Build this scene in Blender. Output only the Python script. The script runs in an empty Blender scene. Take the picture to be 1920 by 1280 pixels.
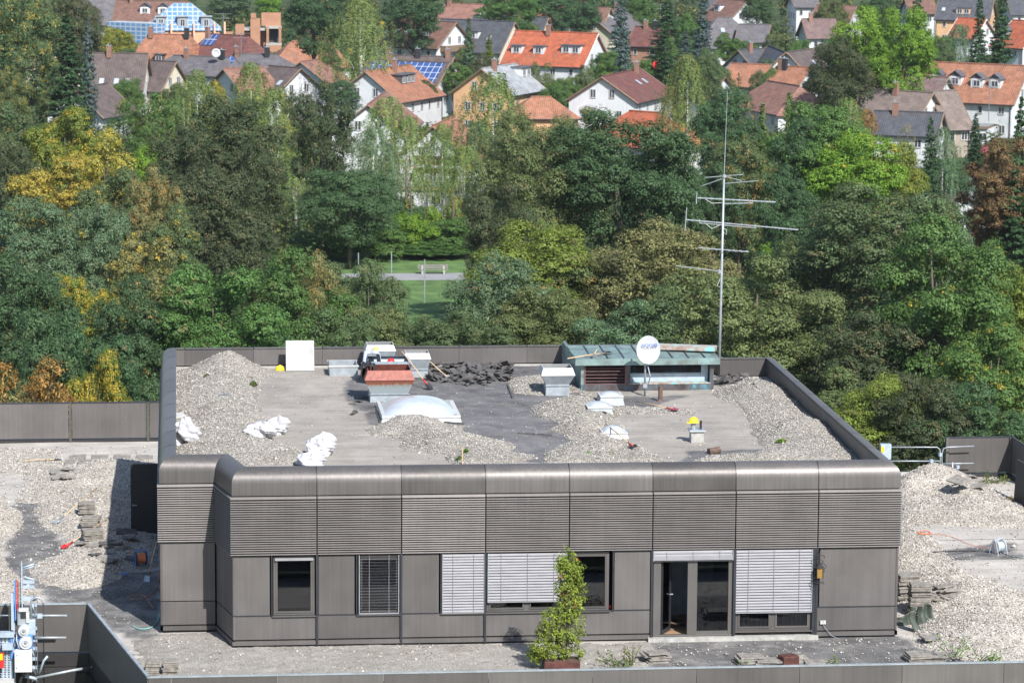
import bpy, math, random
import numpy as np
from mathutils import Vector, Matrix
PI=math.pi
R=math.radians
sc=bpy.context.scene
col=sc.collection
rng=np.random.default_rng(7)
random.seed(7)

# ---------------------------------------------------------------- camera, sky, sun
F_PX=6266.43; PITCH=.1498; YAW=.1006; ROLL=.0073; CAM=np.array([-1.464,-92.932,17.697])
def _basis():
    f=np.array([math.sin(YAW)*math.cos(PITCH),math.cos(YAW)*math.cos(PITCH),-math.sin(PITCH)])
    r=np.array([math.cos(YAW),-math.sin(YAW),0.]); u=np.cross(r,f)
    c,s=math.cos(ROLL),math.sin(ROLL)
    return c*r+s*u, -s*r+c*u, f
RR,UU,FF=_basis()
cd=bpy.data.cameras.new('camera'); cam=bpy.data.objects.new('camera',cd); col.objects.link(cam)
m3=Matrix((( RR[0],UU[0],-FF[0]),(RR[1],UU[1],-FF[1]),(RR[2],UU[2],-FF[2])))
cam.matrix_world=Matrix.Translation(Vector(CAM))@m3.to_4x4()
cd.sensor_width=36; cd.sensor_fit='HORIZONTAL'; cd.lens=F_PX/1920*36
cd.clip_start=1; cd.clip_end=6000
cd.dof.use_dof=True; cd.dof.focus_distance=108; cd.dof.aperture_fstop=3.2
sc.camera=cam
SUN=Vector((1.9,-5.15,4.95)).normalized()
w=bpy.data.worlds.new('World'); sc.world=w; w.use_nodes=True
nt=w.node_tree; bg=nt.nodes['Background']; sky=nt.nodes.new('ShaderNodeTexSky')
sky.sky_type='NISHITA'; sky.sun_disc=False
sky.sun_elevation=math.asin(SUN.z); sky.sun_rotation=math.atan2(SUN.x,SUN.y)
sky.altitude=500; sky.air_density=1.0; sky.dust_density=1.0
nt.links.new(sky.outputs[0],bg.inputs[0]); bg.inputs[1].default_value=.115
sd=bpy.data.lights.new('sun','SUN'); sd.energy=4.8; sd.angle=R(.5); sd.color=(1,.965,.92)
so=bpy.data.objects.new('sun',sd); so.rotation_euler=SUN.to_track_quat('Z','Y').to_euler(); so.location=(0,-40,60); col.objects.link(so)
sc.view_settings.view_transform='Standard'; sc.view_settings.look='None'; sc.view_settings.exposure=0.5
sc.view_settings.gamma=1
try:
    sc.cycles.max_bounces=6; sc.cycles.transparent_max_bounces=12; sc.cycles.caustics_reflective=False; sc.cycles.caustics_refractive=False
except Exception: pass

# ---------------------------------------------------------------- photo pixel -> point on a real plane
def ray(x,y): return FF+(x-960)/F_PX*RR-(y-640)/F_PX*UU
def at(x,y,z):
    d=ray(x,y); t=(z-CAM[2])/d[2]; return CAM+t*d
def aty(x,y,Y):
    d=ray(x,y); t=(Y-CAM[1])/d[1]; return CAM+t*d
_jx=[435,594,752,909,1067,1223,1377,1530,1681]
def fx(px): return float(np.interp(px,_jx,[2.4*i for i in range(9)]))   # along the front wall
G=-26.3; T=-5.15; DK=-.7     # street level, terrace level, roof deck level (parapet top is 0)

# ---------------------------------------------------------------- object helpers
def tag(o,label=None,cat=None,group=None,kind=None):
    if label: o['label']=label
    if cat: o['category']=cat
    if group: o['group']=group
    if kind: o['kind']=kind
    return o
def empty(name,loc,label=None,cat=None,group=None,rz=0):
    o=bpy.data.objects.new(name,None); col.objects.link(o); o.location=tuple(float(a) for a in loc); o.rotation_euler=(0,0,rz)
    o.empty_display_size=.2
    return tag(o,label,cat,group)
def org(o):
    v=Vector((0,0,0))
    while o is not None: v=v+o.location; o=o.parent
    return v
class MB:
    def __init__(s): s.v=[]; s.f=[]; s.m=[]
    def add(s,vs,fs,mi=0):
        b=len(s.v); s.v+= [tuple(float(c) for c in p) for p in vs]; s.f+=[tuple(b+i for i in f) for f in fs]; s.m+=[mi]*len(fs); return s
    def hexa(s,p,mi=0):  # 4 bottom ccw, 4 top ccw
        return s.add(p,[(3,2,1,0),(4,5,6,7),(0,1,5,4),(1,2,6,5),(2,3,7,6),(3,0,4,7)],mi)
    def box(s,c,d,rz=0,mi=0,rx=0,ry=0):
        M=Matrix.Rotation(rz,3,'Z')@Matrix.Rotation(ry,3,'Y')@Matrix.Rotation(rx,3,'X'); c=Vector([float(a) for a in c])
        q=[(-1,-1,-1),(1,-1,-1),(1,1,-1),(-1,1,-1),(-1,-1,1),(1,-1,1),(1,1,1),(-1,1,1)]
        return s.hexa([c+M@Vector((a*d[0]/2,b*d[1]/2,e*d[2]/2)) for a,b,e in q],mi)
    def bb(s,x0,x1,y0,y1,z0,z1,mi=0):
        return s.box(((x0+x1)/2,(y0+y1)/2,(z0+z1)/2),(abs(x1-x0),abs(y1-y0),abs(z1-z0)),0,mi)
    def slab(s,A,B,z0,z1,t0,t1,mi=0):   # upright box along A->B, offset t0..t1 to the left of the direction
        A=Vector(A[:2]);B=Vector(B[:2]);u=(B-A).normalized();n=Vector((-u.y,u.x))
        q=[A+n*t0,B+n*t0,B+n*t1,A+n*t1]
        return s.hexa([(p.x,p.y,z0) for p in q]+[(p.x,p.y,z1) for p in q],mi)
    def prism(s,poly,z0,z1,mi=0):
        n=len(poly)
        s.add([(p[0],p[1],z0) for p in poly]+[(p[0],p[1],z1) for p in poly],[tuple(range(n-1,-1,-1)),tuple(range(n,2*n))]+[(i,(i+1)%n,n+(i+1)%n,n+i) for i in range(n)],mi); return s
    def tube(s,pts,r,n=8,mi=0):
        pts=[Vector([float(a) for a in p]) for p in pts]; rs=r if hasattr(r,'__len__') else [r]*len(pts)
        b=len(s.v); prev=None
        for i,p in enumerate(pts):
            d=(pts[min(i+1,len(pts)-1)]-pts[max(i-1,0)]).normalized()
            a=prev if prev else (Vector((0,0,1)) if abs(d.z)<.9 else Vector((1,0,0)))
            x=(a-d*a.dot(d)).normalized(); prev=x; y=d.cross(x)
            for k in range(n):
                an=2*PI*k/n; q=p+(x*math.cos(an)+y*math.sin(an))*rs[i]; s.v.append(tuple(q))
        for i in range(len(pts)-1):
            for k in range(n): s.f.append((b+i*n+k,b+i*n+(k+1)%n,b+(i+1)*n+(k+1)%n,b+(i+1)*n+k)); s.m.append(mi)
        s.f.append(tuple(b+k for k in range(n-1,-1,-1))); s.m.append(mi)
        e=b+(len(pts)-1)*n; s.f.append(tuple(e+k for k in range(n))); s.m.append(mi)
        return s
    def lathe(s,c,prof,n=24,mi=0,M=None):
        b=len(s.v); c=Vector([float(a) for a in c]); M=M or Matrix.Identity(3)
        for r,z in prof:
            for k in range(n):
                a=2*PI*k/n; s.v.append(tuple(c+M@Vector((r*math.cos(a),r*math.sin(a),z))))
        for i in range(len(prof)-1):
            for k in range(n): s.f.append((b+i*n+k,b+i*n+(k+1)%n,b+(i+1)*n+(k+1)%n,b+(i+1)*n+k)); s.m.append(mi)
        return s
    def build(s,name,mats,parent=None,origin=None,local=False,smooth=False,bevel=0,color=None):
        if not isinstance(mats,(list,tuple)): mats=[mats]
        me=bpy.data.meshes.new(name)
        o=bpy.data.objects.new(name,me)
        if parent is not None: o.parent=parent; off=Vector((0,0,0)) if local else org(parent)
        elif origin is not None: off=Vector([float(a) for a in origin]); o.location=off
        else:
            a=np.array(s.v); off=Vector((float(a[:,0].mean()),float(a[:,1].mean()),float(a[:,2].min()))); o.location=off
        me.from_pydata([(v[0]-off.x,v[1]-off.y,v[2]-off.z) for v in s.v],[],s.f)
        for m in mats: me.materials.append(m)
        if len(mats)>1: me.polygons.foreach_set('material_index',s.m)
        if smooth: me.polygons.foreach_set('use_smooth',[True]*len(s.f))
        me.update(); col.objects.link(o)
        if bevel:
            b=o.modifiers.new('bevel','BEVEL'); b.width=bevel; b.segments=2; b.limit_method='ANGLE'; b.angle_limit=R(40)
        if color: o.color=(*color,1)
        return o
def fastmesh(name,V,F,mats,attr=None,smooth=False):
    me=bpy.data.meshes.new(name); n=len(F); k=F.shape[1]
    me.vertices.add(len(V)); me.vertices.foreach_set('co',np.ascontiguousarray(V,dtype=np.float32).ravel())
    me.loops.add(n*k); me.loops.foreach_set('vertex_index',np.ascontiguousarray(F,dtype=np.int32).ravel())
    me.polygons.add(n); me.polygons.foreach_set('loop_start',np.arange(0,n*k,k,dtype=np.int32)); me.polygons.foreach_set('loop_total',np.full(n,k,dtype=np.int32))
    if smooth: me.polygons.foreach_set('use_smooth',np.ones(n,dtype=bool))
    me.update(calc_edges=True)
    for m in mats: me.materials.append(m)
    if attr:
        for an,av in attr.items():
            a=me.attributes.new(an,'FLOAT','POINT'); a.data.foreach_set('value',np.ascontiguousarray(av,dtype=np.float32))
    return me
def link(name,me,parent=None,loc=(0,0,0)):
    o=bpy.data.objects.new(name,me); col.objects.link(o); o.parent=parent; o.location=loc; return o
def smooth_by_angle(o,deg=35):
    me=o.data; me.polygons.foreach_set('use_smooth',[True]*len(me.polygons))
    import bmesh
    bm=bmesh.new(); bm.from_mesh(me)
    for e in bm.edges:
        if len(e.link_faces)==2 and e.calc_face_angle(0)>R(deg): e.smooth=False
    bm.to_mesh(me); bm.free()

# ---------------------------------------------------------------- value noise
def vn(x,y,s,seed=0):
    x=np.asarray(x)/s+seed*17.3; y=np.asarray(y)/s+seed*9.1
    xi=np.floor(x).astype(np.int64); yi=np.floor(y).astype(np.int64); fx_=x-xi; fy_=y-yi
    def h(a,b):
        n=(a*374761393+b*668265263+seed*1442695)&0xffffffff; n=((n^(n>>13))*1274126177)&0xffffffff; return ((n^(n>>16))&0xffff)/65535.
    u=fx_*fx_*(3-2*fx_); v=fy_*fy_*(3-2*fy_)
    return (h(xi,yi)*(1-u)+h(xi+1,yi)*u)*(1-v)+(h(xi,yi+1)*(1-u)+h(xi+1,yi+1)*u)*v
def fbm(x,y,s,seed=0,o=4): return sum(vn(x,y,s/2**i,seed+i)*.5**i for i in range(o))/sum(.5**i for i in range(o))
def sdist(x,y,poly):   # signed distance, positive inside
    P=np.array(poly)[:,:2]; n=len(P); d=np.full(x.shape,1e9); ins=np.zeros(x.shape,bool)
    for i in range(n):
        a=P[i]; b=P[(i+1)%n]; e=b-a; t=np.clip(((x-a[0])*e[0]+(y-a[1])*e[1])/(e@e+1e-9),0,1)
        d=np.minimum(d,np.hypot(x-a[0]-t*e[0],y-a[1]-t*e[1]))
        c=((a[1]>y)!=(b[1]>y)); xx=(b[0]-a[0])*(y-a[1])/(b[1]-a[1]+1e-12)+a[0]; ins^=(c&(x<xx))
    return np.where(ins,d,-d)
def pp(lst,z): return [at(a,b,z)[:2] for a,b in lst]

# ---------------------------------------------------------------- materials
class NT:
    def __init__(s,name,rough=.6,metal=0,spec=.5):
        s.m=bpy.data.materials.new(name); s.m.use_nodes=True; s.t=s.m.node_tree; s.b=s.t.nodes['Principled BSDF']; s.out=s.t.nodes['Material Output']
        s.b.inputs['Roughness'].default_value=rough; s.b.inputs['Metallic'].default_value=metal
        s.b.inputs['Specular IOR Level'].default_value=spec
    def n(s,ty,**k):
        o=s.t.nodes.new(ty)
        for a,b in k.items(): setattr(o,a,b)
        return o
    def L(s,a,b): s.t.links.new(a,b)
    def val(s,x):
        o=s.n('ShaderNodeValue'); o.outputs[0].default_value=x; return o.outputs[0]
    def noise(s,scale,detail=4,rough=.55,vec=None,dist=0):
        o=s.n('ShaderNodeTexNoise'); o.inputs['Scale'].default_value=scale; o.inputs['Detail'].default_value=detail; o.inputs['Roughness'].default_value=rough; o.inputs['Distortion'].default_value=dist
        if vec: s.L(vec,o.inputs['Vector'])
        return o.outputs[0]
    def coord(s,scale=(1,1,1),kind='Object'):
        c=s.n('ShaderNodeTexCoord'); m=s.n('ShaderNodeMapping'); m.inputs['Scale'].default_value=scale; s.L(c.outputs[kind],m.inputs[0]); return m.outputs[0]
    def world(s,scale=(1,1,1)):
        c=s.n('ShaderNodeNewGeometry'); m=s.n('ShaderNodeMapping'); m.inputs['Scale'].default_value=scale; s.L(c.outputs['Position'],m.inputs[0]); return m.outputs[0]
    def ramp(s,f,stops,interp='LINEAR'):
        o=s.n('ShaderNodeValToRGB'); e=o.color_ramp.elements; o.color_ramp.interpolation=interp
        while len(e)<len(stops): e.new(.5)
        for i,(p,c) in enumerate(stops): e[i].position=p; e[i].color=(*c,1) if hasattr(c,'__len__') else (c,c,c,1)
        s.L(f,o.inputs[0]); return o.outputs[0]
    def mix(s,f,a,b,mode='MIX'):
        o=s.n('ShaderNodeMix',data_type='RGBA',blend_type=mode)
        for i,v in ((0,f),(6,a),(7,b)):
            if hasattr(v,'is_output') or isinstance(v,bpy.types.NodeSocket): s.L(v,o.inputs[i])
            elif hasattr(v,'__len__'): o.inputs[i].default_value=(*v,1)
            else: o.inputs[i].default_value=v
        return o.outputs[2]
    def math(s,op,a,b=0):
        o=s.n('ShaderNodeMath',operation=op)
        for i,v in enumerate((a,b)):
            if isinstance(v,bpy.types.NodeSocket): s.L(v,o.inputs[i])
            else: o.inputs[i].default_value=v
        return o.outputs[0]
    def color(s,c):
        if isinstance(c,bpy.types.NodeSocket): s.L(c,s.b.inputs['Base Color'])
        else: s.b.inputs['Base Color'].default_value=(*c,1)
        return s
    def bump(s,h,strength=.5,dist=.02):
        o=s.n('ShaderNodeBump'); o.inputs['Strength'].default_value=strength; o.inputs['Distance'].default_value=dist; s.L(h,o.inputs['Height']); s.L(o.outputs[0],s.b.inputs['Normal']); return s
def simple(name,c,rough=.6,metal=0,var=.25,scale=3,bump=0,spec=.5):
    t=NT(name,rough,metal,spec); v=t.world()
    n=t.noise(scale,5,.6,v); f=t.ramp(n,[(.3,1-var),(.7,1+var*.6)])
    t.color(t.mix(1.0,c,f,'MULTIPLY'))
    if bump: t.bump(t.noise(scale*6,3,.6,v),bump,.01)
    return t.m
def m_bronze(name,c,rough=.33,metal=.75,streak=.18):
    t=NT(name,rough,metal,.14); g=t.n('ShaderNodeNewGeometry')
    v1=t.world((7,7,.18)); v2=t.world((.7,.7,.7))
    a=t.noise(1.6,4,.6,v1); b=t.noise(1.2,3,.5,v2)
    oi=t.n('ShaderNodeObjectInfo'); rnd=t.ramp(oi.outputs['Random'],[(0,.80),(1,1.16)])
    f=t.mix(1.,t.ramp(a,[(.3,1-streak),(.7,1+streak)]),t.ramp(b,[(.3,.88),(.7,1.1)]),'MULTIPLY')
    f=t.mix(1.,f,rnd,'MULTIPLY')
    cc=t.mix(1.,c,f,'MULTIPLY')
    sp=t.ramp(t.noise(9,3,.7,t.world((1,1,1))),[(.71,0),(.75,1)])
    t.color(t.mix(t.math('MULTIPLY',sp,.35),cc,(.45,.43,.4)))
    rr=t.math('MULTIPLY_ADD',b,.3); 
    t.L(t.math('ADD',t.math('MULTIPLY',b,.22),rough-.1),t.b.inputs['Roughness'])
    t.bump(t.noise(1.1,3,.5,t.world((1,1,.6))),.12,.03)
    return t.m
M={}
M['bronze']=m_bronze('bronze_metal',(.130,.121,.116),.5,.06,.09)
M['bronze_cap']=m_bronze('bronze_coping',(.150,.140,.135),.43,.44,.14)
M['bronze_dark']=m_bronze('dark_bronze',(.05,.047,.047),.5,.15,.06)
M['gap']=simple('joint_and_shade_black',(.012,.013,.016),.6)  # black for joints, and for the shade painted inside the roof vents
M['louv']=m_bronze('louver_metal',(.27,.25,.24),.6,.0,.06)
M['frame']=m_bronze('frame_metal',(.13,.122,.115),.45,.2,.06)
M['framedark']=simple('dark_frame_metal',(.045,.048,.055),.45,.3)
M['door']=simple('door_metal',(.022,.023,.028),.45,.3,.1)
def m_scuff():
    t=NT('scuffed_white_board',.6,0,.3); v=t.world(); f=t.ramp(t.noise(2.2,7,.75,v,.8),[(.52,0),(.62,.45)]); g=t.ramp(t.noise(9,3,.7,v),[(.66,0),(.70,.6)]); t.color(t.mix(g,t.mix(f,(.44,.44,.43),(.27,.27,.26)),(.16,.15,.14))); return t.m
M['scuff']=m_scuff()
M['galv']=simple('galvanised_steel',(.38,.42,.45),.45,.3,.25,4)
M['galvpaint']=simple('pale_painted_steel',(.42,.50,.58),.45,.1,.2,6)
M['white']=simple('white_paint',(.52,.52,.51),.5,0,.1,5)
M['whiteplastic']=simple('white_plastic',(.50,.52,.54),.4,0,.08,4)
M['concrete']=simple('concrete',(.42,.41,.38),.85,0,.3,5,.5)
M['slab']=simple('paving_concrete',(.27,.25,.22),.9,0,.5,7,.7)
M['bitumen']=simple('torn_bitumen',(.105,.099,.095),.75,0,.6,6,.8)
M['wood']=simple('light_wood',(.62,.45,.27),.6,0,.2,8)
M['darkwood']=simple('weathered_wood',(.22,.15,.10),.8,0,.3,6)
M['red']=simple('red_paint',(.62,.03,.03),.45,0,.2,6)
M['yellow']=simple('yellow_plastic',(.92,.66,.02),.3,0,.05,4)
M['blue']=simple('blue_paint',(.10,.26,.62),.45,0,.15,6)
M['black']=simple('black_rubber',(.02,.02,.024),.6,0,.2,6)
M['steel']=simple('worn_steel',(.38,.38,.39),.4,.6,.3,9)
M['rustwood']=simple('rusty_brown_planter',(.10,.035,.025),.7,0,.5,8,.4)
M['cord']=simple('orange_cord',(.75,.20,.08),.5)
M['turq']=simple('turquoise_hose',(.25,.62,.55),.5)
M['pink']=simple('pink_plastic',(.35,.07,.10),.5)
M['soil']=simple('soil',(.10,.07,.05),.95,0,.4,8,.6)
M['amber']=simple('amber_glass',(.30,.18,.05),.3)
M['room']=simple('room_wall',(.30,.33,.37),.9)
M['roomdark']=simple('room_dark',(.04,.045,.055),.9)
M['roomfloor']=simple('room_floor',(.38,.24,.14),.8,0,.4,2)
def m_blind():
    t=NT('aluminium_blind',.5,0,.2); t.color(t.mix(1.,(.30,.297,.315),t.ramp(t.noise(2,3,.5,t.world((1,1,3))),[(.3,.86),(.7,1.05)]),'MULTIPLY')); return t.m
M['blind']=m_blind()
def m_glass(name,tint,refl=.16):
    t=NT(name); nt=t.t; tr=t.n('ShaderNodeBsdfTransparent'); tr.inputs[0].default_value=(*tint,1)
    gl=t.n('ShaderNodeBsdfGlossy'); gl.inputs['Roughness'].default_value=.03; gl.inputs[0].default_value=(.9,.92,.95,1)
    mx=t.n('ShaderNodeMixShader'); lw=t.n('ShaderNodeFresnel'); lw.inputs[0].default_value=1.5
    f=t.math('ADD',lw.outputs[0],refl); t.L(f,mx.inputs[0]); t.L(tr.outputs[0],mx.inputs[1]); t.L(gl.outputs[0],mx.inputs[2]); t.L(mx.outputs[0],t.out.inputs[0]); return t.m
M['glass']=m_glass('window_glass',(.45,.47,.5),.03)
M['farglass']=simple('house_window_glass',(.05,.06,.08),.12,0,.3,.6)
# house materials read each object's own colour
def m_objcol(name,rough,mode):
    t=NT(name,rough,0,.35); oi=t.n('ShaderNodeObjectInfo'); c=oi.outputs['Color']; v=t.coord()
    if mode=='roof':
        sp=t.n('ShaderNodeSeparateXYZ'); t.L(v,sp.inputs[0])
        w1=t.n('ShaderNodeTexWave'); w1.bands_direction='X'; w1.inputs['Scale'].default_value=1.05; t.L(v,w1.inputs[0])
        w2=t.n('ShaderNodeTexWave'); w2.bands_direction='Z'; w2.wave_profile='SAW'; w2.inputs['Scale'].default_value=1.25; t.L(v,w2.inputs[0])
        f=t.mix(1.,t.ramp(w1.outputs[1],[(0,.84),(1,1.06)]),t.ramp(w2.outputs[1],[(0,.8),(.4,1.05)]),'MULTIPLY')
        f=t.mix(1.,f,t.ramp(t.noise(.9,5,.65,v),[(.3,.66),(.7,1.2)]),'MULTIPLY')
        br=t.n('ShaderNodeTexVoronoi'); br.inputs['Scale'].default_value=3.2; t.L(v,br.inputs['Vector'])
        f=t.mix(1.,f,t.ramp(br.outputs['Color'],[(0,.82),(1,1.15)]),'MULTIPLY')
        st=t.ramp(t.noise(.35,4,.7,v),[(.5,0),(.72,.45)]); t.color(t.mix(st,t.mix(1.,c,f,'MULTIPLY'),(.13,.11,.09)))
        t.bump(w1.outputs[1],.5,.05)
    else:
        f=t.mix(1.,t.ramp(t.noise(.6,4,.6,v),[(.3,.88),(.7,1.04)]),t.ramp(t.noise(1.1,4,.6,t.coord((3,3,.4))),[(.3,.92),(.7,1.03)]),'MULTIPLY'); t.color(t.mix(1.,c,f,'MULTIPLY'))
    return t.m
M['roof']=m_objcol('roof_tiles',.75,'roof'); M['wall']=m_objcol('rendered_wall',.9,'wall')
def m_solar():
    t=NT('solar_cells',.2,0); v=t.coord()
    w1=t.n('ShaderNodeTexBrick'); w1.offset=0; w1.inputs['Scale'].default_value=1; w1.inputs['Mortar Size'].default_value=.05; w1.inputs['Brick Width'].default_value=1.05; w1.inputs['Row Height'].default_value=1.2
    for i,c in ((1,(.035,.07,.2)),(2,(.05,.1,.28)),(3,(.55,.6,.65))): w1.inputs[i].default_value=(*c,1)
    t.L(v,w1.inputs[0]); t.color(w1.outputs[0]); return t.m
M['solar']=m_solar()
def m_foliage():
    t=NT('leaves',.55,0,.25); oi=t.n('ShaderNodeObjectInfo')
    lv=t.n('ShaderNodeAttribute',attribute_type='GEOMETRY'); lv.attribute_name='lv'
    cl=t.n('ShaderNodeAttribute',attribute_type='GEOMETRY'); cl.attribute_name='cl'
    t2=t.n('ShaderNodeAttribute',attribute_type='OBJECT'); t2.attribute_name='tint2'
    am=t.n('ShaderNodeAttribute',attribute_type='OBJECT'); am.attribute_name='turn'
    f=t.math('LESS_THAN',cl.outputs['Fac'],am.outputs['Fac'])
    g=t.math('MULTIPLY',f,t.ramp(lv.outputs['Fac'],[(.15,.25),(.8,1.0)]))
    base=t.mix(g,oi.outputs['Color'],t2.outputs['Color'])
    base=t.mix(1.,base,t.ramp(lv.outputs['Fac'],[(0,.6),(1,1.45)]),'MULTIPLY')
    base=t.mix(1.,base,t.ramp(cl.outputs['Fac'],[(0,1.2),(1,.82)]),'MULTIPLY')
    t.color(base)
    tr=t.n('ShaderNodeBsdfTranslucent'); t.L(base,tr.inputs[0]); mx=t.n('ShaderNodeMixShader'); mx.inputs[0].default_value=.3
    t.L(t.b.outputs[0],mx.inputs[1]); t.L(tr.outputs[0],mx.inputs[2]); t.L(mx.outputs[0],t.out.inputs[0]); return t.m
M['leaf']=m_foliage()
M['bark']=simple('bark',(.11,.09,.07),.9,0,.4,5,.4)
def m_birch():
    t=NT('birch_bark',.7); n=t.noise(1.,4,.7,t.world((1.5,1.5,5))); t.color(t.ramp(n,[(.44,(.08,.07,.06)),(.52,(.62,.6,.56))])); return t.m
M['birch']=m_birch()
def m_gravel(name,a,b,c,scale):
    t=NT(name,.9,0,.3); v=t.world()
    vo=t.n('ShaderNodeTexVoronoi'); vo.inputs['Scale'].default_value=scale; t.L(v,vo.inputs['Vector'])
    vs=t.n('ShaderNodeSeparateColor'); t.L(vo.outputs['Color'],vs.inputs[0])
    cc=t.ramp(vs.outputs[0],[(0,a),(.35,b),(1,c)])
    big=t.ramp(t.noise(.9,5,.7,v),[(.3,.78),(.7,1.12)])
    crev=t.ramp(vo.outputs['Distance'],[(.3,1.0),(.9,.52)])
    br=t.ramp(t.noise(.55,6,.75,v),[(.54,0),(.70,.55)])
    cc=t.mix(1.,t.mix(1.,cc,big,'MULTIPLY'),crev,'MULTIPLY')
    t.color(t.mix(br,cc,(.16,.13,.10)))
    t.bump(t.math('MULTIPLY',vo.outputs['Distance'],-1),.9,.03); return t.m
M['gravel']=m_gravel('roof_gravel',(.19,.172,.148),(.35,.325,.285),(.53,.495,.44),26)
M['gravel2']=m_gravel('terrace_gravel',(.33,.29,.24),(.50,.46,.40),(.68,.64,.58),21)
M['gravel3']=m_gravel('dusty_grit',(.38,.35,.31),(.46,.43,.38),(.56,.53,.48),40)
def m_stone():
    t=NT('loose_stones',.85,0,.3); l=t.n('ShaderNodeAttribute'); l.attribute_name='lv'; t.color(t.ramp(l.outputs['Fac'],[(0,(.15,.135,.12)),(.35,(.35,.325,.285)),(1,(.62,.585,.53))])); return t.m
M['stone']=m_stone()
def m_deck(name,light,dark,dusty):
    t=NT(name,.85,0,.3); v=t.world(); a=t.n('ShaderNodeAttribute'); a.attribute_name='dark'
    n1=t.noise(.8,7,.65,v); n2=t.noise(18,3,.7,v); st=t.noise(1.,4,.6,t.world((.35,3.5,1)))
    lc=t.mix(1.,light,t.ramp(n1,[(.3,.78),(.7,1.18)]),'MULTIPLY'); lc=t.mix(1.,lc,t.ramp(st,[(.3,.88),(.7,1.1)]),'MULTIPLY')
    dc=t.mix(1.,dark,t.ramp(n1,[(.3,.6),(.72,1.6)]),'MULTIPLY'); dc=t.mix(t.ramp(t.noise(1.7,6,.7,v),[(.48,0),(.75,dusty)]),dc,light)
    c=t.mix(a.outputs['Fac'],lc,dc); c=t.mix(1.,c,t.ramp(n2,[(.3,.86),(.7,1.1)]),'MULTIPLY')
    pt=t.ramp(t.noise(1.3,5,.7,v,.6),[(.62,0),(.68,.35)]); c=t.mix(pt,c,t.mix(.5,light,(.5,.48,.44)))
    t.color(c); t.bump(t.noise(9,5,.7,v),.35,.02); return t.m
M['deck']=m_deck('roof_membrane',(.335,.305,.27),(.125,.122,.124),.5)
M['deck2']=m_deck('terrace_membrane',(.46,.43,.39),(.13,.127,.125),.55)
def m_ground():
    t=NT('ground_cover',.95,0,.2); v=t.world(); n=t.noise(.05,6,.65,v); t.color(t.ramp(n,[(.35,(.03,.045,.018)),(.55,(.06,.09,.03)),(.7,(.09,.10,.05))])); return t.m
M['ground']=m_ground()
M['lawn']=simple('mown_lawn',(.10,.185,.05),.9,0,.45,.5,.3)
M['asphalt']=simple('asphalt',(.30,.30,.31),.9,0,.15,.5)
def m_copper():
    t=NT('patinated_copper',.55,.25); v=t.world(); n=t.noise(2.2,6,.65,v); t.color(t.ramp(n,[(.3,(.15,.13,.11)),(.42,(.17,.23,.22)),(.6,(.24,.34,.33)),(.75,(.27,.46,.46))])); return t.m
M['copper']=m_copper()
def m_copper2():
    t=NT('stained_copper',.5,.3); v=t.world((1,1,.5)); n=t.noise(2.0,6,.7,v); t.color(t.ramp(n,[(.3,(.05,.04,.045)),(.46,(.10,.085,.085)),(.56,(.10,.14,.17)),(.68,(.13,.36,.43))])); return t.m
M['copper2']=m_copper2()
def m_rust():
    t=NT('rust_run_steel',.6,.15); v=t.world(); g=t.n('ShaderNodeTexCoord'); sp=t.n('ShaderNodeSeparateXYZ'); t.L(g.outputs['Object'],sp.inputs[0])
    n=t.noise(1.,4,.7,t.world((16,16,.5))); h=t.ramp(sp.outputs[2],[(.42,0.),(.80,1.)]); f=t.math('MULTIPLY',t.math('ADD',t.math('MULTIPLY',n,.9),h),.8)
    t.color(t.ramp(f,[(.45,(.38,.43,.45)),(.68,(.34,.35,.33)),(.8,(.33,.13,.06)),(.95,(.26,.09,.06))])); return t.m
M['rust']=m_rust()
M['rustred']=simple('rusted_red_metal',(.30,.10,.075),.6,.1,.35,8)
M['rust'].node_tree.nodes  # (rust ramp set above)
# ================================================================ ground sheet, lawn, path
def sheet(name,mat,poly,z,kind='structure'):
    mb=MB(); mb.add([(p[0],p[1],z) for p in poly],[tuple(range(len(poly)))]); return tag(mb.build(name,mat,origin=(0,0,z)),kind=kind)
sheet('ground',M['ground'],[(-1500,-300),(1900,-300),(1900,1900),(-1500,1900)],G)
def flat(name,mat,px,z): 
    P=pp(px,z); return sheet(name,mat,P,z)
flat('lawn',M['lawn'],[(380,470),(860,470),(960,660),(760,660),(740,590),(480,590)],G+.01)
flat('path',M['asphalt'],[(640,513),(960,511),(960,524),(640,526)],G+.03)
flat('road',M['asphalt'],[(480,592),(730,592),(690,640),(470,640)],G+.02)
flat('street',M['asphalt'],[(1812,310),(1850,310),(1840,440),(1790,440)],G+.02)

# ================================================================ terrace and the office block under it
ZR=-3.62
fa=at(1920,1238,ZR); fb=at(278,1268,ZR); fc=at(165,1130,ZR); fd=at(75,1130,ZR)
FR=[(-16,float(fd[1])),(float(fc[0]),float(fc[1])),(float(fb[0]),float(fb[1])),(33.5,float(fb[1])+.05)]
RX=at(1895,818,-3.7); RX2=at(1920,836,-3.7)
TER=FR+[(33.5,float(RX2[1])-8),(float(RX2[0])+.2,float(RX2[1])),(float(RX[0])+.15,float(RX[1])+.15),(19.5,float(RX[1])+.15),(19.5,33.3),(-16,33.3)]
blk=empty('office_block',(8,10,G),'tall bronze clad office block whose flat top is the gravel covered terrace','building')
mb=MB(); mb.prism(TER,G,T-.30); mb.build('outer_wall',M['bronze_dark'],blk)
mb=MB(); n=len(TER)
for i in range(n):
    A,B=TER[i],TER[(i+1)%n]
    if abs(A[0]+16)<.01 and abs(B[0]+16)<.01: continue
    mb.slab(A,B,T-.28,T+.10,-.02,.28)
mb.build('edge_kerb',M['bronze_dark'],blk)
mb=MB()
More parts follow.
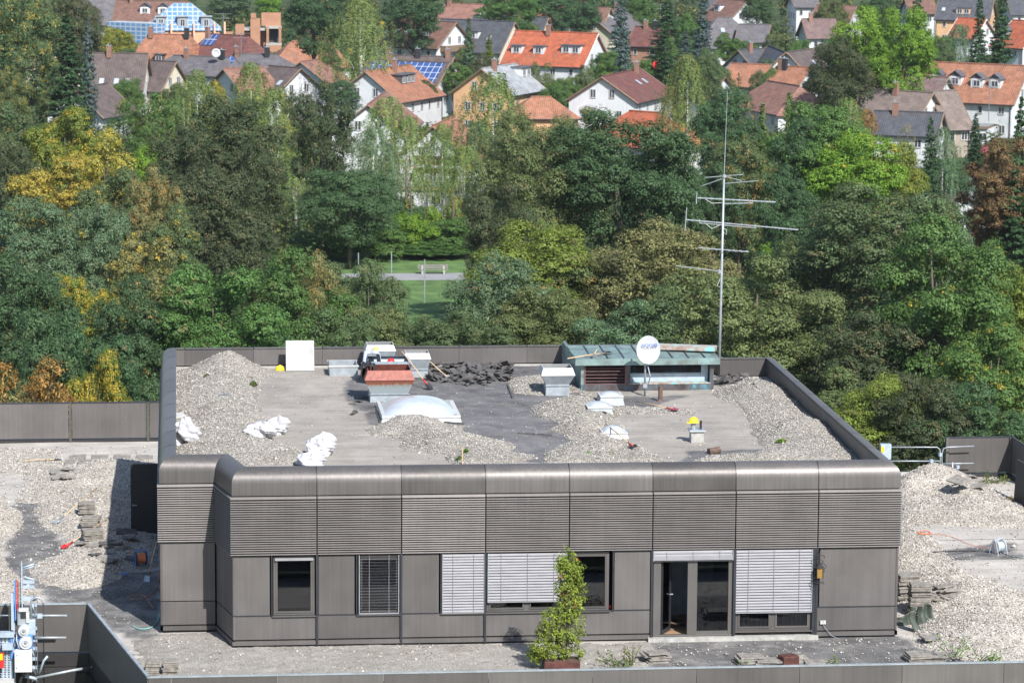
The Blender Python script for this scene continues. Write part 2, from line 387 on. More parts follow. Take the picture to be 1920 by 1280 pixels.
for A,B in ((FR[0],FR[1]),(FR[1],FR[2]),(FR[2],FR[3])):
    for k in range(5): mb.slab(A,B,T-1.9-k*3.6,T-.45-k*3.6,-.10,0.0)
mb.build('fascia_panel',M['bronze_dark'],blk)

def grid(x0,x1,y0,y1,res):
    nx=int((x1-x0)/res)+1; ny=int((y1-y0)/res)+1
    xs=np.linspace(x0,x1,nx); ys=np.linspace(y0,y1,ny); X,Y=np.meshgrid(xs,ys)
    i=np.arange(nx*ny).reshape(ny,nx); F=np.stack([i[:-1,:-1],i[:-1,1:],i[1:,1:],i[1:,:-1]],-1).reshape(-1,4)
    return X,Y,F
def deck(name,x0,x1,y0,y1,z,polys,mat,res=.15,keep=None):
    X,Y,F=grid(x0,x1,y0,y1,res); d=np.zeros(X.shape)
    for P in polys:
        s=sdist(X,Y,P)+ (fbm(X,Y,.9,3)-.5)*.7; d=np.maximum(d,np.clip(s/.12+.5,0,1))
    x=X.ravel(); y=Y.ravel()
    Z=z+ (fbm(X,Y,2.5,5)-.5)*.05
    if keep is not None:
        k=(sdist(X,Y,keep)>0).ravel(); F=F[k[F].all(1)]
    me=fastmesh(name,np.stack([x,y,Z.ravel()],1),F,[mat],{'dark':d.ravel()},True); o=link(name,me); o['kind']='structure'; return o
dark=[pp([(640,720),(690,700),(700,682),(1075,682),(1090,735),(1140,755),(1130,800),(1090,835),(1060,868),(990,868),(900,830),(862,797),(720,802),(690,790),(655,748)],DK),
      pp([(328,686),(480,686),(470,700),(328,705)],DK), pp([(1335,700),(1440,700),(1450,728),(1350,728)],DK), pp([(328,700),(352,700),(352,745),(328,745)],DK),
      pp([(1140,742),(1280,742),(1230,762),(1150,765)],DK),pp([(1290,845),(1440,842),(1440,868),(1290,868)],DK)]
deck('roof_deck',-1.9,19.0,.15,23.1,DK,dark,M['deck'],keep=[(-1.95,2.1),(-.35,2.1),(.1,.1),(19.1,.1),(19.1,19.95),(17.4,19.95),(16.75,23.15),(-1.95,23.15)])
TD=[pp([(26,938),(112,938),(122,1108),(0,1100)],T),pp([(80,1108),(185,1098),(235,1072),(300,1068),(304,1195),(235,1195),(165,1135),(85,1130)],T),
    pp([(1225,1192),(1680,1192),(1725,1215),(1920,1232),(1920,1290),(1225,1290)],T),pp([(1690,1020),(1900,1000),(1920,1030),(1760,1035)],T+.3)]
deck('terrace_floor',-15.8,33.2,float(fb[1])+.1,33.1,T,TD,M['deck2'],res=.2,keep=TER)

# ---------------------------------------------------------------- gravel: one heaped surface per roof area, and loose stones
def heap(name,bbox,z,polys,peaks,mat,label,res=.07,flat=0,seed=1,keep=None):
    X,Y,F=grid(*bbox,res); H=np.full(X.shape,-.05)
    nz=fbm(X,Y,1.2,seed)-.5
    for P,h,L in polys:
        s=sdist(X,Y,P)+nz*.45
        H=np.maximum(H,np.where(s>0,h*(1-np.exp(-s/L))*(.65+.7*fbm(X,Y,2.2,seed+9)),-.05))
    for (cx,cy,h,r,e,an) in peaks:
        c,s_=math.cos(an),math.sin(an); dx=(X-cx)*c+(Y-cy)*s_; dy=-(X-cx)*s_+(Y-cy)*c
        rr=np.hypot(dx,dy/e)/r; k=h*(1-np.power(np.clip(rr+nz*.25,0,2),1.15))
        H=np.maximum(H,np.where(k>0,k,-.05)+np.where(k>0,np.clip(H,0,1)*.5,0))
    H=H+np.where(H>0,np.clip(H*3,0,1)*((fbm(X,Y,.9,seed+21)-.5)*.22+np.minimum(0,fbm(X,Y,.5,seed+23)-.42)*.35),0); H=H+np.where(H>0,(fbm(X,Y,.25,seed+3,2)-.5)*.05+rng.normal(0,.007,X.shape),0)
    x=X.ravel(); y=Y.ravel(); hz=H.ravel(); k=hz>0
    if keep is not None: k&=(sdist(X,Y,keep).ravel()>0)
    f=F[k[F].any(1)]; u=np.unique(f); mp=np.full(len(x),-1); mp[u]=np.arange(len(u))
    me=fastmesh(name,np.stack([x[u],y[u],z+hz[u]],1),mp[f],[mat],None,True); o=link(name,me)
    tag(o,label,None,None,'stuff')
    return X,Y,H,o
def stones(name,pts,size,label):
    n=len(pts); O=np.array([(1,0,0),(-1,0,0),(0,1,0),(0,-1,0),(0,0,1),(0,0,-1)],float)
    FO=np.array([(0,2,4),(2,1,4),(1,3,4),(3,0,4),(2,0,5),(1,2,5),(3,1,5),(0,3,5)])
    s=size*np.exp(rng.normal(0,.38,(n,1,1))); a=rng.uniform(0,2*PI,n); q=rng.uniform(.45,1.25,(n,6,1))
    V=O[None]*q*s*np.array([1,1,.7]); c,sn=np.cos(a)[:,None],np.sin(a)[:,None]
    V2=V.copy(); V2[:,:,0]=V[:,:,0]*c-V[:,:,1]*sn; V2[:,:,1]=V[:,:,0]*sn+V[:,:,1]*c; tl=rng.uniform(-.5,.5,(n,1)); V2[:,:,2]+=V2[:,:,0]*tl
    V2+=pts[:,None,:]; F=(FO[None]+6*np.arange(n)[:,None,None]).reshape(-1,3)
    me=fastmesh(name,V2.reshape(-1,3),F,[M['stone']],{'lv':np.repeat(rng.uniform(0,1,n),6)}); o=link(name,me); tag(o,label,None,None,'stuff'); return o
def scatter(X,Y,H,z,n,edge=.35):
    # stones on the heaps and rolled a little beyond their feet
    idx=np.flatnonzero(H.ravel()>0); p=rng.choice(idx,n); j=rng.normal(0,.04,(n,2)); far=rng.random(n)<.10; j[far]=rng.normal(0,edge,(far.sum(),2))
    x=X.ravel()[p]+j[:,0]; y=Y.ravel()[p]+j[:,1]
    gx=np.clip(((x-X[0,0])/(X[0,1]-X[0,0])).round().astype(int),0,X.shape[1]-1); gy=np.clip(((y-Y[0,0])/(Y[1,0]-Y[0,0])).round().astype(int),0,X.shape[0]-1)
    h=np.maximum(H[gy,gx],0); return np.stack([x,y,z+h+.006],1)
def pk(px,py,z,h,r,e=1,an=0): 
    c=at(px,py,z); return (c[0],c[1],h,r,e,an)
MAINK=[(-1.95,2.1),(-.35,2.1),(.1,.15),(19.1,.15),(19.1,19.95),(17.4,19.95),(16.75,23.15),(-1.95,23.15)]
RP=[(pp([(328,696),(400,686),(450,686),(490,702),(492,720),(482,765),(478,800),(520,835),(580,872),(328,872)],DK),.30,.55),
    (pp([(328,720),(440,720),(470,800),(540,872),(400,872),(328,800)],DK),.42,1.1),
    (pp([(700,802),(745,790),(830,795),(890,825),(965,852),(975,872),(860,872),(820,850),(740,822)],DK),.22,.5),
    (pp([(958,712),(1020,704),(1075,684),(1092,690),(1090,728),(1140,752),(1100,762),(1080,735),(1010,742),(962,738)],DK),.16,.4),
    (pp([(995,765),(1060,745),(1140,760),(1170,775),(1150,790),(1060,795),(1010,785)],DK),.22,.4),
    (pp([(1055,805),(1100,790),(1165,800),(1180,815),(1120,830),(1060,822)],DK),.2,.35),
    (pp([(1020,852),(1080,830),(1160,828),(1230,850),(1245,872),(1020,872)],DK),.22,.4),
    (pp([(1140,762),(1230,764),(1310,770),(1300,780),(1180,776),(1150,770)],DK),.08,.25),
    (pp([(1355,740),(1385,724),(1430,722),(1470,722),(1640,872),(1290,872),(1320,856),(1435,852),(1405,790),(1380,755)],DK),.3,.6)]
RK=[pk(428,700,DK,.70,1.5,1.2),pk(408,728,DK,.4,1.3,1.3),pk(400,770,DK,.35,1.6,1.2),pk(455,800,DK,.3,1.4,1.6),pk(430,850,DK,.3,2.0,1.2),pk(510,856,DK,.22,1.4,.8),pk(778,806,DK,.40,1.5,.8),pk(735,812,DK,.2,.8,.8),pk(925,858,DK,.2,1.3,.7),pk(860,835,DK,.35,1.8,.9,-.3),pk(1085,712,DK,.6,.9,1.2),
    pk(1072,770,DK,.42,1.3,1),pk(1105,806,DK,.4,1.2,1),pk(1125,846,DK,.45,1.5,1),pk(1415,742,DK,.45,1.3,1.8),pk(1500,815,DK,.4,1.5,1.5)]
X,Y,H,o=heap('roof_gravel',(-1.95,19.1,.15,23.1),DK,RP,RK,M['gravel'],'grey gravel raked into heaps on the upper roof of the building',seed=2,keep=MAINK)
MAINH=(X,Y,H)
def surf(px,py,z=DK):   # height of the upper roof's surface under a photo pixel
    X,Y,H=MAINH; h=0
    for _ in range(4):
        p=at(px,py,z+h); ix=int(np.clip((p[0]-X[0,0])/(X[0,1]-X[0,0]),0,X.shape[1]-1)); iy=int(np.clip((p[1]-Y[0,0])/(Y[1,0]-Y[0,0]),0,X.shape[0]-1)); h=max(0,float(H[iy,ix]))
    return at(px,py,z+h)
S=scatter(X,Y,H,DK,52000,.30); S=S[(S[:,0]>-1.9)&(S[:,0]<18.7)&(S[:,1]>.5)&(S[:,1]<22.7)]
ex=rng.uniform([0,1,0],[18,22,0],(1500,3)); ex[:,2]=DK+.02; S=np.concatenate([S,ex]); k=sdist(S[:,0],S[:,1],MAINK)>.15
stones('loose_roof_stones',S[k],.019,'loose pebbles strewn over and around the gravel heaps on the upper roof')
BLD=[(-2.05,2.0),(-.45,2.0),(0,0),(19.2,0),(19.2,20.05),(17.5,20.05),(16.85,23.25),(-2.05,23.25)]
# left terrace
LP=[(pp([(-60,838),(105,842),(118,856),(120,882),(165,866),(215,862),(300,862),(300,1062),(238,1072),(182,1098),(122,1104),(116,1070),(114,945),(24,942),(40,915),(40,888),(-60,890)],T),.14,.5),
    (pp([(-60,915),(12,932),(18,960),(2,1040),(40,1085),(70,1115),(60,1300),(-100,1300)],T),.22,.5)]
LK=[pk(185,895,T,.45,2.2,1.7),pk(150,960,T,.30,1.6,2.5),pk(150,1070,T,.42,1.6,1.6),pk(-10,980,T,.5,1.0,3),pk(5,1120,T,.4,1.1,2.5)]
X,Y,H,o=heap('terrace_gravel',(-12,-2.2,float(fc[1])+.3,32.6),T,LP,LK,M['gravel2'],'pale coarse gravel heaped over the terrace left of the building',seed=5)
LEFTH=(X,Y,H); SL=scatter(X,Y,H,T,26000,.4)
# right terrace
rx1=32.6
RP2=[(pp([(1690,905),(1740,888),(1830,898),(1925,955),(1925,990),(1700,985),(1690,975)],T),.25,.6),
     (pp([(1680,990),(1715,985),(1760,1020),(1800,1060),(1850,1095),(1925,1130),(1925,1240),(1790,1236),(1725,1212),(1710,1150),(1680,1110)],T),.28,.6)]
RK2=[pk(1752,918,T,.85,1.9,1.1),pk(1700,925,T,.5,1.5,1.2),pk(1700,1045,T,.45,1.3,2.2),pk(1815,1130,T,.5,2.2,1.8),pk(1860,1190,T,.45,2.2,1.2),pk(1840,960,T,.3,2,1)]
X,Y,H,o=heap('terrace_gravel',(19.3,rx1,-5.8,24.4),T,RP2,RK2,M['gravel2'],'pale coarse gravel heaped over the terrace right of the building',seed=8)
RIGHTH=(X,Y,H); SR=scatter(X,Y,H,T,26000,.6)
# thin layer along the front
FP=[(pp([(303,1190),(405,1184),(440,1212),(1000,1206),(1222,1204),(1235,1290),(230,1290),(245,1200)],T),.035,.3)]
X,Y,H,o=heap('terrace_gravel',(-3,12.5,float(fb[1])+.35,1.9),T,FP,[],M['gravel3'],'thin layer of pale gravel along the front of the building',seed=11,keep=TER)
SF=scatter(X,Y,H,T,1500,.5)
ex=rng.uniform([12,-8,0],[32,-.2,0],(2600,3)); ex[:,2]=T+.03; ex2=rng.uniform([19.5,-5,0],[32,24,0],(5000,3)); ex2[:,2]=T+.03
ex3=rng.uniform([-12,3,0],[-2.3,32,0],(3500,3)); ex3[:,2]=T+.03
S=np.concatenate([SL,SR,SF,ex,ex2,ex3]); k=(sdist(S[:,0],S[:,1],BLD)<-.12)&(sdist(S[:,0],S[:,1],TER)>.4)
stones('loose_terrace_stones',S[k],.026,'loose pale stones strewn over the terrace around the building')
def tsurf(px,py,HH):
    X,Y,H=HH; h=0
    for _ in range(4):
        p=at(px,py,T+h); ix=int(np.clip((p[0]-X[0,0])/(X[0,1]-X[0,0]),0,X.shape[1]-1)); iy=int(np.clip((p[1]-Y[0,0])/(Y[1,0]-Y[0,0]),0,X.shape[0]-1)); h=max(0,float(H[iy,ix]))
    return at(px,py,T+h)

# ================================================================ the rooftop building
bld=empty('rooftop_building',(8.6,11.6,T),'long single storey bronze clad rooftop building with a rounded parapet and ribbed louvre band','building')
def mit(i,pts=BLD):
    a=Vector(pts[i-1]);b=Vector(pts[i]);c=Vector(pts[(i+1)%len(pts)]); u1=(b-a).normalized();u2=(c-b).normalized()
    n1=Vector((-u1.y,u1.x));n2=Vector((-u2.y,u2.x)); return (n1+n2)/(1+n1.dot(n2))
def strip(prof,i,s0,s1,mb,close=True):
    A=Vector(BLD[i]);B=Vector(BLD[(i+1)%8]);L=(B-A).length;u=(B-A)/L;n=Vector((-u.y,u.x)); rows=[]
    for s in (s0,s1):
        row=[]
        for t,z in prof:
            if s<=0: p=A+mit(i)*t
            elif s>=L: p=B+mit((i+1)%8)*t
            else: p=A+u*s+n*t
            row.append((p.x,p.y,z))
        rows.append(row)
    k=len(prof); fs=[(j,k+j,k+j+1,j+1) for j in range(k-1)]
    if close: fs+=[(k-1,2*k-1,k,0),tuple(range(k-1,-1,-1)),tuple(range(k,2*k))][1:] + [(k-1,2*k-1,k,0)]
    mb.add(rows[0]+rows[1],fs)
def arcprof(R0=.42):
    p=[(.03,-.75),(0,-.75)]
    for k in range(9):
        a=PI-(PI/2)*k/8; p.append((R0+R0*math.cos(a),-R0+R0*math.sin(a)))
    return p+[(.50,.0),(.50,-.05),(.46,-.05)]
prof=arcprof()
def splits(i,pitch=2.4,start=0):
    A=Vector(BLD[i]);B=Vector(BLD[(i+1)%8]);L=(B-A).length; s=[0]; x=pitch if not start else start
    while x<L-.4: s.append(x); x+=pitch
    return s+[L],L
for i in range(8):
    ss,L=splits(i,2.4,0 if i!=6 else 1.3)
    for a,b in zip(ss[:-1],ss[1:]):
        m=MB(); strip(prof,i,a+(.014 if a>0 else 0),b-(.014 if b<L else 0),m)
        o=m.build('coping_panel',M['bronze_cap'],bld); smooth_by_angle(o,30)
        ed=.014; m=MB()
        strip([(.46,-.07),(.46,-.09),(.44,-.62),(.47,-.62),(.49,-.09)],i,a+(.004 if a>0 else 0),b-(.004 if b<L else 0),m)
        m.build('inner_panel',M['bronze'],bld)
    m=MB(); strip([(.03,-.74),(.022,-.74),(.022,-.40)]+[(.42+.405*math.cos(PI-(PI/2)*k/8),-.42+.405*math.sin(PI-(PI/2)*k/8)) for k in range(9)]+[(.49,-.02)],i,0,L,m); 
    o=m.build('joint_strip',M['gap'],bld)
    for s in ss[1:-1]:
        m=MB(); strip([(.0-.012,-.76)]+[(.42+.434*math.cos(PI-(PI/2)*k/8),-.42+.434*math.sin(PI-(PI/2)*k/8)) for k in range(9)]+[(.46,.014)],i,s-.011,s+.011,m,close=False); m.build('joint_bead',M['framedark'],bld)
    m=MB(); strip([(.40,-.85),(.62,-.85),(.62,-.66),(.40,-.66)],i,0,L,m); m.build('upstand',M['concrete'],bld)
    # louvre band: one grille per bay
    if i in (0,1,2,3,7):
        for a,b in zip(ss[:-1],ss[1:]):
            m=MB(); N=24; z0=-2.455; pt=(2.455-.86)/N
            ga=a+(.018 if a>0 else 0); gb=b-(.018 if b<L else 0)
            for k in range(N):
                z=z0+k*pt; strip([(-.055,z),(-.055,z+.024),(.015,z+.026),(.015,z+.002)][::-1],i,ga,gb,m)
            strip([(-.06,-.85),(-.06,-.795),(.03,-.785),(.03,-.85)][::-1],i,ga,gb,m)
            m.build('louvre_grille',M['louv'],bld)
        m=MB(); strip([(.05,-2.47),(.05,-.76),(.12,-.76),(.12,-2.47)][::-1],i,0,L,m); m.build('louvre_backing',M['gap'],bld)
    else:
        m=MB(); strip([(.02,-2.47),(.02,-.76),(.12,-.76),(.12,-2.47)][::-1],i,0,L,m); m.build('upper_wall',M['bronze_dark'],bld)
# solid lower cladding
def clad(A,B,z0,z1,name='cladding_panel',mat='bronze',t=0.03):
    m=MB(); A=Vector(A);B=Vector(B);u=(B-A).normalized(); m.slab(A+u*.012,B-u*.012,z0,z1,t,t+.05); return m.build(name,M[mat],bld,bevel=.006)
ZT,ZM,ZB,ZS=-2.50,-4.23,-4.93,-5.10
for i in (0,1,3,4,5,6,7):
    ss,L=splits(i,2.4 if i!=0 else 3); A=Vector(BLD[i]);u=(Vector(BLD[(i+1)%8])-A).normalized()
    if i==1: ss=[0,L/2,L]
    for a,b in zip(ss[:-1],ss[1:]):
        clad(A+u*a,A+u*b,ZM+.015,ZT); clad(A+u*a,A+u*b,ZB+.01,ZM-.015)
    m=MB(); m.slab(A,A+u*L,ZS+.02,ZB-.03,.0,.08); m.build('base_strip',M['bronze'],bld)
    m=MB(); m.slab(A+u*.05,A+u*(L-.05),T-.1,-2.47,.085,.25); m.build('wall_core',M['gap'],bld)
# front wall bays
solid=[(0,506),(596,665),(753,823),(1152,1221),(1535,1681)]
for a,b in solid:
    xa=0 if a==0 else fx(a); xb=fx(b)
    clad((xa,0),(xb,0),ZM+.015,ZT)
for i in range(5): clad((i*2.4,0),((i+1)*2.4,0),ZB+.01,ZM-.015)
clad((16.8,0),(19.2,0),ZB+.01,ZM-.015)
m=MB(); m.bb(0,12.0,0,.08,ZS+.02,ZB-.03); m.bb(16.8,19.2,0,.08,ZS+.02,ZB-.03); m.build('base_strip',M['bronze'],bld)
m=MB(); m.bb(11.9,16.85,-.16,.25,T-.06,-5.03); m.build('door_step',M['concrete'],bld)
m=MB()
for a,b in ((0,fx(506)),(fx(596),fx(665)),(fx(753),fx(823)),(fx(1152),12.0),(16.8,19.2)): m.bb(a+.02,b,.09,.25,ZM,-2.47)
m.bb(0.02,12.0,.09,.25,T,ZM); m.bb(16.8,19.15,.09,.25,T,ZM); m.bb(0.02,19.15,.14,.3,-2.5,DK-.1)
m.build('wall_core',M['gap'],bld)
m=MB()
for k in range(1,8): 
    if k in (6,): continue
    z0=ZS if k<=5 or k==7 else ZS
    m.bb(k*2.4-.03,k*2.4+.03,-.035,.06,z0,-2.47)
for px in (508,667,825,1149): m.bb(fx(px)-.0,fx(px)+.035,-.02,.07,ZM,-2.48)
m.bb(0,12,.02,.07,ZM-.014,ZM+.014); m.bb(16.8,19.2,.02,.07,ZM-.014,ZM+.014); m.bb(14.36,14.44,-.05,.1,-5.0,-2.48)
m.build('pilaster_strip',M['framedark'],bld)
def window(x0,x1,z0,z1,fw=.075,name='window',y=.07,mull=()):
    m=MB(); d=.09
    m.bb(x0,x0+fw,y,y+d,z0,z1); m.bb(x1-fw,x1,y,y+d,z0,z1); m.bb(x0+fw,x1-fw,y,y+d,z0,z0+fw); m.bb(x0+fw,x1-fw,y,y+d,z1-fw,z1)
    for q in mull: m.bb(q-fw,q+fw,y,y+d,z0+fw,z1-fw)
    f=m.build(name,M['frame'],bld,bevel=.008)
    m=MB(); m.bb(x0-.03,x1+.03,-.03,y,z0-.03,z0); m.build('sill',M['frame'],f)
    xs=[x0]+list(mull)+[x1]
    for a,b in zip(xs[:-1],xs[1:]):
        m=MB(); m.bb(a+.05,b-.05,y+.04,y+.055,z0+.05,z1-.05); m.build('pane',M['glass'],f)
        m=MB(); e=.045; A=a+(fw if a in mull else fw); B=b-fw
        m.bb(A,A+e,y-.02,y+.03,z0+fw,z1-fw); m.bb(B-e,B,y-.02,y+.03,z0+fw,z1-fw); m.bb(A+e,B-e,y-.02,y+.03,z0+fw,z0+fw+e); m.bb(A+e,B-e,y-.02,y+.03,z1-fw-e,z1-fw)
        m.build('sash',M['frame'],f)
    return f
def blind(x0,x1,z0,z1,n,tilt,name='blind',y=-.0,drop=0,cords=2,skew=0):
    m=MB(); p=(z1-z0)/n
    for k in range(n):
        z=z0+p*(k+.5); w_=.088 if tilt>0 else .062; c,s_=math.cos(tilt),math.sin(tilt); prev=None; pts=[]
        for q in range(5):
            a=-.5+q/4; yy=a*w_; hh=(.012 if tilt>0 else .003)*(1-4*a*a); pts.append((y+yy*c+hh*s_*-1,z+yy*s_+hh*c))
        V=[(x0+.012,a,b) for a,b in pts]+[(x1-.012,a,b) for a,b in pts]+[(x0+.012,a,b-.003) for a,b in pts]+[(x1-.012,a,b-.003) for a,b in pts]
        m.add(V,[(i,i+1,6+i,5+i) for i in range(4)]+[(15+i,16+i,11+i,10+i) for i in range(4)])
    f=m.build(name,M['blind'],bld)
    for k in range(cords): 
        xx=x0+(x1-x0)*(k+.5)/cords; m=MB(); m.tube([(xx,y-.045,z0),(xx,y-.045,z1)],.006,5); m.build('blind_cord',M['galv'],f)
    for xx in (x0,x1): m=MB(); m.bb(xx-.01,xx+.01,y-.035,y+.035,z0-.02,z1); m.build('guide_rail',M['galv'],f)
    m=MB(); m.bb(x0,x1,y-.03,y+.03,z0-.035,z0-.005); m.build('bottom_rail',M['blind'],f); return f
w1=window(fx(512),fx(590),ZM,-2.52); tag(w1,'uncovered window with a rolled blind above it')
m=MB(); m.bb(fx(515),fx(587),-.01,.06,-2.63,-2.56); m.build('rolled_blind',M['blind'],w1)
window(fx(671),fx(750),ZM,-2.52); tag(blind(fx(673),fx(747),ZM+.05,-2.50,20,R(-11),cords=2),'lowered blind with open dark slats')
window(fx(827),fx(909),ZM,-2.52); blind(fx(829),fx(907),ZM+.03,-2.50,21,R(52),cords=2)
window(fx(912),9.57,ZM,-2.52,mull=(fx(988),)); blind(fx(914),9.55,-3.90,-2.50,17,R(52),cords=3)
window(9.63,fx(1143),ZM,-2.52)
# door bay
dz0,dz1=-4.98,-2.50
m=MB(); xL,xR=12.05,14.36
for a,b in ((xL,xL+.22),(fx(1290),fx(1308)),(fx(1366),xR)): m.bb(a,b,.03,.15,dz0,dz1)
m.bb(xL+.22,xR,.03,.15,dz1-.1,dz1); m.bb(xL,xR,.01,.16,dz0-.04,dz0)
df=m.build('door_frame',M['frame'],bld,bevel=.008)
m=MB(); m.bb(fx(1308),fx(1366),.08,.095,dz0,dz1-.1); m.build('pane',M['glass'],df)
m=MB(); m.bb(fx(1308),fx(1366),.04,.12,dz0,dz0+.1); m.build('bottom_rail',M['frame'],df)
# open leaf swings into the room
hx=xL+.24; ang=R(62); lw=.78; du=Vector((math.cos(ang),math.sin(ang)))
def leafbox(m,s0,s1,z0,z1,th=.03): m.slab((hx+du.x*s0,.1+du.y*s0),(hx+du.x*s1,.1+du.y*s1),z0,z1,-th,th)
m=MB(); leafbox(m,0,.08,dz0,dz1-.1); leafbox(m,lw-.08,lw,dz0,dz1-.1); leafbox(m,.08,lw-.08,dz0,dz0+.1); leafbox(m,.08,lw-.08,dz1-.2,dz1-.1)
dl=m.build('door_leaf',M['framedark'],bld); m=MB(); leafbox(m,.07,lw-.07,dz0+.08,dz1-.18,.006); m.build('pane',M['glass'],dl)
m=MB(); m.bb(hx+du.x*(lw-.06),hx+du.x*(lw-.06)+.1,.1+du.y*lw-.09,.1+du.y*lw-.06,-3.95,-3.92); m.build('handle',M['galv'],dl)
bl=blind(12.04,14.34,-2.77,-2.50,3,R(76),'raised_blind',cords=3,y=-.02); m=MB(); m.bb(12.04,14.34,-.05,.02,-2.80,-2.66); m.build('slat_stack',M['blind'],bl)
# blind bay
window(14.46,fx(1522),-4.90,-2.52,mull=(fx(1450),)); tag(blind(fx(1379),fx(1521),-4.33,-2.50,22,R(50),cords=3),'wide silver blind lowered nearly to the sill beside the open door')
m=MB(); m.bb(fx(1522),16.78,-.02,.12,-5.0,-2.48); m.build('window_jamb',M['framedark'],bld)
# room behind the glass
m=MB(); m.bb(.3,18.9,.26,6,-5.06,-5.02); m.build('room_floor',M['roomfloor'],bld)
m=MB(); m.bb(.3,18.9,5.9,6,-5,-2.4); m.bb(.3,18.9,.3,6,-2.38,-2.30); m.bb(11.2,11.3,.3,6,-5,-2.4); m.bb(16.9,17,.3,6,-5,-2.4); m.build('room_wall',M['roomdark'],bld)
m=MB(); m.bb(12.75,14.2,2.6,2.7,-5,-2.4); m.build('partition_wall',M['room'],bld)
m=MB()
for k in range(26): m.bb(13.15+k*.13,13.22+k*.13,.34,.42,-4.93,-4.5)
m.bb(13.1,16.6,.33,.44,-4.5,-4.46); m.build('radiator',M['galv'],bld)
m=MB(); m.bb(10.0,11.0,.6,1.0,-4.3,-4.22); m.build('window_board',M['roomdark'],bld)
for k in range(7):
    m=MB(); c=(12.6+random.random()*.9,.7+random.random()*1.2,-4.99+.03*k); m.box(c,(.3+random.random()*.4,.2,.02),random.random()*3,0,.1); tag(m.build('floor_board',[M['darkwood'],M['door']][k%2]),'broken board scrap on the floor just inside the open door','board',"board scraps inside the open door")
m=MB(); m.lathe((10.75,.32,-4.21),[(0,0),(.13,.0),(.11,.05),(.0,.1)],12); tag(m.build('hat',M['red'],smooth=True),'small red cap on the board behind the plain dark window','cap')
# wall sockets
m=MB()
for k in range(2): m.bb(fx(1538)+k*.085,fx(1538)+.075+k*.085,-.03,.03,-4.72,-4.62)
m.build('wall_socket',M['white'],bld)
m=MB(); x=fx(1543); m.tube([(x,-.02,-4.72),(x+.08,-.03,-4.85),(x+.25,-.08,-5.05),(x+.45,-.2,T+.02)],.008,5); m.build('socket_cable',M['galv'],bld)
# side door standing open on the left wall
dY=at(270,998,-5.08)[1]; zt=aty(270,869,dY)[2]; x0=float(aty(245,935,dY)[0])
m=MB(); m.bb(x0,-2.06,dY-.03,dY+.03,-5.09,zt); m.add([],[])
sdr=m.build('side_door',M['door'],bld,bevel=.01); tag(sdr,'black door leaf standing open on the left end')
m=MB(); m.bb(x0+.03,-2.1,dY-.045,dY-.03,-5.05,zt-.05); m.build('door_panel',M['door'],sdr)
m=MB(); m.bb(x0+.05,x0+.2,dY-.1,dY-.08,-4.15,-4.12); m.bb(x0+.05,x0+.08,dY-.1,dY-.03,-4.17,-4.10); m.build('handle',M['galv'],sdr)
# ================================================================ balustrades of bronze panels
def fence(name,label,pts,L,top=ZR,bot=T+.15,flip=1,post=True,start=0,thick=.05):
    rt=empty(name,(pts[0][0],pts[0][1],T),label,'balustrade','bronze panel balustrades round the terrace')
    for (A,B) in zip(pts[:-1],pts[1:]):
        A=Vector([float(c) for c in A[:2]]);B=Vector([float(c) for c in B[:2]]); u=(B-A).normalized(); D=(B-A).length; s=0; cuts=[0]
        x=start or L
        while x<D-.3: cuts.append(x); x+=L
        cuts.append(D)
        for a,b in zip(cuts[:-1],cuts[1:]):
            m=MB(); g=.07 if post else .006; m.slab(A+u*(a+g),A+u*(b-g),bot,top-.03,-thick/2,thick/2); m.build('panel',M['bronze'],rt)
        for c in cuts:
            m=MB(); q=A+u*c
            if post: m.slab(q-u*.05,q+u*.05,T+.0,top-.01,-.09,.06); m.build('post',M['frame'],rt)
            else: m.slab(q-u*.03,q+u*.03,T-.15,top-.25,.03*flip,.10*flip) ; m.build('bracket',M['galv'],rt)
        m=MB(); m.slab(A-u*.02,B+u*.02,top-.03,top+.012,-thick/2-.015,thick/2+.015); m.build('top_rail',M['galv'] if not post else M['framedark'],rt)
    return rt
lf=at(132,763,-3.62); Yl=33.05
fence('balustrade','long bronze balustrade along the rear edge of the left terrace',[(-15.9,Yl),(-2.1,Yl)],2.93,start=float(aty(132,800,Yl)[0]+15.9)%2.93)
fence('balustrade','low bronze panel balustrade running along the bottom edge of the photo',[FR[2],(33.2,float(fb[1]))],2.72,post=False,start=float(aty(1306,1250,float(fb[1]))[0]-FR[2][0])%2.72)
fence('balustrade','shaded bronze balustrade panel running obliquely back toward the hoist',[FR[1],FR[2]],9,post=False,flip=1)
fence('balustrade','bronze balustrade panel beside the blue hoist',[FR[0],FR[1]],9,post=False)
rl=aty(1775,860,float(RX[1])); 
fence('balustrade','bronze balustrade panel in the far right corner of the terrace',[(float(rl[0]),float(RX[1])),(float(RX[0]),float(RX[1]))],9,top=-3.7)
fence('balustrade','dark balustrade running forward from the far right corner',[(float(RX[0])+.05,float(RX[1])-.05),(float(RX2[0])+.1,float(RX2[1])),(33.3,float(RX2[1])-8)],3,top=-3.7)
m=MB(); a=at(1902,936,T); b=at(1960,975,T); m.slab(a,b,T,T+1.35,-.03,.03); o=m.build('metal_sheet',M['bronze_dark']); tag(o,'dark metal panel leaning at the right edge beyond the gravel','panel')
for v in o.data.vertices: v.co.y+=v.co.z*.35; v.co.x+=v.co.z*.15

